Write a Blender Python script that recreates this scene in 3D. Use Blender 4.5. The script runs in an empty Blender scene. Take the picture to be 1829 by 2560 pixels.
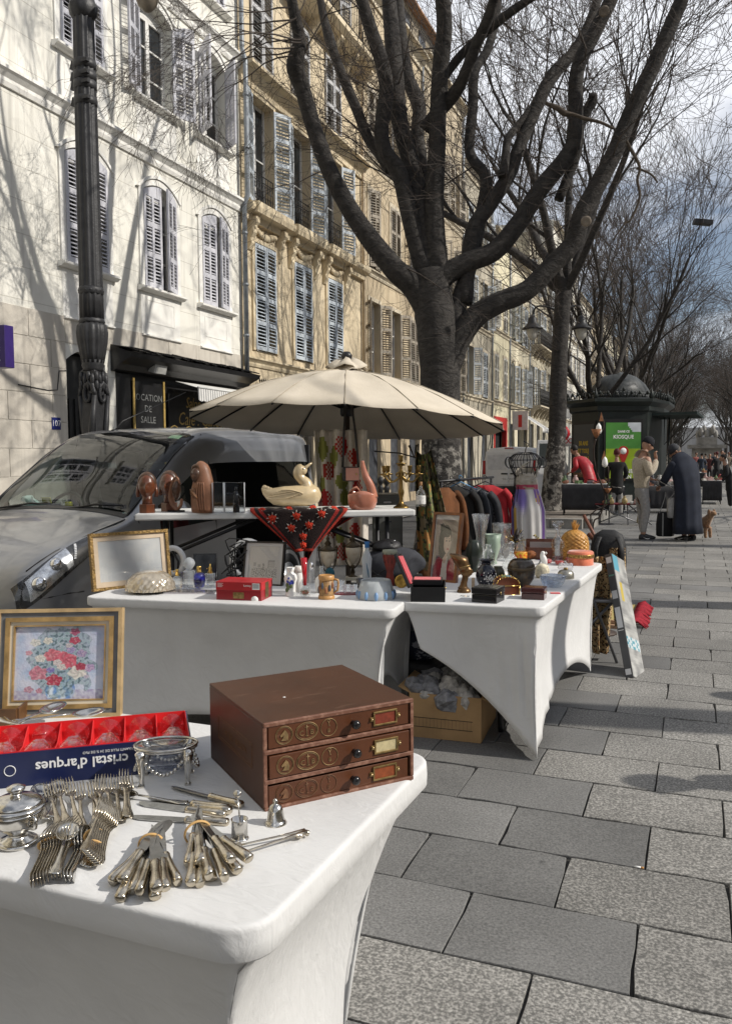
import bpy,bmesh,math,random
from mathutils import Vector,Matrix,Euler,noise
R=math.radians
PI=math.pi
rnd=random.Random(7)
SC=bpy.context.scene
COL=SC.collection
# ------------------------------------------------------------------ camera
PW,PH,PF=1829.0,2560.0,2050.0
YAW,PITCH,ROLL,CAMH=R(21.9),R(3.75),R(-0.4),1.5
FWD=Vector((-math.sin(YAW)*math.cos(PITCH),math.cos(YAW)*math.cos(PITCH),-math.sin(PITCH)))
_r=Vector((math.cos(YAW),math.sin(YAW),0));_u=_r.cross(FWD)
RGT=_r*math.cos(ROLL)+_u*math.sin(ROLL)
UPV=_u*math.cos(ROLL)-_r*math.sin(ROLL)
CPOS=Vector((0,0,CAMH))
cam=bpy.data.cameras.new('camera');camo=bpy.data.objects.new('camera',cam);COL.objects.link(camo)
cam.sensor_fit='VERTICAL';cam.sensor_height=24.0;cam.lens=24.0*PF/PH
cam.clip_start=0.02;cam.clip_end=3000
mw=Matrix.Identity(4)
for i,ax in enumerate((RGT,UPV,-FWD)):
 for j in range(3):mw[j][i]=ax[j]
mw.translation=CPOS
camo.matrix_world=mw
SC.camera=camo
# ------------------------------------------------------------------ sun, sky, exposure
SUN_AZ,SUN_EL=R(11),R(37)
SDIR=Vector((math.cos(SUN_EL)*math.cos(SUN_AZ),math.cos(SUN_EL)*math.sin(SUN_AZ),math.sin(SUN_EL)))
sl=bpy.data.lights.new('sun','SUN');sl.energy=4.9;sl.angle=R(0.53);sl.color=(1.0,0.945,0.86)
so=bpy.data.objects.new('sun',sl);COL.objects.link(so)
so.rotation_euler=SDIR.to_track_quat('Z','Y').to_euler();so.location=(12,3,14)
wd=bpy.data.worlds.new('World');SC.world=wd;wd.use_nodes=True
nt=wd.node_tree;nt.nodes.clear()
def wn(t,**k):
 n=nt.nodes.new(t)
 for a,b in k.items():setattr(n,a,b)
 return n
sky=wn('ShaderNodeTexSky',sky_type='NISHITA',sun_disc=False,sun_elevation=SUN_EL,sun_rotation=R(90)-SUN_AZ,altitude=20,air_density=1.0,dust_density=0.6,ozone_density=2.2)
tc=wn('ShaderNodeTexCoord');sep=wn('ShaderNodeSeparateXYZ');nt.links.new(tc.outputs['Generated'],sep.inputs[0])
mx=wn('ShaderNodeMath',operation='MAXIMUM');nt.links.new(sep.outputs['Z'],mx.inputs[0]);mx.inputs[1].default_value=0.0
ad=wn('ShaderNodeMath',operation='ADD');nt.links.new(mx.outputs[0],ad.inputs[0]);ad.inputs[1].default_value=0.22
dv=wn('ShaderNodeVectorMath',operation='DIVIDE');cb=wn('ShaderNodeCombineXYZ')
for k in 'XYZ':nt.links.new(ad.outputs[0],cb.inputs[k])
nt.links.new(tc.outputs['Generated'],dv.inputs[0]);nt.links.new(cb.outputs[0],dv.inputs[1])
nz=wn('ShaderNodeTexNoise');nz.inputs['Scale'].default_value=1.15;nz.inputs['Detail'].default_value=9;nz.inputs['Roughness'].default_value=0.56;nz.inputs['Distortion'].default_value=0.5
nt.links.new(dv.outputs[0],nz.inputs['Vector'])
rp=wn('ShaderNodeValToRGB');rp.color_ramp.elements[0].position=0.42;rp.color_ramp.elements[1].position=0.62;rp.color_ramp.elements[0].color=(.2,.2,.2,1)
nt.links.new(nz.outputs['Fac'],rp.inputs[0])
mxc=wn('ShaderNodeMixRGB');nt.links.new(rp.outputs[0],mxc.inputs[0]);hs=wn('ShaderNodeHueSaturation');hs.inputs['Saturation'].default_value=1.25;nt.links.new(sky.outputs[0],hs.inputs['Color']);nt.links.new(hs.outputs[0],mxc.inputs[1]);mxc.inputs[2].default_value=(16,16.4,17.4,1)
bg=wn('ShaderNodeBackground');bg.inputs['Strength'].default_value=0.068
wo=wn('ShaderNodeOutputWorld');nt.links.new(mxc.outputs[0],bg.inputs[0]);nt.links.new(bg.outputs[0],wo.inputs[0])
SC.view_settings.view_transform='Standard';SC.view_settings.look='None'
SC.view_settings.exposure=-0.17;SC.view_settings.gamma=1.0
SC.view_settings.use_curve_mapping=False
# ------------------------------------------------------------------ pixel helpers (photo pixels, 1829 x 2560)
def ray(px,py):return RGT*((px-PW/2)/PF)-UPV*((py-PH/2)/PF)+FWD
def onz(px,py,z):
 v=ray(px,py);return CPOS+v*((z-CAMH)/v.z)
def onx(px,py,x):
 v=ray(px,py);return CPOS+v*(x/v.x)
def ony(px,py,y):
 v=ray(px,py);return CPOS+v*(y/v.y)
def dep(p):return(Vector(p)-CPOS).dot(FWD)
def mpp(p):return dep(p)/PF
def zat(p,py):
 d=Vector((p[0],p[1],CAMH))-CPOS
 best=0.0
 a=d.dot(UPV);b=d.dot(FWD);t=(PH/2-py)/PF
 dz=(t*b-a)/(UPV.z-t*FWD.z)
 return CAMH+dz
# ------------------------------------------------------------------ materials
MATS={}
def lin(c):
 if isinstance(c,str):
  c=[int(c[i:i+2],16)/255 for i in(0,2,4)]
  c=[x/12.92 if x<=0.04045 else((x+0.055)/1.055)**2.4 for x in c]
 return tuple(c[:3])+(1.0,)
class NT:
 def __init__(s,name):
  s.m=bpy.data.materials.new(name);s.m.use_nodes=True;s.t=s.m.node_tree;s.t.nodes.clear()
  s.out=s.n('ShaderNodeOutputMaterial')
 def n(s,t,**k):
  o=s.t.nodes.new(t)
  for a,b in k.items():
   if a.startswith('i_'):o.inputs[a[2:].replace('_',' ')].default_value=b
   else:setattr(o,a,b)
  return o
 def l(s,a,b):s.t.links.new(a,b)
def mat(name,col=(.5,.5,.5),rough=.6,metal=0.0,var=0.12,scale=6.0,bump=0.0,bscale=40.0,spec=0.5,coat=0.0,trans=0.0,ior=1.45,sheen=0.0,col2=None,stretch=None,attr=False,sss=0.0,vdet=5,fac=(0.35,0.68),alpha=1.0,rvar=0.0):
 if name in MATS:return MATS[name]
 t=NT(name);b=t.n('ShaderNodeBsdfPrincipled')
 b.inputs['Roughness'].default_value=rough;b.inputs['Metallic'].default_value=metal
 b.inputs['Specular IOR Level'].default_value=spec;b.inputs['IOR'].default_value=ior
 if coat:b.inputs['Coat Weight'].default_value=coat;b.inputs['Coat Roughness'].default_value=0.06
 if trans:b.inputs['Transmission Weight'].default_value=trans
 if sheen:b.inputs['Sheen Weight'].default_value=sheen;b.inputs['Sheen Roughness'].default_value=0.5
 if alpha<1:b.inputs['Alpha'].default_value=alpha
 tc=t.n('ShaderNodeTexCoord');src=tc.outputs['Object']
 if stretch:
  mp=t.n('ShaderNodeMapping');mp.inputs['Scale'].default_value=stretch;t.l(src,mp.inputs[0]);src=mp.outputs[0]
 c=lin(col)
 if attr:
  a=t.n('ShaderNodeVertexColor');a.layer_name='Col';base=a.outputs[0]
 else:base=None
 if var or col2:
  nz=t.n('ShaderNodeTexNoise');nz.inputs['Scale'].default_value=scale;nz.inputs['Detail'].default_value=vdet;nz.inputs['Roughness'].default_value=.6
  t.l(src,nz.inputs['Vector'])
  rp=t.n('ShaderNodeValToRGB');rp.color_ramp.elements[0].position=fac[0];rp.color_ramp.elements[1].position=fac[1]
  t.l(nz.outputs['Fac'],rp.inputs[0])
  if base is not None:
   mx=t.n('ShaderNodeMixRGB',blend_type='MULTIPLY');mx.inputs[0].default_value=1.0
   rp.color_ramp.elements[0].color=(1-var,)*3+(1,);rp.color_ramp.elements[1].color=(1+var*.4,)*3+(1,)
   t.l(base,mx.inputs[1]);t.l(rp.outputs[0],mx.inputs[2]);t.l(mx.outputs[0],b.inputs['Base Color'])
  else:
   c2=lin(col2)if col2 else tuple(min(1,x*(1+var))for x in c[:3])+(1,)
   c1=c if col2 else tuple(x*(1-var)for x in c[:3])+(1,)
   rp.color_ramp.elements[0].color=c1;rp.color_ramp.elements[1].color=c2
   t.l(rp.outputs[0],b.inputs['Base Color'])
  if rvar:
   mr=t.n('ShaderNodeMapRange');mr.inputs[3].default_value=rough-rvar;mr.inputs[4].default_value=rough+rvar
   t.l(nz.outputs['Fac'],mr.inputs[0]);t.l(mr.outputs[0],b.inputs['Roughness'])
 elif base is not None:t.l(base,b.inputs['Base Color'])
 else:b.inputs['Base Color'].default_value=c
 if bump:
  n2=t.n('ShaderNodeTexNoise');n2.inputs['Scale'].default_value=bscale;n2.inputs['Detail'].default_value=4
  t.l(src,n2.inputs['Vector']);bp=t.n('ShaderNodeBump');bp.inputs['Strength'].default_value=min(1,bump);bp.inputs['Distance'].default_value=0.01
  t.l(n2.outputs['Fac'],bp.inputs['Height']);t.l(bp.outputs[0],b.inputs['Normal'])
 t.l(b.outputs[0],t.out.inputs[0]);MATS[name]=t.m;return t.m
def schlick(t,f0):
 """reflectance that is the same from both sides of a thin pane"""
 fr=t.n('ShaderNodeLayerWeight');fr.inputs[0].default_value=.5;pw=t.n('ShaderNodeMath',operation='POWER');pw.inputs[1].default_value=4.0;t.l(fr.outputs['Facing'],pw.inputs[0])
 ml=t.n('ShaderNodeMath',operation='MULTIPLY_ADD');ml.inputs[1].default_value=1-f0;ml.inputs[2].default_value=f0;t.l(pw.outputs[0],ml.inputs[0]);return ml.outputs[0]
def glass(name,col=(1,1,1),body=0.35,rough=0.03,ior=1.45):
 """thin-walled glass: clear face-on, reflective at the rim, a share of true refraction"""
 if name in MATS:return MATS[name]
 t=NT(name);tr=t.n('ShaderNodeBsdfTransparent');tr.inputs[0].default_value=lin(col)
 g=t.n('ShaderNodeBsdfPrincipled');g.inputs['Base Color'].default_value=lin(col);g.inputs['Transmission Weight'].default_value=1;g.inputs['Roughness'].default_value=rough;g.inputs['IOR'].default_value=ior
 gl=t.n('ShaderNodeBsdfGlossy');gl.inputs['Roughness'].default_value=max(rough,.02);gl.inputs[0].default_value=(1,1,1,1)
 fo_=schlick(t,.05)
 m1=t.n('ShaderNodeMixShader');m1.inputs[0].default_value=body;t.l(tr.outputs[0],m1.inputs[1]);t.l(g.outputs[0],m1.inputs[2])
 m2=t.n('ShaderNodeMixShader');t.l(fo_,m2.inputs[0]);t.l(m1.outputs[0],m2.inputs[1]);t.l(gl.outputs[0],m2.inputs[2])
 t.l(m2.outputs[0],t.out.inputs[0]);MATS[name]=t.m;return t.m
PAINT=lambda n='paint',**k:mat(n,attr=True,**k)
# ------------------------------------------------------------------ mesh builder
def rotm(rot):
 if rot is None:return Matrix.Identity(3)
 if isinstance(rot,Matrix):return rot.to_3x3()
 return Euler(rot).to_matrix()
class MB:
 def __init__(s):s.v=[];s.f=[];s.m=[];s.s=[];s.c=[]
 def add(s,vs,fs,mi=0,sm=False,T=None,col=None):
  o=len(s.v)
  if T is not None:vs=[T@Vector(p)for p in vs]
  s.v.extend(tuple(p)for p in vs)
  for f in fs:s.f.append(tuple(i+o for i in f));s.m.append(mi);s.s.append(sm);s.c.append(col)
  return s
 def box(s,c,size,rot=None,mi=0,T=None,col=None):
  m=rotm(rot);c=Vector(c);h=[x/2 for x in size]
  vs=[c+m@Vector((x*h[0],y*h[1],z*h[2]))for x in(-1,1)for y in(-1,1)for z in(-1,1)]
  return s.add(vs,[(0,1,3,2),(4,6,7,5),(0,4,5,1),(2,3,7,6),(0,2,6,4),(1,5,7,3)],mi,False,T,col)
 def bx(s,x0,x1,y0,y1,z0,z1,mi=0,T=None,col=None):
  return s.box(((x0+x1)/2,(y0+y1)/2,(z0+z1)/2),(abs(x1-x0),abs(y1-y0),abs(z1-z0)),None,mi,T,col)
 def lathe(s,prof,n=18,c=(0,0,0),mi=0,sm=True,sx=1.0,sy=1.0,T=None,flute=None,col=None):
  vs=[];fs=[]
  for(r,z)in prof:
   for k in range(n):
    a=2*PI*k/n;q=r
    if flute:q=r*(1+flute[1]*math.cos(flute[0]*a))
    vs.append((c[0]+q*sx*math.cos(a),c[1]+q*sy*math.sin(a),c[2]+z))
  L=len(prof)
  for i in range(L-1):
   for k in range(n):
    k2=(k+1)%n;fs.append((i*n+k,i*n+k2,(i+1)*n+k2,(i+1)*n+k))
  if prof[0][0]>1e-5:fs.append(tuple(range(n-1,-1,-1)))
  if prof[-1][0]>1e-5:fs.append(tuple((L-1)*n+k for k in range(n)))
  return s.add(vs,fs,mi,sm,T,col)
 def tube(s,pts,rad,n=6,mi=0,sm=True,cap=True,closed=False,flat=None,col=None):
  pts=[Vector(p)for p in pts];L=len(pts)
  if not hasattr(rad,'__len__'):rad=[rad]*L
  vs=[];fs=[];pu=None
  for i,p in enumerate(pts):
   if closed:d=pts[(i+1)%L]-pts[i-1]
   else:d=pts[min(i+1,L-1)]-pts[max(i-1,0)]
   if d.length<1e-9:d=Vector((0,0,1))
   d.normalize()
   if pu is None:
    pu=d.cross(Vector((0,0,1)))
    if pu.length<.05:pu=d.cross(Vector((1,0,0)))
   pu=pu-d*pu.dot(d)
   if pu.length<1e-6:pu=d.orthogonal()
   pu.normalize();w=d.cross(pu)
   for k in range(n):
    a=2*PI*k/n;vs.append(p+pu*(math.cos(a)*rad[i])+w*(math.sin(a)*rad[i]*(flat or 1)))
  for i in range(L if closed else L-1):
   j=(i+1)%L
   for k in range(n):
    k2=(k+1)%n;fs.append((i*n+k,i*n+k2,j*n+k2,j*n+k))
  if cap and not closed:
   fs.append(tuple(range(n-1,-1,-1)));fs.append(tuple((L-1)*n+k for k in range(n)))
  return s.add(vs,fs,mi,sm,None,col)
 def cyl(s,p0,p1,r0,r1=None,n=12,mi=0,sm=True,col=None):
  return s.tube([p0,p1],[r0,r0 if r1 is None else r1],n,mi,sm,True,col=col)
 def prism(s,poly,z0,z1,mi=0,T=None,sm=False,col=None):
  n=len(poly);vs=[(x,y,z0)for x,y in poly]+[(x,y,z1)for x,y in poly]
  fs=[tuple(range(n-1,-1,-1)),tuple(range(n,2*n))]+[(i,(i+1)%n,n+(i+1)%n,n+i)for i in range(n)]
  return s.add(vs,fs,mi,sm,T,col)
 def extr(s,prof,y0,y1,mi=0,T=None,col=None):
  n=len(prof);vs=[(x,y0,z)for x,z in prof]+[(x,y1,z)for x,z in prof]
  fs=[tuple(range(n)),tuple(range(2*n-1,n-1,-1))]+[(i,n+i,n+(i+1)%n,(i+1)%n)for i in range(n)]
  return s.add(vs,fs,mi,False,T,col)
 def ball(s,c,r,n=12,m=8,mi=0,T=None,rot=None,col=None):
  if not hasattr(r,'__len__'):r=(r,r,r)
  mm=rotm(rot);c=Vector(c);vs=[];fs=[]
  for i in range(m+1):
   th=PI*i/m
   for k in range(n):
    a=2*PI*k/n;vs.append(c+mm@Vector((r[0]*math.sin(th)*math.cos(a),r[1]*math.sin(th)*math.sin(a),-r[2]*math.cos(th))))
  for i in range(m):
   for k in range(n):
    k2=(k+1)%n;fs.append((i*n+k,i*n+k2,(i+1)*n+k2,(i+1)*n+k))
  return s.add(vs,fs,mi,True,T,col)
 def grid(s,nu,nv,fn,mi=0,sm=True,T=None,colfn=None):
  vs=[fn(i/nu,j/nv)for j in range(nv+1)for i in range(nu+1)]
  o=len(s.f)
  s.add(vs,[(j*(nu+1)+i,j*(nu+1)+i+1,(j+1)*(nu+1)+i+1,(j+1)*(nu+1)+i)for j in range(nv)for i in range(nu)],mi,sm,T)
  if colfn:
   q=0
   for j in range(nv):
    for i in range(nu):s.c[o+q]=colfn((i+.5)/nu,(j+.5)/nv);q+=1
  return s
 def loft(s,rings,mi=0,sm=True,cap=True,closed=True,T=None,col=None):
  n=len(rings[0]);vs=[p for r in rings for p in r];fs=[]
  for i in range(len(rings)-1):
   for k in range(n if closed else n-1):
    k2=(k+1)%n;fs.append((i*n+k,i*n+k2,(i+1)*n+k2,(i+1)*n+k))
  if cap and closed:fs.append(tuple(range(n-1,-1,-1)));fs.append(tuple((len(rings)-1)*n+k for k in range(n)))
  return s.add(vs,fs,mi,sm,T,col)
 def merge(s,o,T=None):
  k=len(s.v);s.v.extend([tuple(T@Vector(p))for p in o.v]if T is not None else o.v)
  s.f.extend(tuple(i+k for i in f)for f in o.f);s.m.extend(o.m);s.s.extend(o.s);s.c.extend(o.c);return s
 def build(s,name,mats,parent=None,loc=None,rot=None,bev=0,fix=True,weld=False,sub=0,solid=0,kind=None,angle=None):
  me=bpy.data.meshes.new(name);me.from_pydata(s.v,[],s.f)
  if not isinstance(mats,(list,tuple)):mats=[mats]
  for m in mats:me.materials.append(m)
  if len(mats)>1:me.polygons.foreach_set('material_index',s.m)
  me.polygons.foreach_set('use_smooth',s.s)
  if any(c is not None for c in s.c):
   ca=me.color_attributes.new('Col','FLOAT_COLOR','CORNER');d=[]
   for f,c in zip(s.f,s.c):
    c=lin(c)if c is not None else(1,1,1,1);d.extend(c*len(f))
   ca.data.foreach_set('color',d)
  if fix or weld:
   bm=bmesh.new();bm.from_mesh(me)
   if weld:bmesh.ops.remove_doubles(bm,verts=bm.verts,dist=1e-4)
   bmesh.ops.recalc_face_normals(bm,faces=bm.faces);bm.to_mesh(me);bm.free()
  me.update()
  o=bpy.data.objects.new(name,me);COL.objects.link(o)
  if solid:md=o.modifiers.new('s','SOLIDIFY');md.thickness=solid
  if bev:md=o.modifiers.new('b','BEVEL');md.width=bev;md.segments=2;md.limit_method='ANGLE';md.angle_limit=R(40)
  if sub:md=o.modifiers.new('u','SUBSURF');md.levels=sub;md.render_levels=sub
  if parent:o.parent=parent
  if loc is not None:o.location=loc
  if rot is not None:o.rotation_euler=rot
  if kind:o['kind']=kind
  return o
def tag(o,label=None,cat=None,group=None,kind=None):
 if label:o['label']=label
 if cat:o['category']=cat
 if group:o['group']=group
 if kind:o['kind']=kind
 return o
def thing(name,label,cat,loc=(0,0,0),rz=0.0,group=None,rot=None):
 o=bpy.data.objects.new(name,None);o.empty_display_size=.1;COL.objects.link(o)
 o.location=loc;o.rotation_euler=rot if rot else(0,0,rz)
 return tag(o,label,cat,group)
def inst(me_obj,name,parent=None,loc=(0,0,0),rot=(0,0,0),scale=None):
 o=bpy.data.objects.new(name,me_obj.data if hasattr(me_obj,'data')else me_obj);COL.objects.link(o)
 if hasattr(me_obj,'modifiers'):
  for md in me_obj.modifiers:
   n=o.modifiers.new(md.name,md.type)
   for a in('width','segments','limit_method','angle_limit','thickness','levels','render_levels'):
    if hasattr(md,a):setattr(n,a,getattr(md,a))
 o.parent=parent;o.location=loc;o.rotation_euler=rot
 if scale:o.scale=scale
 return o
def copy_tree(o,parent=None):
 c=o.copy();COL.objects.link(c);c.parent=parent
 for ch in list(o.children):copy_tree(ch,c)
 return c
def text(s,size,m,name='lettering',parent=None,loc=(0,0,0),rot=(0,0,0),align='CENTER',ext=0.0008,xs=1.0,bold=0.0,shear=0):
 cu=bpy.data.curves.new(name,'FONT');cu.body=s;cu.size=size;cu.align_x=align;cu.align_y='CENTER';cu.extrude=ext;cu.offset=bold;cu.resolution_u=2;cu.shear=shear
 tmp=bpy.data.objects.new('tmp',cu);COL.objects.link(tmp)
 dg=bpy.context.evaluated_depsgraph_get();me=bpy.data.meshes.new_from_object(tmp.evaluated_get(dg))
 bpy.data.objects.remove(tmp);me.materials.clear();me.materials.append(m)
 o=bpy.data.objects.new(name,me);COL.objects.link(o);o.parent=parent;o.location=loc;o.rotation_euler=rot;o.scale=(xs,1,1)
 return o
def smooth(t):t=max(0,min(1,t));return t*t*(3-2*t)
def lerp(a,b,t):return a+(b-a)*t
def mixc(a,b,t):return tuple(lerp(x,y,t)for x,y in zip(a,b))
def nz2(x,y,z=0.0):return noise.noise(Vector((x,y,z)))
def catmull(pts,k=6):
 P=[Vector(p)for p in pts];out=[]
 for i in range(len(P)-1):
  a,b,c,d=P[max(i-1,0)],P[i],P[i+1],P[min(i+2,len(P)-1)]
  for j in range(k):
   t=j/k;out.append(.5*((2*b)+(c-a)*t+(2*a-5*b+4*c-d)*t*t+(3*b-a-3*c+d)*t**3))
 out.append(P[-1]);return out
# ================================================================== GROUND
def granite(name,dark,pale,fleck,fine):
 t=NT(name);b=t.n('ShaderNodeBsdfPrincipled');b.inputs['Roughness'].default_value=.72;b.inputs['Specular IOR Level'].default_value=.35
 tc=t.n('ShaderNodeTexCoord');geo=t.n('ShaderNodeNewGeometry');oi=t.n('ShaderNodeObjectInfo')
 nz=t.n('ShaderNodeTexNoise');nz.inputs['Scale'].default_value=fine;nz.inputs['Detail'].default_value=3;nz.inputs['Roughness'].default_value=.7
 t.l(geo.outputs['Position'],nz.inputs['Vector'])
 rp=t.n('ShaderNodeValToRGB');rp.color_ramp.elements[0].position=fleck[0];rp.color_ramp.elements[1].position=fleck[1]
 rp.color_ramp.elements[0].color=lin(dark);rp.color_ramp.elements[1].color=lin(pale);t.l(nz.outputs['Fac'],rp.inputs[0])
 bg_=t.n('ShaderNodeTexNoise');bg_.inputs['Scale'].default_value=1.7;bg_.inputs['Detail'].default_value=6;t.l(geo.outputs['Position'],bg_.inputs['Vector'])
 mr=t.n('ShaderNodeMapRange');mr.inputs[1].default_value=.3;mr.inputs[2].default_value=.7;mr.inputs[3].default_value=.78;mr.inputs[4].default_value=1.12;t.l(bg_.outputs['Fac'],mr.inputs[0])
 r2=t.n('ShaderNodeMapRange');r2.inputs[3].default_value=.86;r2.inputs[4].default_value=1.14;t.l(oi.outputs['Random'],r2.inputs[0])
 mu=t.n('ShaderNodeMath',operation='MULTIPLY');t.l(mr.outputs[0],mu.inputs[0]);t.l(r2.outputs[0],mu.inputs[1])
 vo=t.n('ShaderNodeTexVoronoi');vo.inputs['Scale'].default_value=3.1;vo.inputs['Randomness'].default_value=1;t.l(geo.outputs['Position'],vo.inputs['Vector'])
 sp=t.n('ShaderNodeMapRange');sp.inputs[1].default_value=.03;sp.inputs[2].default_value=.055;sp.inputs[3].default_value=.72;sp.inputs[4].default_value=1;t.l(vo.outputs['Distance'],sp.inputs[0])
 m3=t.n('ShaderNodeMath',operation='MULTIPLY');t.l(mu.outputs[0],m3.inputs[0]);t.l(sp.outputs[0],m3.inputs[1])
 mx=t.n('ShaderNodeMixRGB',blend_type='MULTIPLY');mx.inputs[0].default_value=1;t.l(rp.outputs[0],mx.inputs[1]);t.l(m3.outputs[0],mx.inputs[2]);t.l(mx.outputs[0],b.inputs['Base Color'])
 bp=t.n('ShaderNodeBump');bp.inputs['Strength'].default_value=.35;bp.inputs['Distance'].default_value=.004;t.l(nz.outputs['Fac'],bp.inputs['Height']);t.l(bp.outputs[0],b.inputs['Normal'])
 t.l(b.outputs[0],t.out.inputs[0]);MATS[name]=t.m;return t.m
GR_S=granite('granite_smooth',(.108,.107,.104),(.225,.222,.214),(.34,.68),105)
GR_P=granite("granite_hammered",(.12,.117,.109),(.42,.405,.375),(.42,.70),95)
ASPH=mat('asphalt',(.055,.055,.056),.85,var=.3,scale=3,bump=.5,bscale=300)
JOINT=mat('joint_mortar',(.035,.033,.03),.95,var=.3,scale=20)
KERB=mat('kerb_stone',(.24,.23,.21),.8,var=.22,scale=4,bump=.3,bscale=60)
g=MB();g.add([(-900,-900,-.16),(900,-900,-.16),(900,1500,-.16),(-900,1500,-.16)],[(0,1,2,3)])
tag(g.build('ground',ASPH,fix=False),kind='structure')
g=MB();g.add([(-7.3,-20,-.12),(-3.95,-20,-.12),(-3.95,260,-.12),(-7.3,260,-.12)],[(0,1,2,3)])
tag(g.build('road',mat('road_asphalt',(.06,.06,.061),.8,var=.35,scale=1.2,bump=.6,bscale=260),fix=False),kind='structure')
# promenade: joint bed plus every slab
def slabtex(name):
 t=NT(name);b=t.n('ShaderNodeBsdfPrincipled');b.inputs['Roughness'].default_value=.75;geo=t.n('ShaderNodeNewGeometry')
 br=t.n('ShaderNodeTexBrick');br.offset=.5;br.inputs['Scale'].default_value=1;br.inputs['Brick Width'].default_value=.545;br.inputs['Row Height'].default_value=.376;br.inputs['Mortar Size'].default_value=.006
 br.inputs['Color1'].default_value=(.2,.195,.183,1);br.inputs['Color2'].default_value=(.14,.137,.13,1);br.inputs['Mortar'].default_value=(.04,.04,.04,1)
 t.l(geo.outputs['Position'],br.inputs['Vector']);t.l(br.outputs['Color'],b.inputs['Base Color']);t.l(b.outputs[0],t.out.inputs[0]);return t.m
g=MB()
YS0,YS1=0.05,46.0
g.bx(-3.86,11,-20,YS1,-.16,-.016,0);g.bx(-3.86,11,YS1,260,-.16,0.0,1)
PROM=tag(g.build('promenade',[JOINT,slabtex('far_slabs')]),kind='structure')
SLW,SLH=.545,.376
def slabmesh(seed):
 q=random.Random(seed);w,h=(SLW-.0045)/2,(SLH-.0045)/2
 pts=[]
 for(a,b,n)in(((-w,-h),(w,-h),5),((w,-h),(w,h),3),((w,h),(-w,h),5),((-w,h),(-w,-h),3)):
  for k in range(n):
   t=k/n;x=lerp(a[0],b[0],t);y=lerp(a[1],b[1],t);c=q.uniform(0,.006)if q.random()<.5 else 0
   if q.random()<.12:c+=q.uniform(.004,.012)
   L=math.hypot(x,y);pts.append((x*(1-c/max(abs(x),.1)*.9)if abs(abs(x)-w)<1e-6 else x,y*(1-c/max(abs(y),.1)*.9)if abs(abs(y)-h)<1e-6 else y))
 m=MB();n=len(pts);top=[(x*.994,y*.9915,0)for x,y in pts];mid=[(x,y,-.003)for x,y in pts];bot=[(x,y,-.05)for x,y in pts]
 m.add(bot+mid+top,[tuple(2*n+k for k in range(n))]+[(i*n+k,i*n+(k+1)%n,(i+1)*n+(k+1)%n,(i+1)*n+k)for i in range(2)for k in range(n)])
 return m
slabs=[]
j=0
while True:
 y=2.31-.376*6+.376*j+.188
 if y>YS1-.2:break
 off=-.69 if(j%2==0)else-.415
 for i in range(-7,22):
  x=off+SLW*i+SLW/2
  if-3.86+SLW*.2<x<10.6:slabs.append((x,y))
 j+=1
def slabsize(p):
 d=(Vector((p[0],p[1],0))-CPOS);z=d.dot(FWD)
 if z<.4:return 0
 u=PF*d.dot(RGT)/z;v=-PF*d.dot(UPV)/z
 if abs(u)>PW/2+60 or abs(v)>PH/2+60:return 0
 if p[0]<-.55 and p[1]<2.2:return 0
 if p[0]<-1.6 and p[1]<9:return 0
 return PF*PF*.2*1.5/z**3
slabs.sort(key=slabsize,reverse=True)
protos={}
for s in range(8):
 for mi,mm in enumerate((GR_S,GR_P)):
  me=slabmesh(s).build('paving_slab',mm);protos[(s,mi)]=me.data;bpy.data.objects.remove(me)
restS=MB()
for k,(x,y)in enumerate(slabs):
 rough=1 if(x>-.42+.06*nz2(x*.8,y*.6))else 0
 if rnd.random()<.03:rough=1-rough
 tilt=(rnd.uniform(-.004,.004),rnd.uniform(-.003,.003),rnd.choice((0,PI))+rnd.uniform(-.004,.004))
 if k<300:
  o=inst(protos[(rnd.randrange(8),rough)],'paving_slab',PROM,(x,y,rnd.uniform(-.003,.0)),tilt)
 else:
  w,h=(SLW-.012)/2,(SLH-.012)/2;z=rnd.uniform(-.003,0)
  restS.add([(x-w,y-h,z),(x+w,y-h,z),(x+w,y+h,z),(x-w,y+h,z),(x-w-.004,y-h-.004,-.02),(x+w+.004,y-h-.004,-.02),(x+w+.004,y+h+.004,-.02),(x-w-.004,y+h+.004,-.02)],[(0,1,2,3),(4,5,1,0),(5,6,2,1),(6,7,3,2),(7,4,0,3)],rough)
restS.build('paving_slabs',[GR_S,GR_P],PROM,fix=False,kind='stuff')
# kerb stones of the promenade and of the house-side pavement
KB=MB();KB.bx(-3.97,-3.85,-20,260,-.15,.004);tag(KB.build('promenade_kerb',KERB),kind='structure')
g=MB();g.bx(-9.28,-7.42,-20,260,-.16,-.004);PAV=tag(g.build('pavement',mat('pavement_grey',(.17,.165,.155),.8,var=.25,scale=2,bump=.3,bscale=90)),kind='structure')
ks=MB();ks.bx(-.06,.06,-.495,.495,-.1,.006);k0=ks.build('kerb_stone',KERB,PAV,(-7.36,6,0),bev=.008)
for i in range(1,30):inst(k0,'kerb_stone',PAV,(-7.36,6+i*1.0,0))
# raised tree bed beyond the stall
g=MB();g.bx(-4.2,-2.15,17.62,40,-.1,.185);BED=tag(g.build('raised_bed',mat('bed_earth',(.19,.165,.14),.95,var=.3,scale=5,bump=.6,bscale=60)),kind='structure')
kbm=MB();kbm.bx(-.33,.33,-.11,.11,-.05,.205);kb0=kbm.build('kerb_stone',KERB,BED,(-3.85,17.55,0),bev=.01)
for i in range(1,3):inst(kb0,'kerb_stone',BED,(-3.85+i*.672,17.55,0))
for i in range(26):inst(kb0,'kerb_stone',BED,(-2.09,17.95+i*.672,0),(0,0,PI/2))
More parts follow.
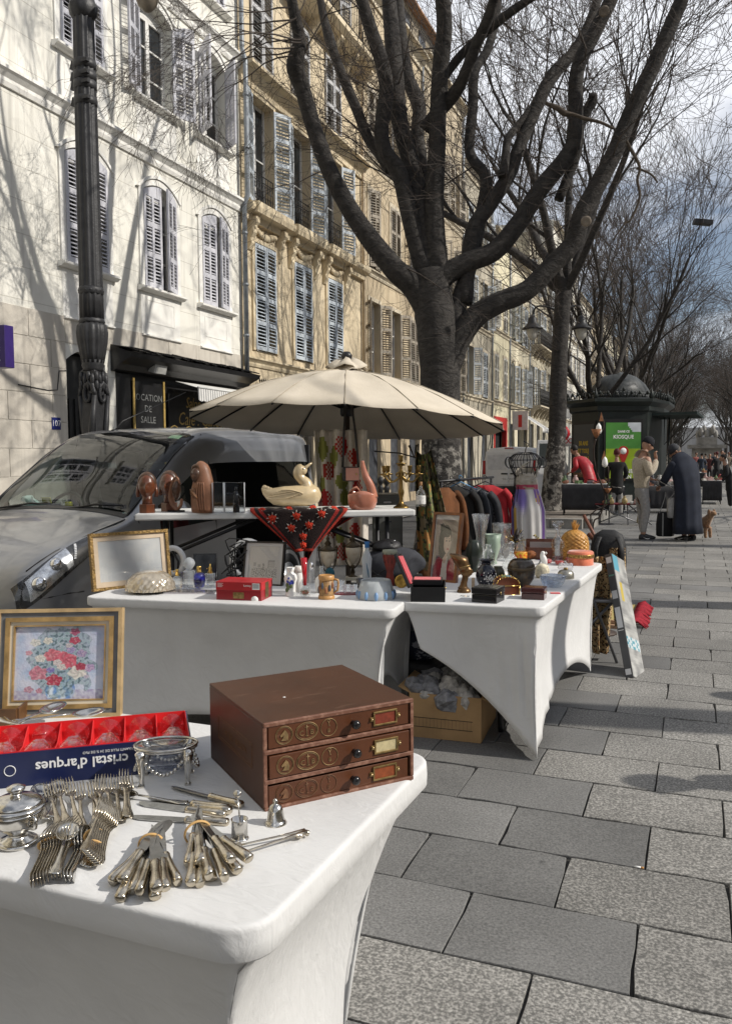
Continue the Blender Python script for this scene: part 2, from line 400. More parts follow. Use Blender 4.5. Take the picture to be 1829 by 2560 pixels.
# ================================================================== BUILDINGS
FX=-9.3
def stucco(name,col,col2,blocks=None,dirt=.25,scale=1.1):
 t=NT(name);b=t.n('ShaderNodeBsdfPrincipled');b.inputs['Roughness'].default_value=.88;b.inputs['Specular IOR Level'].default_value=.2
 tc=t.n('ShaderNodeTexCoord');mp=t.n('ShaderNodeMapping');mp.inputs['Scale'].default_value=(1,1,.35);t.l(tc.outputs['Object'],mp.inputs[0])
 nz=t.n('ShaderNodeTexNoise');nz.inputs['Scale'].default_value=scale;nz.inputs['Detail'].default_value=8;nz.inputs['Roughness'].default_value=.65;t.l(mp.outputs[0],nz.inputs['Vector'])
 rp=t.n('ShaderNodeValToRGB');rp.color_ramp.elements[0].position=.32;rp.color_ramp.elements[1].position=.62
 rp.color_ramp.elements[0].color=lin(col2);rp.color_ramp.elements[1].color=lin(col);t.l(nz.outputs['Fac'],rp.inputs[0]);last=rp.outputs[0]
 if blocks:
  sw=t.n('ShaderNodeSeparateXYZ');t.l(tc.outputs['Object'],sw.inputs[0]);cx=t.n('ShaderNodeCombineXYZ');t.l(sw.outputs['Y'],cx.inputs['X']);t.l(sw.outputs['Z'],cx.inputs['Y'])
  br=t.n('ShaderNodeTexBrick');br.inputs['Scale'].default_value=1;br.inputs['Brick Width'].default_value=blocks[0];br.inputs['Row Height'].default_value=blocks[1];br.inputs['Mortar Size'].default_value=blocks[2];br.inputs['Mortar Smooth'].default_value=.3
  br.inputs['Color1'].default_value=(1,1,1,1);br.inputs['Color2'].default_value=(.95,.95,.95,1);br.inputs['Mortar'].default_value=(.74,.73,.71,1);t.l(cx.outputs[0],br.inputs['Vector'])
  mx=t.n('ShaderNodeMixRGB',blend_type='MULTIPLY');mx.inputs[0].default_value=1;t.l(last,mx.inputs[1]);t.l(br.outputs['Color'],mx.inputs[2]);last=mx.outputs[0]
 m2=t.n('ShaderNodeMapping');m2.inputs['Scale'].default_value=(1,5,.22);t.l(tc.outputs['Object'],m2.inputs[0])
 n2=t.n('ShaderNodeTexNoise');n2.inputs['Scale'].default_value=1.6;n2.inputs['Detail'].default_value=6;t.l(m2.outputs[0],n2.inputs['Vector'])
 mr=t.n('ShaderNodeMapRange');mr.inputs[1].default_value=.52;mr.inputs[2].default_value=.78;mr.inputs[3].default_value=1;mr.inputs[4].default_value=1-dirt;t.l(n2.outputs['Fac'],mr.inputs[0])
 m3=t.n('ShaderNodeMixRGB',blend_type='MULTIPLY');m3.inputs[0].default_value=1;t.l(last,m3.inputs[1]);t.l(mr.outputs[0],m3.inputs[2]);t.l(m3.outputs[0],b.inputs['Base Color'])
 bp=t.n('ShaderNodeBump');bp.inputs['Strength'].default_value=.25;bp.inputs['Distance'].default_value=.01
 n3=t.n('ShaderNodeTexNoise');n3.inputs['Scale'].default_value=45;n3.inputs['Detail'].default_value=4;t.l(tc.outputs['Object'],n3.inputs['Vector']);t.l(n3.outputs['Fac'],bp.inputs['Height']);t.l(bp.outputs[0],b.inputs['Normal'])
 t.l(b.outputs[0],t.out.inputs[0]);MATS[name]=t.m;return t.m
DARKIN=mat('dark_interior',(.012,.012,.013),.9,var=.2)
PANE=mat('window_pane',(.02,.024,.028),.06,var=0,spec=.8)
WFR=mat('window_paint',(.74,.73,.70),.5,var=.06,scale=3)
IRON=mat('iron_black',(.014,.014,.015),.45,var=.2,scale=12,bump=.15,bscale=60)
def arch_pts(ya,yb,zs,rise,n=8):
 if rise<=0:return[(ya,zs),(yb,zs)]
 return[(lerp(ya,yb,k/n),zs+rise*(1-(2*k/n-1)**2))for k in range(n+1)]
def wall(mb,y0,y1,z0,z1,ops,depth=.28,mi=0):
 """front face at x=0 with openings (ya,yb,za,zb,rise): zb is the springing, rise the arch above"""
 ys=sorted({y0,y1}|{v for o in ops for v in o[:2]});zs=sorted({z0,z1}|{v for o in ops for v in(o[2],o[3]+o[4])})
 for i in range(len(ys)-1):
  for k in range(len(zs)-1):
   cy,cz=(ys[i]+ys[i+1])/2,(zs[k]+zs[k+1])/2
   if any(o[0]<cy<o[1]and o[2]<cz<o[3]+o[4]for o in ops):continue
   mb.add([(0,ys[i],zs[k]),(0,ys[i+1],zs[k]),(0,ys[i+1],zs[k+1]),(0,ys[i],zs[k+1])],[(0,1,2,3)],mi)
 for(ya,yb,za,zb,rise)in ops:
  top=arch_pts(ya,yb,zb,rise);path=[(ya,za)]+top+[(yb,za)]
  n=len(path)
  mb.add([(0,a,b)for a,b in path]+[(-depth,a,b)for a,b in path],[(k,k+1,n+k+1,n+k)for k in range(n-1)]+[(n-1,0,n,2*n-1)],mi)
  if rise>0:
   zt=zb+rise;m=len(top)
   for k in range(m-1):
    a,b=top[k],top[k+1]
    mb.add([(0,a[0],a[1]),(0,b[0],b[1]),(0,b[0],zt),(0,a[0],zt)],[(0,1,2,3)],mi)
_shc={}
def shutter_mesh(w,h,panels,cols,pitch,m,arch=0.0):
 key=(round(w,3),round(h,3),panels,cols,pitch,m.name,round(arch,3))
 if key in _shc:return _shc[key]
 st=.055;fr=MB();lv=MB();t=.035
 for k in range(cols+1):
  yy=(w-st)*k/cols;fr.bx(-t/2,t/2,yy,yy+st,0,h)
 rh=.09
 for k in range(panels+1):
  zz=(h-rh)*k/panels
  for c in range(cols):fr.bx(-t/2+.001,t/2-.001,(w-st)*c/cols+st,(w-st)*(c+1)/cols,zz,zz+rh)
 if arch:
  n=6;pts=[(0,h)]+[(w*k/n,h+arch*(1-(1-k/n)**2))for k in range(n+1)]+[(w,h)]
  fr.add([(-t/2,y,z)for y,z in pts]+[(t/2,y,z)for y,z in pts],[tuple(range(len(pts)))[::-1],tuple(range(len(pts),2*len(pts)))]+[(i,i+1,len(pts)+i+1,len(pts)+i)for i in range(len(pts)-1)])
 for k in range(panels):
  za=(h-rh)*k/panels+rh;zb=(h-rh)*(k+1)/panels;n=max(2,int((zb-za)/pitch))
  for c in range(cols):
   ya,yb=(w-st)*c/cols+st-.004,(w-st)*(c+1)/cols+.004
   for i in range(n):
    z=za+(zb-za)*(i+.5)/n;lv.box((0,(ya+yb)/2,z),(.044,yb-ya,.008),(0,R(42),0))
 a=fr.build('shutter',m);b=lv.build('louvre_slats',m);r=(a.data,b.data)
 bpy.data.objects.remove(a);bpy.data.objects.remove(b);_shc[key]=r;return r
def shutter(par,w,h,panels,cols,y,z,x,ang,m,pitch=.062,arch=0.0,flip=False):
 """hinge at (x,y,z); ang 0 = closed. flip: leaf extends towards -y (right-hand leaf)"""
 fr,lv=shutter_mesh(w,h,panels,cols,pitch,m,arch)
 o=inst(fr,'shutter',par,(x,y,z),(0,0,(PI+ang if flip else-ang)))
 l=inst(lv,'louvre_slats',o);l['kind']='stuff'
 if flip:l.scale=(-1,1,1)
 return o
def casement(par,ya,yb,za,zb,x=-.2,bars=3,mid=True,m=None,rise=0):
 m=m or WFR;w=MB();f=.06
 w.bx(x-.03,x+.03,ya,ya+f,za,zb);w.bx(x-.03,x+.03,yb-f,yb,za,zb);w.bx(x-.028,x+.028,ya+f,yb-f,za,za+f);w.bx(x-.028,x+.028,ya+f,yb-f,zb-f,zb)
 c=(ya+yb)/2
 if mid:w.bx(x-.029,x+.034,c-.05,c+.05,za+f,zb-f)
 for k in range(1,bars):
  z=lerp(za,zb,k/bars)
  w.bx(x-.02,x+.02,ya+f,c-.05,z-.015,z+.015);w.bx(x-.02,x+.02,c+.05,yb-f,z-.015,z+.015)
 if rise:w.bx(x-.03,x+.03,ya,yb,zb,zb+rise)
 o=w.build('window',m,par)
 p=MB();p.bx(x-.012,x-.006,ya+.02,yb-.02,za+.02,zb+rise-.02);p.build('pane',PANE,o)
 return o
def railing(par,ya,yb,z0,h=.95,x=.0,out=0.0,m=None,n=None,scroll=True):
 """iron balcony front between ya and yb, standing out by `out`"""
 r=MB();X=x+out
 pts=[(x,ya),(X,ya),(X,yb),(x,yb)]if out>.05 else[(X,ya),(X,yb)]
 for(a,b)in zip(pts[:-1],pts[1:]):
  L=math.hypot(b[0]-a[0],b[1]-a[1]);k=max(2,int(L/.11))
  for zz in(z0+.05,z0+h*.82,z0+h):r.tube([(a[0],a[1],zz),(b[0],b[1],zz)],.014,4)
  for i in range(k+1):
   u=i/k;px,py=lerp(a[0],b[0],u),lerp(a[1],b[1],u)
   r.tube([(px,py,z0),(px,py,z0+h)],.009,4)
   if scroll and i<k:
    qx,qy=lerp(a[0],b[0],(i+.5)/k),lerp(a[1],b[1],(i+.5)/k);dx,dy=(b[0]-a[0])/L,(b[1]-a[1])/L
    for zc,rr in((z0+.25,.045),(z0+.5,.05)):
     r.tube([(qx+dx*rr*math.cos(t),qy+dy*rr*math.cos(t),zc+rr*1.6*math.sin(t))for t in[2*PI*s/8 for s in range(8)]],.007,3,closed=True)
 return r.build('balcony_railing',m or IRON,par)
def cornice(par,ya,yb,z,prof,m,name='cornice'):
 c=MB();c.extr([(a,z+b)for a,b in prof],ya,yb);return c.build(name,m,par)
LEDGE=[(0,-.16),(.03,-.16),(.05,-.11),(.05,-.07),(.1,-.02),(.13,0),(.13,.04),(0,.07)]
SILL=[(0,-.06),(.06,-.06),(.1,-.03),(.14,-.02),(.14,.015),(0,.03)]
BIGC=[(0,-.34),(.06,-.34),(.06,-.22),(.16,-.12),(.2,-.05),(.34,0),(.34,.07),(.3,.1),(0,.16)]
def shell(par,y0,y1,z1,m,x=-9.0):
 b=MB();b.bx(x,-.33,y0+.01,y1-.01,-.1,z1-.05);b.build('building_core',DARKIN,par)
 s=MB()
 for yy,d in((y0,.02),(y1,-.02)):s.bx(x,-.001,min(yy,yy+d),max(yy,yy+d),-.1,z1)
 s.bx(x,0.0,y0,y1,z1,z1+.12);s.build('party_wall',m,par)
# ---------- white corner house
WST=stucco('white_render',(.83,.81,.74),(.71,.69,.62),(40,.485,.008),.34)
WTRIM=mat('white_trim',(.80,.785,.74),.8,var=.08,scale=3,bump=.15,bscale=50)
SHG=mat('shutter_grey',(.50,.50,.54),.62,var=.2,scale=4,bump=.2,bscale=60,col2=(.62,.62,.66))
H1=thing('white_house','white rendered townhouse with arched grey-shuttered windows and a dark cafe front','building',(FX,0,0))
F1=[5.1,7.1,8.3+.0,11.0,12.975,14.86]
F1=[3.2,5.2,7.2,11.0,12.975,14.86]
ops=[(c-.5,c+.5,4.62,6.36,.16)for c in F1]+[(c-.5,c+.5,7.95,9.55,.2)for c in F1]+[(c-.5,c+.5,10.75,12.4,.16)for c in F1]
ops+=[(10.43,11.36,0,3.1,.18),(11.62,15.72,0,3.05,0),(4.0,5.4,0,3.0,.2)]
w=MB();wall(w,1.5,15.93,-.1,13.4,ops);w.build('wall',WST,H1);shell(H1,1.5,15.93,13.4,WST)
for z in(7.06,10.1,13.3):cornice(H1,1.5,15.96,z,[(a*1.15,b*1.25)for a,b in LEDGE],WTRIM,'ledge')
for ci,c in enumerate(F1):
 for fl,(zs,zt,rise)in enumerate(((4.62,6.36,.16),(7.95,9.55,.2),(10.75,12.4,.16))):
  casement(H1,c-.5,c+.5,zs,zt,-.2,3,True,None,rise)
  sd=MB();sd.extr([(a,zs-.02+b)for a,b in SILL],c-.68,c+.68);sd.build('sill',WTRIM,H1)
  tr=MB();top=arch_pts(c-.5,c+.5,zt,rise);out=arch_pts(c-.64,c+.64,zt+.03,rise+.14)
  for side in(-1,1):tr.bx(0.001,.03,c+side*.5,c+side*.62,zs+.03,zt)
  for(a,b,d)in((0.0,.10,.03),(.12,.18,.055)):
   p1=arch_pts(c-.5-a,c+.5+a,zt,rise+a,10);p2=arch_pts(c-.5-b,c+.5+b,zt,rise+b,10)
   for k in range(10):
    q=[p1[k],p1[k+1],p2[k+1],p2[k]]
    tr.add([(d,y,z)for y,z in q]+[(0.001,y,z)for y,z in q],[(0,1,2,3),(0,4,5,1),(1,5,6,2),(2,6,7,3),(3,7,4,0)])
  tr.build('surround',WTRIM,H1)
  if fl<2:
   ap=MB();za=zs-.62
   for(ya_,yb_,z0_,z1_)in((c-.42,c+.42,za+.40,za+.42),(c-.42,c+.42,za,za+.02),(c-.42,c-.40,za+.02,za+.40),(c+.40,c+.42,za+.02,za+.40)):ap.bx(.001,.012,ya_,yb_,z0_,z1_)
   ap.bx(.001,.006,c-.6,c+.6,za-.22,zs-.09)
   ap.build('apron_panel',WTRIM,H1)
   ln=MB();ln.extr([(0,za-.27),(.05,za-.25),(.05,za-.225),(0,za-.21)],c-.6,c+.6);ln.build('apron_ledge',WTRIM,H1)
  h=zt-zs-.03;aL,aR=(.05,.22)
  if fl==0:aL,aR=((.03,.03),(.05,.06),(.03,.16),(.05,.05),(.05,.3),(.04,.24))[ci]
  if fl==1:aL,aR=((.03,.03),(.05,.05),(.03,.03),(.03,.04),(2.86,2.75),(2.1,.95))[ci]
  if fl==2:aL,aR=.04,.05
  shutter(H1,.49,h,3,2,c-.495,zs+.02,.03,aL,SHG,.06,rise*.8)
  shutter(H1,.49,h,3,2,c+.495,zs+.02,.03,aR,SHG,.06,rise*.8,flip=True)
# ashlar blocks of the ground floor, each one proud of its joint
ASH=stucco('ashlar_stone',(.60,.56,.49),(.48,.44,.38),None,.3,1.6)
zc=0.0;row=0
while zc<3.75:
 h=.42;y=5.6+(0 if row%2 else .45)
 while y<10.42:
  y2=min(y+.9,10.42)
  if y2-y>.1:
   bk=MB();bk.bx(.0,.012,y+.005,y2-.005,zc+.005,zc+h-.005);bk.build('stone_block',ASH,H1,bev=.003)
  y=y2
 if zc>3.0:
  y=10.42
  while y<15.9:
   y2=min(y+.92,15.9)
   if zc>3.3:bk=MB();bk.bx(.0,.011,y+.005,y2-.005,zc+.005,zc+h-.005);bk.build('stone_block',ASH,H1,bev=.003)
   y=y2
 zc+=h;row+=1
# rain pipe on the party line
p=MB();p.tube([(.12,15.9,3.2),(.12,15.9,7.0),(.2,15.9,7.2),(.2,15.9,10.0),(.12,15.9,10.3),(.12,15.9,13.3)],.055,8)
for z in(4.2,5.3,6.4,8.2,9.3):p.lathe([(.065,-.03),(.07,0),(.065,.03)],8,(.12 if z<7 else .2,15.9,z))
p.build('rain_pipe',mat('zinc_pipe',(.23,.25,.27),.5,.3,var=.2,scale=8),H1)
# doorway at 107
d=MB();d.bx(-.24,-.18,10.45,11.34,0,3.2)
for k in range(6):d.bx(-.18,-.15,10.5+k*.14,10.56+k*.14,.5,2.5)
d.build('door',mat('door_black',(.018,.018,.018),.45,var=.2),H1)
n1=MB();n1.bx(.012,.02,10.06,10.25,1.98,2.17);n1b=n1.build('house_number',mat('enamel_blue',(.02,.03,.16),.25,var=.05),H1)
WHT=mat('letter_white',(.85,.85,.83),.5,var=0)
text('107',.13,WHT,parent=n1b,loc=(.021,10.155,2.075),rot=(PI/2,0,PI/2))
# cafe front
CAF=mat('cafe_paint',(.016,.016,.017),.35,var=.25,scale=5);GILT=mat('gilt_paint',(.42,.29,.09),.45,var=.25,scale=20)
c=MB();c.bx(-.2,-.05,11.62,15.72,0,3.05);c.bx(-.05,.02,11.62,12.0,0,3.0);c.bx(-.05,.03,12.05,12.95,.6,2.9);c.bx(-.05,.025,13.1,15.7,2.1,2.75);c.bx(-.05,.02,13.1,13.25,0,2.1);c.bx(-.05,.02,14.3,14.45,0,2.1);c.bx(-.05,.02,15.5,15.72,0,2.1)
CF=c.build('cafe_front',CAF,H1)
cn=MB();cn.extr([(0,3.02),(.12,3.05),(.2,3.14),(.42,3.24),(.46,3.32),(.3,3.36),(0,3.48)],11.5,15.9)
for i in range(46):
 y=11.5+i*.095;cn.box((.26+rnd.uniform(-.03,.05),y+.05,3.40+rnd.uniform(-.015,.03)),(.34,.11,.02),(0,R(12+rnd.uniform(-4,4)),rnd.uniform(-.1,.1)))
cn.build('shop_cornice',CAF,H1)
s=MB()
for yy in(12.03,12.92):s.bx(.031,.05,yy,yy+.05,.6,2.95)
s.build('gilt_pilaster',GILT,CF)
SIL=mat('letter_silver',(.2,.205,.2),.5,var=.15)
for k,tx in enumerate(('LOCATION','DE','SALLE')):text(tx,.17,SIL,parent=CF,loc=(.034,12.47,2.62-.2*k),rot=(PI/2,0,PI/2))
# chalked teapot sign
tp=MB();Y0,Z0=12.47,1.62
def arcp(cy,cz,ry,rz,a0,a1,n=14):return[(.035,cy+ry*math.cos(lerp(a0,a1,k/n)),cz+rz*math.sin(lerp(a0,a1,k/n)))for k in range(n+1)]
for pts in(arcp(Y0,Z0,.2,.2,0,2*PI),arcp(Y0,Z0+.2,.13,.1,0,PI),arcp(Y0,Z0+.33,.04,.04,0,2*PI),arcp(Y0+.25,Z0,.11,.15,-PI/2,PI/2),[(.035,Y0-.18,Z0+.02),(.035,Y0-.3,Z0+.1),(.035,Y0-.33,Z0+.22)],arcp(Y0,Z0-.03,.12,.1,PI,2*PI),arcp(Y0-.05,Z0-.3,.36,.08,PI,2*PI)):tp.tube(pts,.011,4)
tp.build('teapot_drawing',SIL,CF)
text('Salon de The',.3,GILT,parent=CF,loc=(.029,14.3,2.6),rot=(PI/2,0,PI/2),xs=.8,shear=.25)
text('Café . Candela',.36,GILT,parent=CF,loc=(.029,14.3,2.28),rot=(PI/2,0,PI/2),xs=.85,shear=.25)
fl=MB()
for yy in(13.5,14.6):fl.tube([(.03,yy+.5*(t/10-.5)*1.4,2.1+.05*math.sin(t*.9))for t in range(11)],.013,4)
fl.build('gilt_flourish',GILT,CF)
aw=MB();aw.add([(.12,13.2,2.98),(.12,15.6,2.98),(.62,15.6,2.84),(.62,13.2,2.84)],[(0,1,2,3)])
AWN=PAINT('awning_stripe',rough=.8,var=.1)
aw.c[0]=(.72,.71,.68)
for i in range(60):
 ya=13.2+i*.04;aw.add([(.62,ya,2.84),(.62,ya+.04,2.84),(.63,ya+.04,2.60+.012*math.cos(i*PI/2)),(.63,ya,2.60+.012*math.cos(i*PI/2))],[(0,1,2,3)],col=(.74,.73,.7)if i%2 else(.33,.33,.33))
aw.tube([(.62,13.2,2.85),(.62,15.6,2.85)],.02,6,col=(.6,.6,.58))
awo=aw.build('awning',AWN,solid=.006,fix=False);awo.location=(FX,0,0);tag(awo,'small white striped shop awning above the cafe lettering','awning')
sp=MB();sp.box((.16,12.5,3.17),(.3,.36,.16),(0,.3,0));sp.lathe([(.0,0),(.17,.02),(.16,.12),(.06,.22),(0,.24)],14,(.2,12.45,3.2));sp.build('shop_lamp',mat('lamp_shade_grey',(.42,.42,.40),.6),H1)
# purple sign on a bracket
sg=thing('projecting_sign','purple boxed shop sign projecting from the white wall','sign',(FX,8.5,2.74))
b=MB();b.bx(.02,.78,-.08,.08,0,.56);sb=b.build('sign_box',mat('purple_plastic',(.035,.018,.13),.35,var=.08),sg,bev=.008);LIL=mat('letter_lilac',(.5,.47,.62),.5,var=0)
for tx,z_,sz_ in(('AGENCE',.40,.12),('VOYAGE',.26,.12),('route',.1,.05)):text(tx,sz_,LIL,parent=sb,loc=(.70,-.082,z_),rot=(PI/2,0,0),align='RIGHT')
cbm=MB();cbm.tube([(FX+.02,9.4,2.62),(FX+.02,10.0,2.58),(FX+.02,10.2,2.6),(FX+.02,10.25,2.9),(FX+.02,10.42,2.92)],.008,4)
tag(cbm.build('wall_cable',IRON),'thin black cable looping along the white wall beside the purple sign','cable')
# ---------- ochre house
YST=stucco('ochre_render',(.69,.585,.415),(.58,.48,.33),(60,.5,.004),.3)
YTR=mat('ochre_trim',(.62,.51,.345),.8,var=.15,scale=3,bump=.3,bscale=30,col2=(.70,.60,.42))
SHB=mat('shutter_blue',(.47,.52,.57),.6,var=.2,scale=5,bump=.2,bscale=60,col2=(.57,.62,.66))
SHW=mat('shutter_pale',(.52,.52,.52),.65,var=.2,scale=5,col2=(.44,.44,.45))
H2=thing('ochre_house','ochre townhouse with three columns of tall pale blue louvred shutters','building',(FX,0,0))
C2=[16.96,18.92,20.9]
ops=[]
for c in C2:ops+=[(c-.5,c+.5,3.96,6.36,0),(c-.5,c+.5,7.18,9.58,0),(c-.5,c+.5,10.25,12.2,0),(c-.5,c+.5,13.3,15.3,0)]
ops+=[(16.5,17.7,1.2,2.9,0),(18.4,19.5,0,2.9,0),(20.3,21.5,1.2,2.9,0)]
w=MB();wall(w,15.97,22.95,-.1,16.4,ops,.32);w.build('wall',YST,H2);shell(H2,15.97,22.95,16.4,YST)
for z,pr in((3.74,LEDGE),(10.02,BIGC),(16.3,BIGC)):cornice(H2,15.97,22.95,z,pr,YTR,'ledge')
cornice(H2,15.97,22.95,7.0,[(0,-.25),(.12,-.25),(.14,-.12),(.26,-.06),(.3,0),(.3,.08),(0,.14)],YTR)
for c in C2:
 for sgn in(-1,1):
  k=MB();y=c+sgn*.68
  k.extr([(0,6.85),(.24,6.85),(.25,6.72),(.16,6.62),(.17,6.5),(.10,6.38),(.12,6.28),(.04,6.15),(0,6.12)],y-.08,y+.08)
  for q in range(5):k.ball((.2-.04*q,y,6.76-.13*q),(.05,.07,.05),6,4)
  k.build('console',YTR,H2,bev=.008)
 gm=MB()
 for q in range(15):
  u=q/14;gm.ball((.05,c-.5+u*1.0,6.60+.06*math.cos(2*PI*u)+rnd.uniform(-.02,.02)),(.045,.05,.06+.03*math.sin(PI*u)),6,4)
 gm.build('garland',YTR,H2)
 fr=MB()
 for side in(-1,1):fr.bx(.001,.045,c+side*.5,c+side*.6,3.96,6.46)
 fr.bx(.001,.045,c-.5,c+.5,6.37,6.46);fr.build('surround',YTR,H2)
 f2=MB()
 for side in(-1,1):f2.bx(.001,.04,c+side*.5,c+side*.59,7.18,9.68)
 f2.bx(.001,.04,c-.5,c+.5,9.59,9.68);f2.build('surround',YTR,H2)
 bs=MB();bs.extr([(0,6.9),(.33,6.9),(.36,7.0),(.36,7.13),(0,7.17)],c-.85,c+.85);bs.build('balcony_slab',YTR,H2)
 casement(H2,c-.5,c+.5,3.96,6.36,-.24,3);casement(H2,c-.5,c+.5,7.18,9.58,-.24,2);casement(H2,c-.5,c+.5,10.25,12.2,-.24,3);casement(H2,c-.5,c+.5,13.3,15.3,-.24,3)
 for k,(zz,h,pn,a1,a2,mm)in enumerate(((3.98,2.36,4,.03,.04,SHB),(7.2,2.36,4,2.85,2.7,SHB),(10.27,1.92,3,.04,.05,SHW),(13.32,1.96,3,2.9,2.9,SHW))):
  shutter(H2,.49,h,pn,1,c-.495,zz,.04,a1,mm,.07);shutter(H2,.49,h,pn,1,c+.495,zz,.04,a2,mm,.07,flip=True)
 railing(H2,c-.48,c+.48,7.18,.75,.0,.0)
bal=MB();bal.extr([(0,12.5),(.5,12.62),(.62,12.72),(.62,12.85),(0,12.88)],18.0,22.9)
for q in range(5):bal.extr([(0,12.1),(.2,12.3),(.48,12.55),(.48,12.62),(0,12.62)],18.3+q*1.08,18.5+q*1.08)
bal.build('balcony_slab',YTR,H2);railing(H2,18.05,22.85,12.88,.95,0,.58,scroll=False)
gr=MB()
for k in range(14):gr.tube([(.1,16.5+k*.093,1.15),(.1,16.5+k*.093,3.25)],.013,5);gr.lathe([(0,0),(.026,.03),(0,.1)],6,(.1,16.5+k*.093,3.24))
for z in(1.25,2.2,3.1):gr.bx(.085,.115,16.4,17.8,z,z+.03)
gr.build('spiked_grille',IRON,H2)
gr=MB()
for y0_ in(18.4,20.3):
 for k in range(10):gr.tube([(-.05,y0_+.05+k*.11,0.1 if y0_<19 else 1.2),(-.05,y0_+.05+k*.11,2.88)],.012,5)
gr.build('window_bars',IRON,H2)
dw=MB();dw.tube([(.08,22.88,0),(.08,22.88,16)],.05,8);dw.build('rain_pipe',mat('pipe_buff',(.42,.33,.22),.6),H2)
# ---------- the houses further along, each with its own wall, shutters, balcony and shop
def house(name,label,y0,y1,h,wm,tm,sm,ncol,floors,seed,gf=3.4,op=.35,balc=(),shop=None,arch=0,roof=None,sw=.46,detail=True):
 q=random.Random(seed);Hh=thing(name,label,'building',(FX,0,0));W_=y1-y0
 cs=[y0+W_*(k+.5)/ncol for k in range(ncol)];ops=[]
 for c in cs:
  for(zs,zt)in floors:ops.append((c-sw,c+sw,zs,zt,arch))
 gops=[(y0+.5,y1-.5,0,gf-.35,0)]if shop else[(c-.5,c+.5,0 if k==0 else .3,gf-.5,0)for k,c in enumerate(cs)]
 w=MB();wall(w,y0,y1,-.1,h,ops+gops,.3);w.build('wall',wm,Hh);shell(Hh,y0,y1,h,wm)
 for(zs,zt)in floors:cornice(Hh,y0,y1,zs-.12,LEDGE,tm,'ledge')
 cornice(Hh,y0,y1,h-.1,BIGC,tm)
 for k,c in enumerate(cs):
  for fi,(zs,zt)in enumerate(floors):
   casement(Hh,c-sw,c+sw,zs,zt,-.22,3,True,None,arch)
   tr=MB()
   for sd in(-1,1):tr.bx(.001,.03,c+sd*sw,c+sd*(sw+.1),zs,zt+arch)
   tr.bx(.001,.03,c-sw-.1,c+sw+.1,zt+arch+.001,zt+arch+.12);tr.build('surround',tm,Hh)
   a1,a2=(.04,.05)if q.random()>op else(q.uniform(2.3,2.95),q.uniform(2.3,2.95))
   if q.random()<.15:a1=q.uniform(.5,1.4)
   shutter(Hh,sw-.01,zt-zs-.03,3,1,c-sw+.005,zs+.015,.03,a1,sm,.075);shutter(Hh,sw-.01,zt-zs-.03,3,1,c+sw-.005,zs+.015,.03,a2,sm,.075,flip=True)
   if fi in balc:pass
   elif fi==1:railing(Hh,c-sw,c+sw,zs,.6,.05,0,scroll=False)
 for fi in balc:
  zs=floors[fi][0];b=MB();b.extr([(0,zs-.3),(.5,zs-.14),(.66,zs-.08),(.66,zs),(0,zs+.005)],y0+.3,y1-.3)
  for c in cs:b.extr([(0,zs-.75),(.16,zs-.6),(.3,zs-.36),(.5,zs-.22),(.5,zs-.14),(0,zs-.14)],c-sw-.25,c-sw-.08);b.extr([(0,zs-.75),(.16,zs-.6),(.3,zs-.36),(.5,zs-.22),(.5,zs-.14),(0,zs-.14)],c+sw+.08,c+sw+.25)
  b.build('balcony_slab',tm,Hh);railing(Hh,y0+.33,y1-.33,zs,.98,0,.62)
 if shop:
  s=MB();s.bx(-.2,.03,y0+.5,y1-.5,gf-1.0,gf-.36)
  s.bx(-.2,.03,y0+.5,y0+.75,0,gf-1.0);s.bx(-.2,.03,y1-.75,y1-.5,0,gf-1.0);s.build('shop_front',shop,Hh)
 else:
  for k,c in enumerate(cs):s=MB();s.bx(-.2,-.12,c-.5,c+.5,0 if k==0 else .3,gf-.5);s.build('ground_floor_door',mat('door_slate',(.07,.075,.085),.5,var=.3,scale=6),Hh)
 if roof:
  r=MB();r.bx(-5,-.9,y0+.3,y1-.3,h+.1,h+roof);rr_=r.build('attic',wm,Hh)
  r=MB();r.extr([(-5.3,h+roof),(-.55,h+roof),(-.55,h+roof+.08),(-2.9,h+roof+.8)],y0,y1);r.build('roof',mat('roof_tile',(.30,.17,.10),.85,var=.25,scale=8),Hh)
  for k,c in enumerate(cs):r=MB();r.bx(-.9,-.86,c-.4,c+.4,h+.5,h+roof-.3);r.build('window',PANE,Hh)
  railing(Hh,y0+.2,y1-.2,h+.12,.9,-.1,.0,scroll=False)
 p=MB();p.tube([(.07,y1-.06,0),(.07,y1-.06,h)],.045,6);p.build('rain_pipe',MATS['zinc_pipe'],Hh)
 return Hh
SHBR=mat('shutter_brown',(.30,.255,.20),.7,var=.3,scale=5,col2=(.43,.39,.32))
SHC=mat('shutter_cream',(.58,.56,.50),.7,var=.15,scale=5);SHGR=mat('shutter_greyblue',(.42,.45,.47),.7,var=.2,scale=5)
st=lambda n,a,b,d=.35:stucco(n,a,b,None,d)
TR2=mat('stone_trim',(.56,.49,.37),.85,var=.2,scale=3,bump=.3,bscale=30)
house('buff_house','buff stone townhouse with weathered brown shutters and a ledge',22.98,28.7,15.6,st('buff_render',(.60,.50,.35),(.46,.37,.25),.5),TR2,SHBR,3,[(4.1,6.3),(7.3,9.6),(10.6,12.6)],3,3.6,.35,roof=2.4)
house('sandstone_house','sandstone townhouse with crumbling soot-stained front and scrolled balconies',28.72,34.2,15.9,st('sand_render',(.53,.45,.33),(.36,.30,.21),.55),TR2,SHBR,3,[(4.2,6.4),(7.6,9.9),(11.0,13.1)],5,3.6,.4,balc=(1,),roof=2.3)
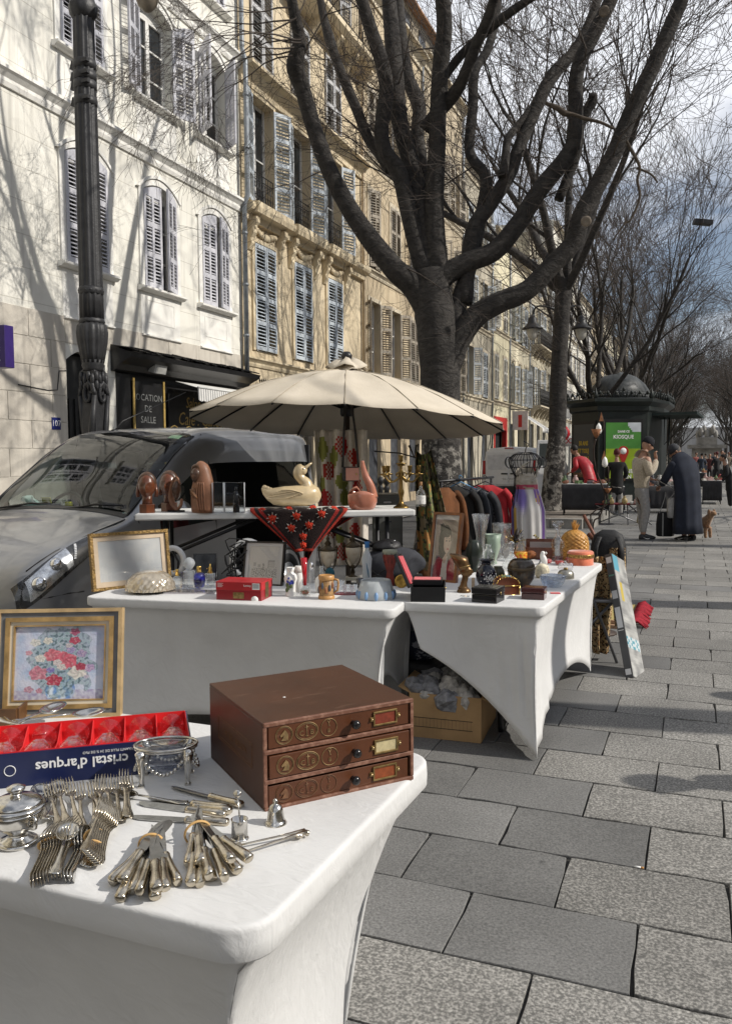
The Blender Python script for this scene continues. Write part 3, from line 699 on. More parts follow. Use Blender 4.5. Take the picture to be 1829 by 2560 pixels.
house('weathered_house','grey streaked townhouse with carved window hoods',34.22,39.55,14.0,st('weathered_render',(.50,.455,.36),(.30,.27,.215),.6),TR2,SHGR,2,[(4.3,6.4),(7.5,9.6),(10.6,12.5)],8,3.6,.3)
RED=mat('shop_red',(.52,.035,.03),.4,var=.12,scale=4)
house('red_shop_house','cream townhouse over a bright red shop front',39.57,43.6,12.6,st('cream_render',(.74,.68,.49),(.66,.60,.42),.25),TR2,SHC,2,[(4.4,6.6),(7.9,10.2)],12,3.9,.3,shop=RED)
house('arched_house','pale cream townhouse with arched windows and a white shop awning',43.62,49.2,12.2,st('pale_render',(.73,.67,.51),(.60,.54,.40),.35),TR2,SHGR,3,[(4.4,6.5),(7.8,10.0)],14,3.8,.5,arch=.2)
house('balcony_house','stained limestone townhouse with a long bracketed black iron balcony',49.22,57.6,14.6,st('stain_render',(.58,.53,.41),(.35,.31,.23),.6),TR2,SHGR,4,[(4.6,7.0),(8.2,10.6),(11.4,13.3)],17,4.0,.6,balc=(0,1))
house('tall_white_house','tall white rendered townhouse beyond the second tree',57.62,70,17.5,st('bright_render',(.76,.73,.64),(.66,.63,.55),.25),TR2,SHW,5,[(4.4,6.5),(7.6,9.7),(10.8,12.8),(13.8,15.6)],21,3.9,.4)
yy=70.02
for k in range(7):
 L=(9,12,8,14,10,13,16)[k];hh=(15,14,16.5,15,17,14.5,16)[k]
 house('far_townhouse',['pale townhouse standing just past the tall white one','buff townhouse beyond the kiosk','grey-beige townhouse deep down the street','cream townhouse near the far end of the terrace','stone townhouse at the hazy end of the terrace','warm beige townhouse next to last in the terrace','last visible townhouse closing the terrace'][k],yy,yy+L,hh,(MATS['bright_render'],MATS['buff_render'],MATS['stain_render'],MATS['cream_render'],MATS['sand_render'],MATS['pale_render'],MATS['weathered_render'])[k],TR2,(SHW,SHBR,SHGR,SHC)[k%4],3,[(4.4,6.5),(7.6,9.7),(10.8,12.8)],30+k,3.8,.3)
 yy+=L+.02
# shop fittings along the row
a=MB();a.add([(.1,46.4,3.9),(.1,48.9,3.9),(1.3,48.9,3.1),(1.3,46.4,3.1)],[(0,1,2,3)]);a.grid(24,1,lambda u,v:(1.3,46.4+2.5*u,3.1-.28*v+(.05*math.cos(u*48*PI)if v else 0)))
ao=a.build('awning',mat('awning_white',(.75,.74,.71),.8,var=.1),solid=.01,fix=False);ao.location=(FX,0,0);tag(ao,'white sloping shop awning with a scalloped edge beside the red shop','awning')
s=thing('projecting_sign','pale square hanging sign between the red shop and the white awning','sign',(FX,43.9,3.5));b=MB();b.bx(.15,.95,-.04,.04,-.55,.45);sb=b.build('sign_panel',mat('sign_grey',(.62,.60,.60),.5,var=.1),s)
b=MB();b.tube([(0,0,.55),(1.0,0,.55)],.025,6);b.tube([(.2,0,.55),(.2,0,.45)],.012,4);b.tube([(.9,0,.55),(.9,0,.45)],.012,4);b.build('bracket',IRON,s)
t_=MB();t_.bx(.45,.65,-.05,-.041,-.4,.25);t_.build('sign_mark',RED,sb)
SGR=mat('sign_red',(.5,.02,.03),.4,var=.05);SGW=mat('sign_white',(.8,.8,.8),.4,var=.05)
# ---------- terrace on the other side of the promenade (out of view, added to hold back sky light)
for k in range(9):
 y0=-52+k*17.5;hh=13+(k*7%3);t=thing('unseen_opposite_house','townhouse of the terrace facing the house row across the promenade','building',(29,y0+17.3,0),PI,'terrace across the promenade');ops=[(1.2+c*3.1,2.3+c*3.1,zs,zs+1.9,0)for c in range(5)for zs in(1,4.4,7.6,10.6)]
 w=MB();wall(w,0,17.3,-.1,hh,ops,.3);w.build('wall',MATS[('buff_render','pale_render','stain_render')[k%3]],t);b=MB();b.bx(-8,-.33,0,17.3,-.1,hh);b.build('building_core',DARKIN,t)
# houses of the same row behind the viewer, unseen, added to block sky light
for k in range(4):house('unseen_townhouse',('rendered townhouse right behind the white corner house','buff townhouse second along behind the white corner house','grey streaked townhouse third along behind the white corner house','cream townhouse fourth along behind the white corner house')[k],-12.6-14*k,1.46-14*k,14.5,MATS[('pale_render','buff_render','weathered_render','cream_render')[k]],TR2,SHGR,4,[(4.4,6.5),(7.6,9.7)],50+k,3.8,.3)
# ================================================================== TREES
def barkmat(name,dark,pale,lowpale=None):
 t=NT(name);b=t.n('ShaderNodeBsdfPrincipled');b.inputs['Roughness'].default_value=.82;b.inputs['Specular IOR Level'].default_value=.3
 geo=t.n('ShaderNodeNewGeometry');mp=t.n('ShaderNodeMapping');mp.inputs['Scale'].default_value=(1.6,1.6,2.6);t.l(geo.outputs['Position'],mp.inputs[0])
 nz=t.n('ShaderNodeTexNoise');nz.inputs['Scale'].default_value=5;nz.inputs['Detail'].default_value=11;nz.inputs['Roughness'].default_value=.65;nz.inputs['Distortion'].default_value=.6;t.l(mp.outputs[0],nz.inputs['Vector'])
 rp=t.n('ShaderNodeValToRGB');rp.color_ramp.elements[0].position=.3;rp.color_ramp.elements[1].position=.75;rp.color_ramp.elements[0].color=lin(dark);rp.color_ramp.elements[1].color=lin(pale);t.l(nz.outputs['Fac'],rp.inputs[0]);last=rp.outputs[0]
 if lowpale:
  n2=t.n('ShaderNodeTexNoise');n2.inputs['Scale'].default_value=5.5;n2.inputs['Detail'].default_value=7;n2.inputs['Roughness'].default_value=.7;t.l(geo.outputs['Position'],n2.inputs['Vector'])
  sp=t.n('ShaderNodeSeparateXYZ');t.l(geo.outputs['Position'],sp.inputs[0])
  mr=t.n('ShaderNodeMapRange');mr.inputs[1].default_value=1.6;mr.inputs[2].default_value=3.4;mr.inputs[3].default_value=.03;mr.inputs[4].default_value=-.3;t.l(sp.outputs['Z'],mr.inputs[0])
  a=t.n('ShaderNodeMath',operation='ADD');t.l(n2.outputs['Fac'],a.inputs[0]);t.l(mr.outputs[0],a.inputs[1])
  r2=t.n('ShaderNodeMapRange');r2.inputs[1].default_value=.52;r2.inputs[2].default_value=.58;t.l(a.outputs[0],r2.inputs[0])
  mx=t.n('ShaderNodeMixRGB');t.l(r2.outputs[0],mx.inputs[0]);t.l(last,mx.inputs[1]);mx.inputs[2].default_value=lin(lowpale);last=mx.outputs[0]
 t.l(last,b.inputs['Base Color'])
 bp=t.n('ShaderNodeBump');bp.inputs['Strength'].default_value=.9;bp.inputs['Distance'].default_value=.05;t.l(nz.outputs['Fac'],bp.inputs['Height']);t.l(bp.outputs[0],b.inputs['Normal'])
 t.l(b.outputs[0],t.out.inputs[0]);MATS[name]=t.m;return t.m
BARK=barkmat('bark',(.02,.018,.017),(.07,.063,.056),(.24,.225,.20))
TWIG=mat('twig_bark',(.072,.057,.047),.85,var=.25,scale=2)
def rdir(q):
 v=Vector((q.gauss(0,1),q.gauss(0,1),q.gauss(0,1)));return v.normalized()
def grow(mb,q,p,d,L,r,lev,segs=4,up=.12,wob=.22,kids=(4,4,4),n=3,minr=.0022,spread=.75,tw=None):
 """one branch and its offspring: tapered, bending, forking"""
 pts=[p.copy()];rad=[r];dd=d.normalized();step=L/segs
 for i in range(segs):
  dd=(dd+rdir(q)*wob+Vector((0,0,up))).normalized();p=p+dd*step;pts.append(p.copy());rad.append(max(minr,r*(1-.75*(i+1)/segs)))
 tgt=tw if(tw is not None and r<.02)else mb
 tgt.tube(pts,rad,n if r<.03 else(5 if r<.06 else 8),cap=False)
 if lev<=0:return
 k=kids[min(lev-1,len(kids)-1)]
 for c in range(k):
  u=q.uniform(.25,1.0)if c<k-1 else 1.0
  f=u*segs;i=min(int(f),segs-1);a=pts[i].lerp(pts[i+1],f-i);bd=(pts[i+1]-pts[i]).normalized()
  nd=(bd+rdir(q)*spread).normalized()
  rr_=max(minr,r*(1-.75*u)*.72)
  grow(mb,q,a,nd,L*q.uniform(.5,.78),rr_,lev-1,max(3,segs-1),up,wob*.95,kids,n,minr,spread,tw)
# ---------- the big tree behind the parasol: limbs traced, depth given by the spread of its crown
T1D=12.25;DS=1.1262
def tp1(px,py,dd):return CPOS+ray(px,py)*(T1D+dd)
LIMBS=[('trunk',[(1102,1330,128),(1102,1240,108),(1103,1100,98),(1101,1000,98),(1098,900,101),(1090,800,104),(1077,735,100),(1070,680,90)],0,0),('a',[(1080,790,70),(1035,715,66),(985,672,56),(901,565,47),(835,452,43),(790,338,40),(755,220,40),(738,165,46),(748,100,32),(733,22,27),(718,-75,22)],-1.2,1),('b',[(975,425,30),(946,382,27),(919,344,26),(892,275,26),(865,214,25),(835,134,24),(823,95,27),(808,38,20),(790,-60,16)],.8,1),('c',[(1078,730,60),(1037,596,46),(999,439,42),(963,382,40),(953,325,38),(965,229,38),(953,153,36),(927,76,34),(904,0,31),(880,-90,26)],-.4,1),('d',[(1082,730,66),(1068,620,54),(1049,515,46),(1030,420,44),(999,305,42),(988,191,42),(980,95,40),(972,0,36),(968,-90,30)],.5,1),('e',[(1088,700,56),(1076,573,44),(1058,458,38),(1043,344,34),(1047,267,36),(1018,191,34),(1003,95,30),(995,0,26),(990,-90,20)],1.3,1),('f',[(1092,700,62),(1085,534,48),(1091,382,44),(1095,267,42),(1102,153,42),(1110,76,40),(1106,0,38),(1095,-80,30)],-.9,1),('g',[(1062,325,36),(1095,280,36),(1133,237,33),(1158,193,30),(1190,112,28),(1226,27,27),(1245,-60,22)],-1.6,1),('g2',[(1112,190,22),(1150,140,22),(1212,81,24),(1280,27,22),(1350,-20,18)],-.8,1),('h',[(1108,880,60),(1150,745,44),(1180,640,36),(1199,552,32),(1214,449,30),(1185,404,26),(1172,368,26),(1181,269,26),(1185,180,25),(1217,126,22),(1239,45,20),(1250,-50,16)],.9,1),('i',[(1075,735,62),(1110,690,56),(1170,655,50),(1235,628,48),(1293,561,45),(1351,471,44),(1423,381,42),(1437,314,38),(1441,180,36),(1481,90,36),(1526,0,34),(1565,-90,26)],-.6,1),('j',[(1160,760,40),(1181,583,40),(1221,516,38),(1255,465,36),(1275,430,34),(1298,365,32),(1324,305,32),(1360,224,32),(1387,180,34),(1432,130,26),(1472,58,24),(1495,-10,22)],.6,1),('k',[(1112,930,72),(1145,850,62),(1190,790,58),(1250,755,54),(1315,727,50),(1378,664,48),(1432,606,46),(1452,539,46),(1495,458,44),(1535,381,42),(1571,292,40),(1598,233,40),(1639,148,38),(1679,54,36),(1706,-10,34),(1735,-100,28)],-1.0,1),('l',[(1255,440,26),(1262,400,22),(1268,350,20),(1289,319,18),(1340,256,16)],.3,.4),('m',[(1395,500,24),(1440,385,24),(1450,310,24),(1478,255,26),(1480,235,20)],-.2,.2),]
tr1=MB();tw1=MB();q1=random.Random(11)
for nm,pts,sp_,dens in LIMBS:
 n=len(pts);P=[];Rr=[]
 for i,(x,y,w_)in enumerate(pts):
  u=i/(n-1);dd=sp_*u**1.3;P.append(tp1(x,y,dd));Rr.append(w_*.5*(T1D+dd)/PF)
 if nm=='trunk':P.insert(0,Vector((P[0].x,P[0].y,-.05)));Rr.insert(0,.46)
 Q=catmull(P,5);RR=[]
 for i in range(len(P)-1):RR+=[lerp(Rr[i],Rr[i+1],j/5)for j in range(5)]
 RR.append(Rr[-1]);RR=[r_*(1+.05*nz2(i*.6,hash(nm)%50))for i,r_ in enumerate(RR)]
 tr1.tube(Q,RR,14)
 if nm in('trunk',):continue
 endd=(Q[-1]-Q[-4]).normalized()
 if dens>=1:
  grow(tr1,q1,Q[-1],endd,3.2,RR[-1],4,6,.06,.16,(5,4,3,3),3,.004,.6,tw1)
 for i in range(6,len(Q)-1):
  if q1.random()<.36*dens and Q[i].z>4.2:
   side=(rdir(q1)+(Q[i+1]-Q[i]).normalized()*.4).normalized()
   if q1.random()<.7:side=(side-FWD*.25).normalized()
   big=q1.random()<.35
   grow(tr1,q1,Q[i]+side*RR[i]*.5,side,q1.uniform(1.0,1.9)if big else q1.uniform(.4,.9),.014 if big else .007,3 if big else 2,5,.03,.26,(4,4,3),3,.0022,.8,tw1)
# drooping spray off the far-left limb, and the snapped branch caught on the right
for s_ in range(9):
 p0=tp1(738+q1.uniform(-10,15),165-q1.uniform(0,170),-1.1);d0=-RGT*q1.uniform(.6,1)+UPV*q1.uniform(-.35,.3)+FWD*q1.uniform(-.4,.4)
 grow(tr1,q1,p0,d0,q1.uniform(1.0,1.7),.016,4,6,-.05,.24,(4,4,3,3),3,.0022,.7,tw1)
for s_ in range(10):
 x=q1.uniform(790,960);y=q1.uniform(120,520);p0=tp1(x,y,q1.uniform(-.5,.8));d0=-RGT*q1.uniform(-.3,1)+UPV*q1.uniform(-.5,.2)+FWD*q1.uniform(-.5,.5)
 grow(tr1,q1,p0,d0,q1.uniform(.8,1.3),.011,3,6,-.02,.26,(4,4,3),3,.0022,.8,tw1)
brk=[[(1362,258,7),(1392,270,13),(1410,283,14),(1432,286,8),(1459,296,9),(1500,306,7),(1531,321,7)],[(1565,352,6),(1575,372,8),(1598,417,7),(1592,450,7),(1598,494,6),(1576,548,5),(1560,560,4),(1531,601,3)],[(1590,420,6),(1625,435,5),(1643,457,4)]]
bk=MB()
for pl in brk:bk.tube(catmull([tp1(x,y,-.75)for x,y,w_ in pl],4),[w_*.5*T1D/PF for w_ in catmull([(w_,0,0)for x,y,w_ in pl],4)for w_ in[w_[0]]],7)
T1=thing('street_tree','bare street tree with a wide dark trunk and sweeping limbs behind the parasol','tree',(-3.42,11.5,0),group='bare street trees along the promenade')
def to_local(o,par):o.parent=par;o.matrix_parent_inverse=Matrix.Translation(-Vector(par.location));return o
to_local(tr1.build('trunk',BARK,fix=False),T1);to_local(tw1.build('crown',TWIG,fix=False),T1);to_local(bk.build('snapped_branch',mat('dead_wood',(.075,.058,.042),.9,var=.35,scale=20)),T1)
for k,(x,y,dd,nm)in enumerate(((1464,553,-.55,0),(1509,28,-.5,0))):
 c_=MB();p0=tp1(x,y,dd-.18);c_.lathe([(.04,0),(.075,.0),(.075,.015),(.04,.02),(0,.012)],12);o=c_.build('pruning_scar',mat('scar_wood',(.22,.185,.145),.9,var=.2),T1)
 o.matrix_parent_inverse=Matrix.Translation(-Vector(T1.location));o.location=p0;o.rotation_euler=(CPOS-p0).to_track_quat('Z','Y').to_euler()
# ---------- the other trees of both rows
def make_tree(seed,fork,nl,trunk_r,lean=(0,0),H=13.0,vase=.5,kids=(4,4,3),sparse=False):
 q=random.Random(seed);tb=MB();tw=MB()
 top=Vector((lean[0],lean[1],fork));P=[Vector((0,0,-.1)),Vector((0,0,.15)),top*.3+Vector((.05,0,0)),top*.65,top]
 tb.tube(catmull(P,4),[trunk_r*(1.5,1.18,1.0,.92,.95)[min(4,i//4)]for i in range(17)],12)
 for k in range(nl):
  a=2*PI*(k+q.uniform(-.25,.25))/nl;o=q.uniform(.3,.62)*vase*2 if k else .1;d=Vector((math.cos(a)*o,math.sin(a)*o,1)).normalized()
  L=(H-fork)*q.uniform(.42,.55);r=trunk_r*q.uniform(.42,.6);p=top+Vector((math.cos(a),math.sin(a),0))*trunk_r*.35-Vector((0,0,.25));pts=[p];rd=[r*1.15];dd=d
  for s in range(6):
   dd=(dd+rdir(q)*.13+Vector((0,0,.03))).normalized();p=p+dd*L/6;pts.append(p.copy());rd.append(r*(1-.5*(s+1)/6))
  tb.tube(pts,rd,8,cap=False)
  for s in range(2,7):
   for c in range(((1 if s<4 else 2)if s<6 else 3)if not sparse else(1 if s>3 else 0)):
    nd=(dd+rdir(q)*.62+Vector((0,0,.15))).normalized()
    grow(tb,q,pts[s],nd,(H-fork)*q.uniform(.2,.36),rd[s]*.5,3,5,.03,.2,kids,3,.0062,.6,tw)
 a=tb.build('trunk',BARK,fix=False);b=tw.build('crown',TWIG,fix=False);r=(a.data,b.data);bpy.data.objects.remove(a);bpy.data.objects.remove(b);return r
TV=[make_tree(3,5.6,6,.215,(.28,.1),14.5,.8),make_tree(8,3.2,5,.21,(-.15,.1),14,1.0),make_tree(21,3.9,6,.22,(.2,-.2),14,1.0),make_tree(33,6.2,4,.24,(.1,.1),13.5,.3,(3,3,2),True)]
def put_tree(v,x,y,rz,s,label,z=0.0):
 o=thing('street_tree',label,'tree',(x,y,z),rz,'bare street trees along the promenade');o.scale=(s,s,s)
 inst(TV[v][0],'trunk',o);inst(TV[v][1],'crown',o);return o
put_tree(0,-3.3,20.35,.2,1.0,'bare street tree with a tall straight trunk standing in the raised bed',.18)
put_tree(1,-3.25,29.6,2.1,1.0,'bare street tree forking low in front of the poster kiosk',.1)
for i in range(16):
 put_tree((2,1,0)[i%3],-3.3+rnd.uniform(-.2,.3),39+9.4*i+rnd.uniform(-.6,.6),i*1.3,rnd.uniform(.93,1.08),'distant bare street tree in the long row past the kiosk')
for i in range(17):
 yy=(6.15,15.9,25.4,35,44.5)[i]if i<5 else 44.5+9.5*(i-4)
 put_tree((0,2,1,2,1)[i%5]if i>1 else 3,(6.6 if i<8 else 4.6)+(0 if i<2 else rnd.uniform(-.3,.5)),yy,i*.9+(1.9 if i==0 else .4),1.0 if i<2 else rnd.uniform(.95,1.1),'bare street tree on the open side of the promenade opposite the house row')
for i,(x,y)in enumerate(((-3.4,-7.2),(-3.3,-16.5),(6.6,-5.5),(6.5,-15))):put_tree((1,2,3,2)[i],x,y,i*1.7,1.0,('bare street tree standing behind the viewer on the road side','second bare street tree behind the viewer on the road side','bare street tree behind the viewer on the open side','second bare street tree behind the viewer on the open side')[i])  # unseen trees behind the viewer, added to cut down the sky light
put_tree(3,7.4,10.3,2.6,1.0,'slender bare street tree on the open side level with the raised bed')
# ================================================================== VANS AND STREET FURNITURE
CARP=mat('car_paint_grey',(.27,.275,.285),.36,.6,var=.08,scale=2,coat=.8)
RUB=mat('rubber_black',(.015,.015,.016),.75,var=.2);TRIMB=mat('trim_black',(.012,.012,.013),.4,var=.1)
CHR=mat('chrome',(.75,.76,.78),.1,1.0,var=.03)
def winglass(name,tint,refl):
 t=NT(name);tr=t.n('ShaderNodeBsdfTransparent');tr.inputs[0].default_value=lin(tint);gl=t.n('ShaderNodeBsdfGlossy');gl.inputs['Roughness'].default_value=.015
 fo_=schlick(t,.04+refl)
 m=t.n('ShaderNodeMixShader');t.l(fo_,m.inputs[0]);t.l(tr.outputs[0],m.inputs[1]);t.l(gl.outputs[0],m.inputs[2]);t.l(m.outputs[0],t.out.inputs[0]);MATS[name]=t.m;return t.m
WSG=winglass('windscreen_glass',(.55,.64,.60),.0);SIDEG=winglass('side_glass',(.35,.38,.38),.03);HLG=winglass('headlight_glass',(.95,.95,.95),.05)
def cm(a,b,c,d,t):return .5*((2*b)+(c-a)*t+(2*a-5*b+4*c-d)*t*t+(3*b-a-3*c+d)*t**3)
class Hull:
 def __init__(s,st):s.st=st;s.n=len(st);s.m=len(st[0][1])
 def pt(s,u,v):
  u=max(0,min(s.n-1-1e-6,u));v=max(0,min(s.m-1-1e-6,v));i,a=int(u),u-int(u);k,b=int(v),v-int(v)
  def ring(j):
   y,r=s.st[max(0,min(s.n-1,j))];g_=lambda q:r[max(0,min(s.m-1,q))]
   if k+2>s.m-1:e=(-r[s.m-2][0],r[s.m-2][1])
   else:e=g_(k+2)
   p0,p1,p2=g_(k-1),g_(k),g_(k+1)
   return(cm(p0[0],p1[0],p2[0],e[0],b),y,cm(p0[1],p1[1],p2[1],e[1],b))
  A=[ring(j)for j in(i-1,i,i+1,i+2)]
  return Vector((cm(A[0][0],A[1][0],A[2][0],A[3][0],a),cm(A[0][1],A[1][1],A[2][1],A[3][1],a),cm(A[0][2],A[1][2],A[2][2],A[3][2],a)))
 def nrm(s,u,v):
  e=.02;n=(s.pt(u+e,v)-s.pt(u-e,v)).cross(s.pt(u,v+e)-s.pt(u,v-e))
  if n.length<1e-9:return Vector((0,0,1))
  n.normalize();p=s.pt(u,v)
  return n if n.dot(p-Vector((0,p.y,.8)))>0 else-n
 def patch(s,mb,u0,u1,v0,v1,nu,nv,off=0.0,mi=0,mirror=False,poly=None):
  sx=-1 if mirror else 1
  def fn(a,b):
   if poly:uu,vv=poly(a,b)
   else:uu,vv=lerp(u0,u1,a),lerp(v0,v1,b)
   p=s.pt(uu,vv)+(s.nrm(uu,vv)*off if off else Vector((0,0,0)));return(p.x*sx,p.y,p.z)
  mb.grid(nu,nv,fn,mi,True)
 def line(s,mb,pts,r,off=.001,mirror=False,n=4):
  sx=-1 if mirror else 1;mb.tube([((p.x)*sx,p.y,p.z)for p in[s.pt(u,v)+s.nrm(u,v)*off for u,v in pts]],r,n)
low=[(.83,.2),(.85,.45),(.855,.7)]
VS=[(-.06,[(.40,.34),(.46,.42),(.48,.50),(.48,.58),(.45,.66),(.38,.72),(.22,.75),(0,.76)]),(.03,[(.64,.24),(.70,.40),(.72,.55),(.71,.69),(.67,.79),(.56,.86),(.34,.89),(0,.90)]),(.25,[(.78,.22),(.82,.42),(.838,.60),(.825,.80),(.785,.93),(.67,.995),(.41,1.03),(0,1.04)]),(.62,[(.82,.22),(.848,.45),(.853,.68),(.848,.90),(.82,1.04),(.71,1.09),(.43,1.135),(0,1.15)]),(1.0,[(.83,.2),(.85,.45),(.856,.7),(.85,.97),(.835,1.12),(.75,1.17),(.46,1.215),(0,1.235)]),(1.32,low+[(.85,1.03),(.826,1.24),(.745,1.385),(.455,1.45),(0,1.47)]),(1.72,low+[(.85,1.05),(.803,1.42),(.715,1.66),(.435,1.72),(0,1.74)]),(2.05,low+[(.85,1.06),(.786,1.56),(.70,1.825),(.42,1.87),(0,1.885)]),(2.5,low+[(.85,1.06),(.782,1.59),(.70,1.885),(.42,1.925),(0,1.935)]),(3.45,low+[(.85,1.06),(.782,1.59),(.70,1.895),(.42,1.935),(0,1.945)]),(4.25,low+[(.85,1.06),(.78,1.58),(.695,1.87),(.42,1.91),(0,1.92)]),(4.42,[(.7,.25),(.74,.45),(.75,.7),(.74,1.05),(.68,1.5),(.6,1.8),(.36,1.84),(0,1.85)])]
VAN=thing('grey_van','dark silver van with its sliding door open parked behind the stall','van',(-4.93,4.3,-.12))
HV=Hull(VS);body=MB();ws=MB();SGW_={}
for i in range(len(VS)-1):
 for k in range(7):
  wind=(4<=i<7 and k>=5);sidew=(i in(5,6,7)and k==3)or(i==6 and k==4 and False)
  op=(i in(8,)and k in(1,2,3))
  for mir in(False,True):
   tgt=ws if wind else SGW_.setdefault((i>7,mir),MB())if sidew or(i in(8,9)and k==3)else body
   if op and not mir:continue
   if sidew and not mir and i in(6,7):continue
   HV.patch(tgt,i,i+1,k,k+1,5,4,0,0,mir)
def cap(i):
 r=VS[i][1];y=VS[i][0];pts=[(x,y,z)for x,z in r]+[(-x,y,z)for x,z in reversed(r[:-1])];body.add(pts,[tuple(range(len(pts)))],0,True)
cap(0);cap(-1)
bo=body.build('body',CARP,VAN,weld=True);bo['label']='dark silver metallic bodywork'
ws.build('windscreen',WSG,VAN,weld=True);[q_.build('side_window',SIDEG,VAN,weld=True)for q_ in SGW_.values()]
# seams, cowl, wheel arches
for mir in(False,True):
 for pts,rr_ in(([(1.15,4.55),(1.6,4.6),(2,4.62),(3,4.72),(3.9,4.85)],.006),([(.6,2.9),(1,2.75),(1.5,2.55),(2,2.4),(2.4,2.2)],.005),([(4.1,4.6),(4.15,4),(4.2,3),(4.2,2),(4.2,1)],.006),([(7.3,5),(7.3,4),(7.3,3),(7.3,1)],.006),([(4.05,5.0),(5,5.02),(6,5.02),(7,5.02)],.012)):sm_=MB();HV.line(sm_,pts,rr_,0,mir);sm_.build('panel_seam',TRIMB,VAN)
cw=MB();HV.patch(cw,3.93,4.07,5,7,2,8,.006);HV.patch(cw,3.93,4.07,5,7,2,8,.006,0,True);cw.build('cowl',TRIMB,VAN)
wp=MB()
for(x0,x1)in((-.55,.05),(.15,.68)):wp.tube([(x0,.98,1.22),((x0+x1)/2,1.04,1.262),(x1,1.06,1.255)],.009,5)
wp.build('wiper',TRIMB,VAN)
for mir in(False,True):
 sx=-1 if mir else 1
 pol=lambda a,b:(lerp(.6,2.8,a),lerp(lerp(2.35,3.45,a),lerp(4.1,4.6,a**.8),b))
 hb=MB();HV.patch(hb,0,0,0,0,12,5,.003,0,mir,pol);ho=hb.build('headlight',TRIMB,VAN)
 pol2=lambda a,b:(lerp(.95,2.2,a),lerp(lerp(2.7,3.35,a),lerp(4.0,4.45,a),b))
 hc=MB();HV.patch(hc,0,0,0,0,8,4,.007,0,mir,pol2);hc.build('reflector',mat('reflector',(.62,.64,.66),.22,.9,var=.3,scale=25),ho)
 for(uu,vv,rr_)in((1.25,3.4,.07),(1.8,3.85,.06)):
  p=HV.pt(uu,vv)+HV.nrm(uu,vv)*.008;bl=MB();bl.ball((p.x*sx,p.y,p.z),rr_*.75,12,8);bl.build('bulb',CHR,ho)
 ld=MB()
 for q in range(9):p=HV.pt(2.25+.02*q,3.62+.1*q)+HV.nrm(2.3,3.9)*.01;ld.box((p.x*sx,p.y,p.z),(.007,.022,.007))
 ld.build('running_light',mat('lamp_white',(.8,.82,.85),.3),ho)
 hg=MB();HV.patch(hg,0,0,0,0,12,5,.014,0,mir,pol);hg.build('lens',HLG,ho)
 mm=MB();mm.ball((sx*.98,1.42,1.2),(.1,.06,.085),10,8);mm.tube([(sx*.83,1.42,1.14),(sx*.93,1.42,1.17)],.025,6);mm.build('wing_mirror',CARP if not mir else TRIMB,VAN)
 for yw in(.78,3.55):
  wl=MB();T=Matrix.Translation((sx*.76,yw,.31))@Matrix.Rotation(PI/2,4,'Y');wl.lathe([(.12,-.09),(.29,-.1),(.31,-.07),(.31,.07),(.29,.1),(.2,.1),(.19,.06),(0,.06)],24,T=T);wo_=wl.build('wheel',RUB,VAN)
  rm=MB();rm.lathe([(.0,.0),(.19,.0),(.2,.03)],20,T=T@Matrix.Translation((0,0,.07*sx)));rm.build('rim',mat('rim_alloy',(.4,.41,.42),.35,.8),wo_)
  ar=MB();ar.tube([(sx*.845,yw+.36*math.cos(t),.31+.36*math.sin(t))for t in[PI*k/12 for k in range(13)]],.03,6);ar.build('wheel_arch',TRIMB,VAN)
gr_=MB();gr_.box((0,-.045,.62),(.7,.05,.16))
for k in range(4):gr_.box((0,-.075,.56+.04*k),(.66,.02,.012))
gr_.build('grille',TRIMB,VAN)
an=MB();an.tube([(-.28,2.18,1.90),(-.26,2.28,2.0),(-.02,3.0,2.32)],[.012,.006,.003],5);an.ball((-.28,2.18,1.90),(.03,.05,.02),8,6);an.build('aerial',TRIMB,VAN)
# inside: floor, dash, seats, bulkhead lining
iin=MB();iin.bx(-.78,.78,1.1,4.3,.3,.34);iin.bx(-.76,.76,1.02,1.45,.85,1.08);iin.grid(1,1,lambda u,v:(-.74+1.48*u,1.0+.6*v,1.14-.02*v));iin.bx(-.8,.8,4.22,4.26,.3,1.78);iin.bx(-.62,.62,2.3,4.2,1.83,1.85)
for x in(-.4,.4):iin.box((x,2.2,.75),(.5,.5,.25));iin.box((x,2.5,1.15),(.48,.16,.75),(.2,0,0));iin.box((x,2.56,1.6),(.26,.12,.2),(.15,0,0))
iin.tube([(-.4+.19*math.cos(t),1.6+.09*math.sin(t),1.16+.16*math.sin(t))for t in[2*PI*k/16 for k in range(16)]],.016,6,closed=True)
iin.build('interior',mat('interior_dark',(.02,.02,.021),.8,var=.2),VAN)
RS=MB();RS.bx(-.7,-.66,3.2,3.9,.3,1.5);RS.build('interior_panel',mat('interior_red',(.2,.02,.02),.6),VAN)
vz=-.12
def vloc(x,y,z):return Vector((-4.93+x,4.3+y,-.12+z))
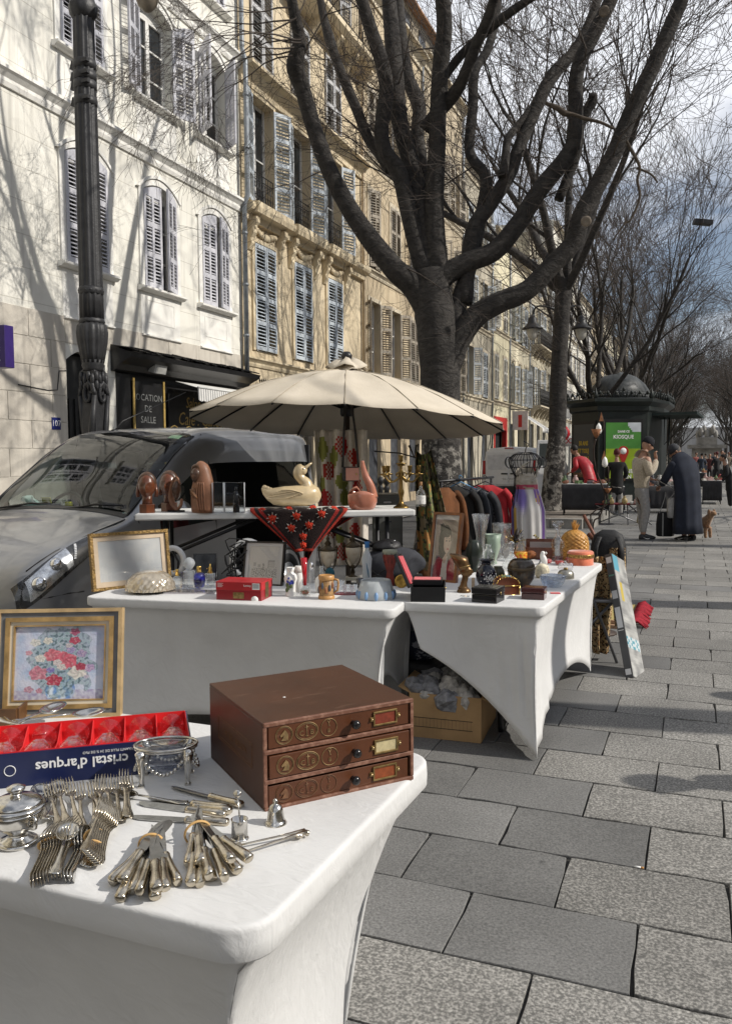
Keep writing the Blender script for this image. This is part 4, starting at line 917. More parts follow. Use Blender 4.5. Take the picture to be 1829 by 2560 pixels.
# things lying on the dashboard
tb=thing('tissue_box','pale blue tissue box with a tissue pulled up on the van dashboard','box',vloc(-.52,1.32,1.145),.1)
b=MB();b.bx(-.14,.14,-.06,.06,0,.085);b.build('carton',mat('carton_pale',(.42,.56,.58),.7,var=.12),tb)
b=MB();b.grid(8,5,lambda u,v:(-.09+.18*u+.02*math.sin(v*5),.03*math.sin(u*9+v*3),.08+.09*v*math.sin(PI*(.15+.75*u))),sm=True);b.build('tissue',mat('tissue_white',(.75,.82,.82),.9),tb,solid=.002,fix=False)
b=MB();b.lathe([(.0,0),(.028,.0),(.032,.01),(.032,.11),(.028,.12),(0,.12)],16);b=b.build('drink_can',mat('can_yellow',(.5,.42,.03),.3,.6,var=.2),loc=vloc(-.08,1.3,1.145));tag(b,'yellow drink can standing on the van dashboard','can')
b=MB();b.grid(14,6,lambda u,v:(-.22+.44*u,-.1+.2*v,.012+.02*math.sin(u*7)+.018*math.sin(v*9+u*4)),sm=True,colfn=lambda u,v:(.62,.70,.68)if(int(u*14)+int(v*6)*2)%5 else(.18,.33,.42));o=b.build('folded_newspaper',PAINT('news_paint',rough=.85,var=.2),loc=vloc(.35,1.28,1.15),rot=(0,0,-.2),solid=.012,fix=False);tag(o,'crumpled folded newspaper spread on the van dashboard','newspaper')
b=MB();b.box((0,0,.075),(.1,.006,.15),(.25,0,0),col=(.55,.45,.08))
for k in range(5):b.box((0,-.006-.0035*k,.12-.02*k),(.07,.004,.006),(.25,0,0),col=(.25,.12,.03))
o=b.build('yellow_card',PAINT('card_paint',rough=.7,var=.05),loc=vloc(-.5,1.5,1.14));tag(o,'small yellow printed card propped behind the van windscreen','card')
b=MB();HV.patch(b,6.62,6.85,5.35,5.75,2,2,-.006);o=b.build('windscreen_sticker',mat('sticker_green',(.45,.62,.42),.6),VAN)
# ---------- white panel van seen from behind
WV=thing('white_van','white panel van seen from its closed rear doors beside the clothes rail','van',(-6.3,29.6,-.12))
WP=mat('van_white',(.70,.70,.69),.3,var=.04,coat=.5)
ring=lambda s_,zt:[(-.93*s_,.35),(-.97*s_,.6),(-.98*s_,1.05),(-.93*s_,1.5),(-.84*s_,zt-.12),(-.70*s_,zt-.02),(0,zt+.03),(.70*s_,zt-.02),(.84*s_,zt-.12),(.93*s_,1.5),(.98*s_,1.05),(.97*s_,.6),(.93*s_,.35)]
b=MB();b.loft([[(x,y,z)for x,z in ring(s_,zt)]for y,s_,zt in((0,.97,1.93),(.06,1,1.97),(1.5,1,1.99),(3.5,1,1.97),(3.9,.98,1.80),(4.5,.96,1.3),(5.1,.9,1.1),(5.2,.8,.9))]);b.build('body',WP,WV)
for sx in(-1,1):
 d=MB();d.bx(min(sx*.012,sx*.86),max(sx*.012,sx*.86),-.025,.03,.62,1.82);dd_=d.build('rear_door',WP,WV,bev=.02)
 pn=MB();pn.bx(min(sx*.1,sx*.78),max(sx*.1,sx*.78),-.032,-.02,1.18,1.72);pn.build('blank_window',mat('van_white_panel',(.60,.60,.60),.45),dd_,bev=.025)
 h_=MB();h_.bx(min(sx*.05,sx*.28),max(sx*.05,sx*.28),-.045,-.02,1.0,1.05);h_.build('handle',TRIMB,dd_)
 l_=MB();l_.bx(min(sx*.87,sx*.96),max(sx*.87,sx*.96),-.02,.08,1.0,1.5);l_.build('tail_light',mat('lamp_red',(.4,.02,.02),.25),WV)
 for yw in(1.0,4.2):
  wl=MB();wl.lathe([(.1,-.1),(.3,-.11),(.33,-.08),(.33,.08),(.3,.11),(.1,.1)],18,T=Matrix.Translation((sx*.84,yw,.33))@Matrix.Rotation(PI/2,4,'Y'));wl.build('wheel',RUB,WV)
b=MB();b.bx(-.95,.95,-.12,.1,.3,.58);b.build('bumper',TRIMB,WV,bev=.03)
b=MB();b.bx(-.26,.26,-.035,-.026,.78,.89);pl=b.build('number_plate',mat('plate_white',(.75,.75,.73),.4),WV);text('CC-720-EV',.1,TRIMB,parent=pl,loc=(0,-.037,.835),rot=(PI/2,0,0))
b=MB();b.bx(-.16,.16,-.01,.03,1.93,1.97);b.build('brake_light',MATS['lamp_red'],WV)
# opened front door further off with green-jacket reflection
b=thing('van_door','white van door swung open behind the second tree','door',(-4.45,24.5,-.1),.5)
m_=MB();m_.prism([(0,0),(.95,0),(.98,.95),(.55,1.75),(.08,1.75)],-.03,.03,T=Matrix.Rotation(PI/2,4,'X'));m_.build('door_panel',WP,b,bev=.015)
m_=MB();m_.prism([(.12,1.0),(.9,1.0),(.5,1.65),(.14,1.65)],-.034,.034,T=Matrix.Rotation(PI/2,4,'X'));m_.build('window',SIDEG,b)
b.location.z=.25
# ---------- ornate lamp post in front of the white house
LPP=CPOS+ray(233,900)*9.9
LP=thing('lamp_post','tall black fluted cast-iron lamp post with a scrolled pedestal before the white house','lamp post',(LPP.x,LPP.y,0))
IRN=mat('cast_iron',(.035,.035,.037),.5,.2,var=.25,scale=9,bump=.3,bscale=50)
lz=lambda zz:zat(LPP,500+zz/2.619);lw=9.9/PF/2.619/2*.97
def fluted(mb,prof,n=48,fl=12,dp=.06):mb.lathe(prof,n,flute=(fl,dp))
b=MB();fluted(b,[(152*lw,lz(780)),(150*lw,lz(620)),(148*lw,lz(580)),(146*lw,lz(300)),(140*lw,lz(-400)),(134*lw,lz(-900)),(130*lw,lz(-1200)),(126*lw,9.2)]);b.build('shaft',IRN,LP)
b=MB();b.lathe([(150*lw,lz(625)),(165*lw,lz(612)),(165*lw,lz(585)),(150*lw,lz(572))],24)
for k in range(14):a=2*PI*k/14;b.ball((78*lw*2*math.cos(a)*.98,78*lw*2*math.sin(a)*.98,lz(598)),15*lw*1.3,8,6)
b.build('bead_ring',IRN,LP)
b=MB();b.lathe([(140*lw,lz(1120)),(132*lw,lz(1105)),(150*lw,lz(1085)),(140*lw,lz(1070)),(150*lw,lz(1050))],24);fluted(b,[(142*lw,lz(1068)),(165*lw,lz(1010)),(192*lw,lz(930)),(202*lw,lz(870)),(190*lw,lz(830)),(160*lw,lz(810))],56,14,.05);b.lathe([(160*lw,lz(812)),(172*lw,lz(800)),(160*lw,lz(785)),(152*lw,lz(778))],24);b.build('vase',IRN,LP)
pd=MB();hw_=118*lw;zt_=lz(1118);pd.bx(-hw_,hw_,-hw_,hw_,0.25,zt_);pd.bx(-hw_*1.25,hw_*1.25,-hw_*1.25,hw_*1.25,0,.25)
pd.build('pedestal',IRN,LP,bev=.012)
for ang in(0,PI/2,PI,-PI/2):
 s_=MB();T=Matrix.Rotation(ang,4,'Z');pts=[]
 for k in range(26):
  t=k/25;a=t*4.2*PI/2;r_=.13*(1-t*.8);pts.append(T@Vector((hw_*.15+r_*math.cos(a)*.7,-hw_-.012,zt_-.3+r_*math.sin(a)*1.3)))
 s_.tube(pts,.026,6);s_.tube([T@Vector((hw_*.15+.09,-hw_-.012,zt_-.3)),T@Vector((hw_*.5,-hw_-.012,zt_-.7)),T@Vector((0,-hw_-.012,zt_-1.0))],[.03,.04,.02],6)
 for k in range(8):p=T@Vector((-hw_*.8+.1*(k%4)*.55,-hw_-.01,zt_-.08-.1*(k//4)-.03*(k%2)));s_.ball(p,(.03,.03,.07),6,5)
 s_.build('scroll',IRN,LP)
for z_,lab in((lz(-640),0),(lz(-745),1),(lz(-805),2),(lz(-880),3)):
 s_=MB();s_.lathe([(134*lw,-.05),(150*lw,-.045),(150*lw,.045),(134*lw,.05)],20,(0,0,z_));s_.box((-.11,-.05,0),(.07,.05,.05))if False else None
 s_.box((.1,-.11,z_),(.09,.05,.04));s_.box((-.14,-.03,z_+.01),(.06,.04,.1),(0,.3,0));s_.build('clamp_band',IRN,LP)
b=MB();b.lathe([(132*lw,lz(-1180)),(170*lw,lz(-1210)),(185*lw,lz(-1260)),(150*lw,lz(-1300)),(130*lw,lz(-1340))],24,flute=(10,.06));b.build('capital',IRN,LP)
# lantern hanging from its arm (only the globe's lower end shows)
gp=CPOS+ray(368,5)*9.6;b=MB();b.tube([(0,0,7.75),(.35,.1,8.0),(gp.x-LPP.x,gp.y-LPP.y,7.9),(gp.x-LPP.x,gp.y-LPP.y,gp.z+.12)],.03,8);b.build('arm',IRN,LP)
b=MB();b.lathe([(0,-.19),(.02,-.185),(.05,-.17),(.11,-.11),(.14,-.02),(.14,.08),(.12,.15),(.2,.16),(.2,.2),(.05,.35),(0,.36)],20,(gp.x-LPP.x,gp.y-LPP.y,gp.z+.07));b.build('lantern',mat('lantern_globe',(.20,.17,.13),.35,var=.25,scale=10),LP)
# ---------- twin-lantern lamp by the second tree
L2P=CPOS+ray(1402,1000)*24.0
L2=thing('lamp_post','twin-armed lamp post with hanging pale globes half hidden by the second tree trunk','lamp post',(L2P.x,L2P.y,0))
zt_=zat(L2P,790);b=MB();b.lathe([(.2,0),(.22,1.2),(.12,1.4),(.09,1.6),(.075,zt_),(.11,zt_+.05),(.05,zt_+.4),(0,zt_+.5)],12);b.build('shaft',IRN,L2)
for k,px_ in enumerate((1330,1452)):
 e=CPOS+ray(px_,800)*24.0;dx=e.x-L2P.x;dy=e.y-L2P.y;zz=zat(e,825)
 b=MB();b.tube(catmull([(0,0,zt_),(dx*.4,dy*.4,zt_+.25),(dx*.85,dy*.85,zt_+.3),(dx,dy,zt_+.05),(dx,dy,zz+.42)],4),.03,6);b.build('arm',IRN,L2)
 b=MB();b.lathe([(.05,.5),(.12,.42),(.14,.3),(.2,.2),(.3,.13),(.3,.1)],14,(dx,dy,zz-.08));hd=b.build('hood',IRN,L2)
 b=MB();b.lathe([(0,-.3),(.08,-.28),(.14,-.18),(.17,0),(.17,.12)],14,(dx,dy,zz));b.build('globe',mat('globe_pale',(.55,.53,.47),.4),hd)
e=CPOS+ray(1755,556)*26;b=MB();b.box((0,0,0),(.55,.3,.13),(0,.12,.3));b.tube([(0,0,.06),(0,0,3)],.006,4)
o=b.build('hanging_light',IRN,loc=e);tag(o,'dark flat street light slung among the bare branches','street light')
# ---------- poster kiosk
KZ=27.4
kp=lambda px,d:CPOS+ray(px,1140)*d
KP=[kp(1427,28.7),kp(1494,27.4),kp(1616,27.6),kp(1652,29.0)]
K0=(KP[1]+KP[2])/2;K0.z=0
KI=thing('news_kiosk','dark green cast-metal news kiosk with domed roof, crested cornice and posters','kiosk',K0)
KG=mat('kiosk_green',(.014,.02,.018),.45,var=.25,scale=4)
pl=[(p.x-K0.x,p.y-K0.y)for p in KP];pl+=[(pl[3][0]+.1,pl[3][1]+2.0),(pl[0][0]-.2,pl[0][1]+2.2)]
b=MB();b.prism(pl,0,3.25);b.prism([(x*1.03,y*1.03+.02-.03)for x,y in pl],0,.5);KB_=b.build('body',KG,KI)
cx_=sum(p[0]for p in pl)/6;cy_=sum(p[1]for p in pl)/6
def scl(s_):return[(cx_+(x-cx_)*s_,cy_+(y-cy_)*s_)for x,y in pl]
b=MB();b.loft([[(x,y,z)for x,y in scl(s_)]for s_,z in((1.02,3.0),(1.05,3.05),(1.05,3.18),(1.12,3.26),(1.17,3.32),(1.17,3.42),(1.0,3.46))],sm=False);b.build('cornice',KG,KI)
b=MB();P_=scl(1.13)
for i in range(6):
 a_,c_=P_[i],P_[(i+1)%6];L=math.hypot(c_[0]-a_[0],c_[1]-a_[1]);n_=max(3,int(L/.26));tx=(c_[0]-a_[0])/L;ty=(c_[1]-a_[1])/L
 for k in range(n_):
  u=(k+.5)/n_;x,y=lerp(a_[0],c_[0],u),lerp(a_[1],c_[1],u);big=.26 if k==n_//2 else .15
  b.tube([(x+tx*.1*math.cos(t),y+ty*.1*math.cos(t),3.46+big*math.sin(t))for t in[PI*s_/7 for s_ in range(8)]],.022,5);b.ball((x,y,3.46+big),(.05,.05,.07),6,5)
 b.lathe([(.05,3.4),(.09,3.5),(.05,3.62),(0,3.8)],8,(a_[0],a_[1],0))
b.build('crest',KG,KI)
b=MB();b.loft([[(cx_+(x-cx_)*s_,cy_+(y-cy_)*s_*.9,z)for x,y in pl]for s_,z in((.62,3.44),(.64,3.6),(.62,3.85),(.52,4.1),(.36,4.3),(.16,4.4),(.02,4.46))],sm=True);dm=b.build('dome',mat('dome_slate',(.05,.055,.055),.5,var=.3,scale=8),KI)
b=MB()
for i in range(6):
 for k in range(8):
  for r_ in range(3):
   u=(k+.5)/8;a_,c_=pl[i],pl[(i+1)%6];s_=.645-.02*r_;x=cx_+(lerp(a_[0],c_[0],u)-cx_)*s_;y=cy_+(lerp(a_[1],c_[1],u)-cy_)*s_*.9;b.box((x,y,3.62+.085*r_),(.05,.05,.04),(0,0,.78))
b.build('dome_scales',mat('scale_zinc',(.3,.31,.31),.4,.5),dm,kind='stuff')
# poster panels: green one on the front face, dark one on the left face
def faceT(a_,c_,off):
 t_=Vector((c_[0]-a_[0],c_[1]-a_[1],0)).normalized();n_=Vector((t_.y,-t_.x,0));M=Matrix.Identity(4)
 for j in range(3):M[j][0]=t_[j];M[j][1]=(0,0,1)[j];M[j][2]=n_[j]
 M.translation=Vector((a_[0],a_[1],0))+n_*off;return M,Vector((c_[0]-a_[0],c_[1]-a_[1],0)).length
M,L=faceT(pl[1],pl[2],.01)
fb=MB();fb.box((L/2,1.72,.0),(1.36,2.06,.06));fo=fb.build('poster_case',TRIMB,KI);fo.matrix_local=M
PG=PAINT('poster_paint',rough=.3,var=.04)
def poster(nx,ny,w_,h_,fn,x0,y0,par,name='poster'):
 g_=MB();g_.grid(nx,ny,lambda u,v:(x0+(u-.5)*w_,y0+(v-.5)*h_,.034),sm=False,colfn=fn);return g_.build(name,PG,par,fix=False)
po=poster(24,30,1.22,1.86,lambda u,v:(.62,.66,.70)if(u>.62 and v>.83+(1-u)*.43*.0 and(u-.62)>(.97-v)*1.2-.02 and v>.84)else((.09,.28,.06)if v>.52 else(.30,.42,.03)),L/2,1.70,fo)
for s_,sz,y_ in(('DANS CE',.1,2.33),('KIOSQUE',.17,2.15),('CUISINE',.19,1.0),('GREEN',.19,.82)):text(s_,sz,WHT,parent=fo,loc=(L/2,y_,.038),bold=.004)
pb=MB();T0=Matrix.Translation((L/2,1.66,.037));ptsp=[(.19*math.cos(a),.19*math.sin(a))for a in[PI*(-.15)+PI*1.3*k/16 for k in range(17)]]+[(0,-.46)]
pb.prism(ptsp,0,.004,T=T0);pb.build('map_pin',mat('pin_red',(.45,.03,.02),.4),po);pb=MB();pb.lathe([(.11,0),(.11,.004),(0,.005)],18,T=Matrix.Translation((L/2,1.68,.041)));pb.build('map_pin_dot',WHT,po)
M2,L2_=faceT(pl[0],pl[1],.01)
fb=MB();fb.box((L2_/2,1.7,0),(min(1.2,L2_-.1),2.0,.05));f2=fb.build('poster_case',TRIMB,KI);f2.matrix_local=M2
poster(2,12,min(1.05,L2_-.2),1.8,lambda u,v:(.06,.065,.07)if v>.12 else(.13,.07,.03),L2_/2,1.7,f2)
for k,s_ in enumerate(('50 ANS','ET TOUJ','DANS LA')):text(s_,.2,mat('letter_yellow',(.55,.40,.03),.5,var=0),parent=f2,loc=(L2_/2,1.95-.26*k,.038),xs=.75,bold=.008)
cv=MB()
for k in range(7):cv.box((.75,-.5+k*.2,2.93-.015*k),(1.5,.19,.09))
co=cv.build('canopy',mat('canopy_green',(.02,.035,.032),.5,var=.2),KI);co.location=(pl[3][0]-.25,pl[3][1]-.6,0);co.rotation_euler=(0,0,-.15)
sb=MB();q_=Vector((pl[3][0],pl[3][1],0));sb.tube([q_+Vector((.1,-.5,2.9)),q_+Vector((.1,-.5,1.9)),q_+Vector((.9,-.7,2.85))],.02,5);sb.tube([q_+Vector((.25,-.3,0)),q_+Vector((.25,-.3,2.9))],.03,6);sb.build('canopy_strut',KG,KI)
# ---------- road signs
def rsign(name,label,px_,py_,d,rad,kind):
 p=CPOS+ray(px_,py_)*d;s=thing(name,label,'sign',(p.x,p.y,0));b=MB();b.cyl((0,.03,0),(0,.03,p.z+rad),.03,n=8);b.build('pole',mat('pole_grey',(.3,.3,.3),.5,.5),s)
 T=Matrix.Translation((0,0,p.z))@Matrix.Rotation(PI/2,4,'X');b=MB()
 if kind=='round':b.lathe([(0,0),(rad,0),(rad,.012),(0,.012)],24,T=T);pn=b.build('sign_panel',SGR,s);b=MB();b.lathe([(0,.012),(rad*.72,.013),(0,.016)],24,T=T);b.build('sign_field',SGW,pn)
 return s,p,T
s_,p_,T_=rsign('road_sign','round red-bordered road sign with two black arrows beside the second tree',1403,1083,27,.27,'round')
b=MB()
for x_,d_ in((-.07,-1),(.07,1)):b.box((x_,-.018,p_.z),(.035,.004,.2));b.prism([(x_-.055,d_*.06),(x_+.055,d_*.06),(x_,d_*.15)],0,.004,T=Matrix.Translation((0,-.018,p_.z))@Matrix.Rotation(PI/2,4,'X'))
b.build('arrow',TRIMB,s_)
p_=CPOS+ray(1420,1103)*42;s_=thing('oval_sign','white oval shop sign with red lettering on a post','sign',(p_.x,p_.y,0));b=MB();b.cyl((-.5,.1,0),(-.5,.1,p_.z),.04,n=8);b.build('pole',MATS['pole_grey'],s_)
b=MB();b.lathe([(0,0),(.5,0),(.5,.06),(0,.06)],24,sy=.55,T=Matrix.Translation((0,0,p_.z))@Matrix.Rotation(PI/2,4,'X'));sp_=b.build('sign_panel',SGW,s_);text('XXX',.34,SGR,parent=sp_,loc=(0,-.065,p_.z),rot=(PI/2,0,0),bold=.01)
# bollards on the house-side pavement (seen under the parasol)
bl=MB();bl.lathe([(.09,0),(.1,.05),(.075,.12),(.065,.75),(.08,.8),(.05,.85),(.04,.88),(.075,.93),(.08,.98),(.05,1.05),(0,1.07)],14)
for k,(px_,d_)in enumerate(((951,19.5),(966,19.0))):
 p_=CPOS+ray(px_,1250)*d_;o=inst(bl.build('bollard',IRN)if k==0 else blo,'bollard',None,(p_.x,p_.y,-.005))if k else bl.build('bollard',IRN,None,(p_.x,p_.y,-.005));blo=o
 tag(o,('black iron ball-topped bollard on the pavement by the ochre house door','squat second iron bollard next to the ball-topped one')[k],'bollard','iron bollards on the pavement')
# monument and block closing the view
p_=CPOS+ray(1765,1105)*120;b=MB();b.bx(-2,2,-2,2,-.1,2.6);b.bx(-2.6,2.6,-2.6,2.6,2.6,3.1);b.bx(-1.4,1.4,-1.4,1.4,3.1,4.2)
for k in range(7):b.ball((-1.2+.4*k,-.3*(k%2),4.6+.35*(k%3)),(.35,.35,.7),7,6)
o=b.build('monument',mat('monument_stone',(.30,.29,.27),.85,var=.25,scale=1),loc=(p_.x,p_.y,0));tag(o,'square stone monument with figures on top at the end of the promenade','monument')
b=MB()
for k in range(9):x0=-70+k*24;b.bx(x0,x0+23.5,0,12,-.1,12+3*math.sin(k*2.3))
o=b.build('end_terrace',st('end_render',(.42,.40,.37),(.34,.32,.30),.3),loc=(10,235,0));tag(o,'hazy pale terrace closing the far end of the promenade','building')
# ================================================================== STALL: TABLES, PARASOL, RAIL
def clothmat(name,col,wr=.5):
 t=NT(name);b=t.n('ShaderNodeBsdfPrincipled');b.inputs['Roughness'].default_value=.75;b.inputs['Specular IOR Level'].default_value=.25;b.inputs['Base Color'].default_value=lin(col)
 geo=t.n('ShaderNodeNewGeometry');mp=t.n('ShaderNodeMapping');mp.inputs['Rotation'].default_value=(.5,.9,.3);mp.inputs['Scale'].default_value=(2.5,7,2.5);t.l(geo.outputs['Position'],mp.inputs[0])
 n1=t.n('ShaderNodeTexNoise');n1.inputs['Scale'].default_value=4.5;n1.inputs['Detail'].default_value=5;n1.inputs['Distortion'].default_value=1.6;t.l(mp.outputs[0],n1.inputs['Vector'])
 n2=t.n('ShaderNodeTexNoise');n2.inputs['Scale'].default_value=420;t.l(geo.outputs['Position'],n2.inputs['Vector'])
 n3=t.n('ShaderNodeTexNoise');n3.inputs['Scale'].default_value=6;n3.inputs['Detail'].default_value=6;t.l(geo.outputs['Position'],n3.inputs['Vector'])
 mr=t.n('ShaderNodeMapRange');mr.inputs[1].default_value=.3;mr.inputs[2].default_value=.6;mr.inputs[3].default_value=.93;mr.inputs[4].default_value=1.0;t.l(n3.outputs['Fac'],mr.inputs[0])
 mx=t.n('ShaderNodeMixRGB',blend_type='MULTIPLY');mx.inputs[0].default_value=1;mx.inputs[1].default_value=lin(col);t.l(mr.outputs[0],mx.inputs[2]);t.l(mx.outputs[0],b.inputs['Base Color'])
 b1=t.n('ShaderNodeBump');b1.inputs['Strength'].default_value=wr;b1.inputs['Distance'].default_value=.012;t.l(n1.outputs['Fac'],b1.inputs['Height'])
 b2=t.n('ShaderNodeBump');b2.inputs['Strength'].default_value=.12;b2.inputs['Distance'].default_value=.001;t.l(n2.outputs['Fac'],b2.inputs['Height']);t.l(b1.outputs[0],b2.inputs['Normal']);t.l(b2.outputs[0],b.inputs['Normal'])
 t.l(b.outputs[0],t.out.inputs[0]);MATS[name]=t.m;return t.m
CLOTH=clothmat('stretch_cloth',(.63,.63,.625),.3)
LEGM=mat('table_leg',(.022,.022,.024),.4,.4,var=.15)
def stretch_cloth(name,C,zt,feet,arch,label,pull=.05,rad=.035,rim=.05,N=26,scallop=0.0,folds=0.0):
 """C corners (x,y) counter-clockwise; feet (x,y,z) below each corner; arch height of each side's lower edge"""
 m=MB();cx=sum(c[0]for c in C)/4;cy=sum(c[1]for c in C)/4;per=[]
 V2=[Vector(c_)for c_ in C]
 for i in range(4):
  a,b,z_=V2[i],V2[(i+1)%4],V2[i-1];fa,fb=Vector(feet[i]),Vector(feet[(i+1)%4]);n=(b-a).normalized();out=Vector((n.y,-n.x));n0=(a-z_).normalized();o0=Vector((n0.y,-n0.x));cen=a-n0*rad+n*rad
  for k in range(7):
   o_=o0.slerp(out,k/6);per.append((cen+o_*rad,o_,Vector((fa.x,fa.y)),fa.z,0.0,i))
  a2,b2=a+n*rad,b-n*rad
  for k in range(1,N):
   u=k/N;f=fa.lerp(fb,u);per.append((a2.lerp(b2,u),out,Vector((f.x,f.y)),lerp(fa.z,fb.z,u)+arch[i]*(1-abs(2*u-1)**2.4),u,i))
 n=len(per);rings=[]
 def ring(fn):rings.append([fn(*q)for q in per])
 ring(lambda p,o,f,zb,u,i:(lerp(p.x,cx,.5),lerp(p.y,cy,.5),zt))
 ring(lambda p,o,f,zb,u,i:(p.x-o.x*.05,p.y-o.y*.05,zt))
 for off,dz_,sc_ in((-.012,.0,0),(-.007,.0,0),(-.0025,.0012,0),(-.0005,.004,0),(.0,.009,0),(.001,rim*.5,.6),(.0,rim-.004,1),(-.003,rim-.0005,1.3),(-.012,rim+.001,1.3),(-.022,rim+.004,1.3)):
  ring(lambda p,o,f,zb,u,i:(p.x+o.x*off,p.y+o.y*off,zt-dz_+scallop*sc_*math.sin(u*110)))
 V=14
 for v_ in range(1,V+1):
  v=v_/V
  def fn(p,o,f,zb,u,i,v=v):
   z=lerp(zt-rim,zb,v);hz=(zt-rim-z)/(zt-rim);e=hz**.75;mid=1-abs(2*u-1)**2
   x,y=lerp(p.x,f.x,e),lerp(p.y,f.y,e);pl=pull*mid*math.sin(PI*min(1,hz*1.1))+pull*.6*math.sin(PI*hz)
   w_=folds*hz*math.sin(u*95+hz*3)*max(0,(u if i==0 else 1-u)-.45)*(.4+.6*math.sin(u*37))if folds and i<2 else 0
   return(x-o.x*(pl-w_+.026*(1-hz)),y-o.y*(pl-w_+.026*(1-hz)),z)
  ring(fn)
 m.loft([[(cx+(p[0]-cx)*.02,cy+(p[1]-cy)*.02,zt)for p in rings[0]]]+rings,cap=False)
 o=m.build(name,CLOTH,solid=.0025);o.modifiers['s'].offset=1
 tag(o,label,'tablecloth','white stretch tablecloths');return o
def fold_table(label,C,zt,kick=-.3,top=None):
 c=[sum(p[0]for p in C)/4,sum(p[1]for p in C)/4];t=thing('folding_table',label,'table',(c[0],c[1],0),group='folding market tables')
 L=[Vector((p[0]-c[0],p[1]-c[1]))for p in C];m=MB();m.prism([(p.x*.94,p.y*.94)for p in L],zt-.045,zt-.006);m.build('tabletop',top or mat('table_plastic',(.62,.62,.60),.5,var=.06),t,bev=.008)
 if(L[1]-L[0]).length>(L[2]-L[1]).length:ends=((L[0],L[3]),(L[1],L[2]))
 else:ends=((L[0],L[1]),(L[3],L[2]))
 for a,b in ends:
  inn=-((a+b)/2).normalized()*.32;d=(b-a).normalized()*.22;m=MB()
  for p,s in((a,1),(b,-1)):
   q=p+inn+d*s;kk=kick if(s==1)else-.3;m.tube(catmull([(q.x,q.y,zt-.05),(q.x,q.y,zt*.5),(q.x,q.y,zt*.36),(q.x-d.x*s*kk,q.y-d.y*s*kk,zt*.22),(q.x-d.x*s*kk,q.y-d.y*s*kk,.0)],4),.016,8)
  q1,q2=a+inn+d,b+inn-d;m.tube([(q1.x,q1.y,zt*.33),(q2.x,q2.y,zt*.33)],.014,8);m.tube([(q1.x,q1.y,zt-.07),(q2.x,q2.y,zt-.07)],.014,8)
  m.build('leg',LEGM,t)
 return t
def quad(o,ux,w,uy,d):o,ux,uy=Vector(o),Vector(ux).normalized(),Vector(uy).normalized();return[tuple(o),tuple(o+ux*w),tuple(o+ux*w+uy*d),tuple(o+uy*d)]
TZ=.75
# near table
CN=[(-2.42,1.075),(-.632,1.085),(-.60,1.945),(-2.40,1.94)]
fold_table('folding table under the white cloth carrying the silver cutlery',CN,TZ-.004)
NCL=stretch_cloth('tablecloth',CN,TZ,[(-2.3,1.25,.012),(-.82,1.25,.012),(-.79,1.78,.012),(-2.3,1.78,.012)],(.13,.10,.3,.3),'white stretch cloth over the table that carries the silver cutlery',.05,.075,.058,40)
sm=MB();cn_,o_=Vector((-.632-.075,1.085+.075)),Vector((.70,-.71));pts=[Vector((cn_.x,cn_.y,TZ+.004)),Vector((*(cn_+o_*.06),TZ+.0035)),Vector((*(cn_+o_*.074),TZ-.006)),Vector((*(cn_+o_*.0775),TZ-.03)),Vector((*(cn_+o_*.074),TZ-.057))]
for k in range(1,13):hz=k/12;p=(cn_+o_*.075).lerp(Vector((-.82,1.25)),hz**.75)-o_*(.05*.6*math.sin(PI*hz)+.026*(1-hz)-.004);pts.append(Vector((p.x,p.y,lerp(TZ-.058,.012,hz))))
sm.tube(pts[2:],.0016,5);sm.build('seam',mat('seam_grey',(.35,.35,.35),.9),NCL)
# back table
CB=quad((-3.10,3.56),(1.70,.20),1.74,(-.20,1.70),.74)
fold_table('folding table under the white cloth in front of the upper shelf',CB,TZ-.004)
FB=[Vector(c).lerp(Vector((-2.3,4.0)),.09)for c in CB]
stretch_cloth('tablecloth',CB,TZ,[(f.x,f.y,.012)for f in FB],(.12,.3,.3,.3),'white stretch cloth with a scalloped rim over the table below the upper shelf',.05,.05,.045,40,.0025)
# right table: its front-left foot has slipped off, so the cloth sweeps up there
CR=[(-1.43,3.995),(-.695,4.07),(-.60,5.95),(-1.36,5.98)]
fold_table('folding table under the white cloth crowded with glassware and boxes',CR,TZ-.004,.7)
stretch_cloth('tablecloth',CR,TZ,[(-1.26,4.06,.50),(-.706,3.995,.012),(-.652,5.78,.012),(-1.3,5.85,.012)],(.03,.20,.3,.3),'white stretch cloth pulled up at one corner over the glassware table',.03,.05,.045,30,0,.05)
# upper shelf: plain white plastic folding table, taller
SZ=1.15
CS=quad((-3.365,4.36),(1.59,.92),1.85,(-.92,1.59),.56)
c=[sum(p[0]for p in CS)/4,sum(p[1]for p in CS)/4];SH=thing('raised_shelf_table','narrow white plastic table raised on black struts behind the main stall','table',(c[0],c[1],0),group='folding market tables')
L=[(p[0]-c[0],p[1]-c[1])for p in CS];m=MB();m.prism(L,SZ-.045,SZ);m.build('tabletop',mat('shelf_white',(.68,.68,.66),.5,var=.08,scale=5),SH,bev=.01)
sx,sy=Vector(L[1])-Vector(L[0]),Vector(L[3])-Vector(L[0])
def sp(u,v):q=Vector(L[0])+sx*u+sy*v;return q
for v in(.12,.88):
 for(u0,u1)in((.1,.42),(.9,.58)):
  m=MB();a,b=sp(u0,v),sp(u1,v);m.tube([(a.x,a.y,.86),(b.x,b.y,SZ-.05)],.013,6);m.tube([(a.x,a.y,0),(a.x,a.y,SZ-.045)],.016,8);m.build('leg',LEGM,SH)
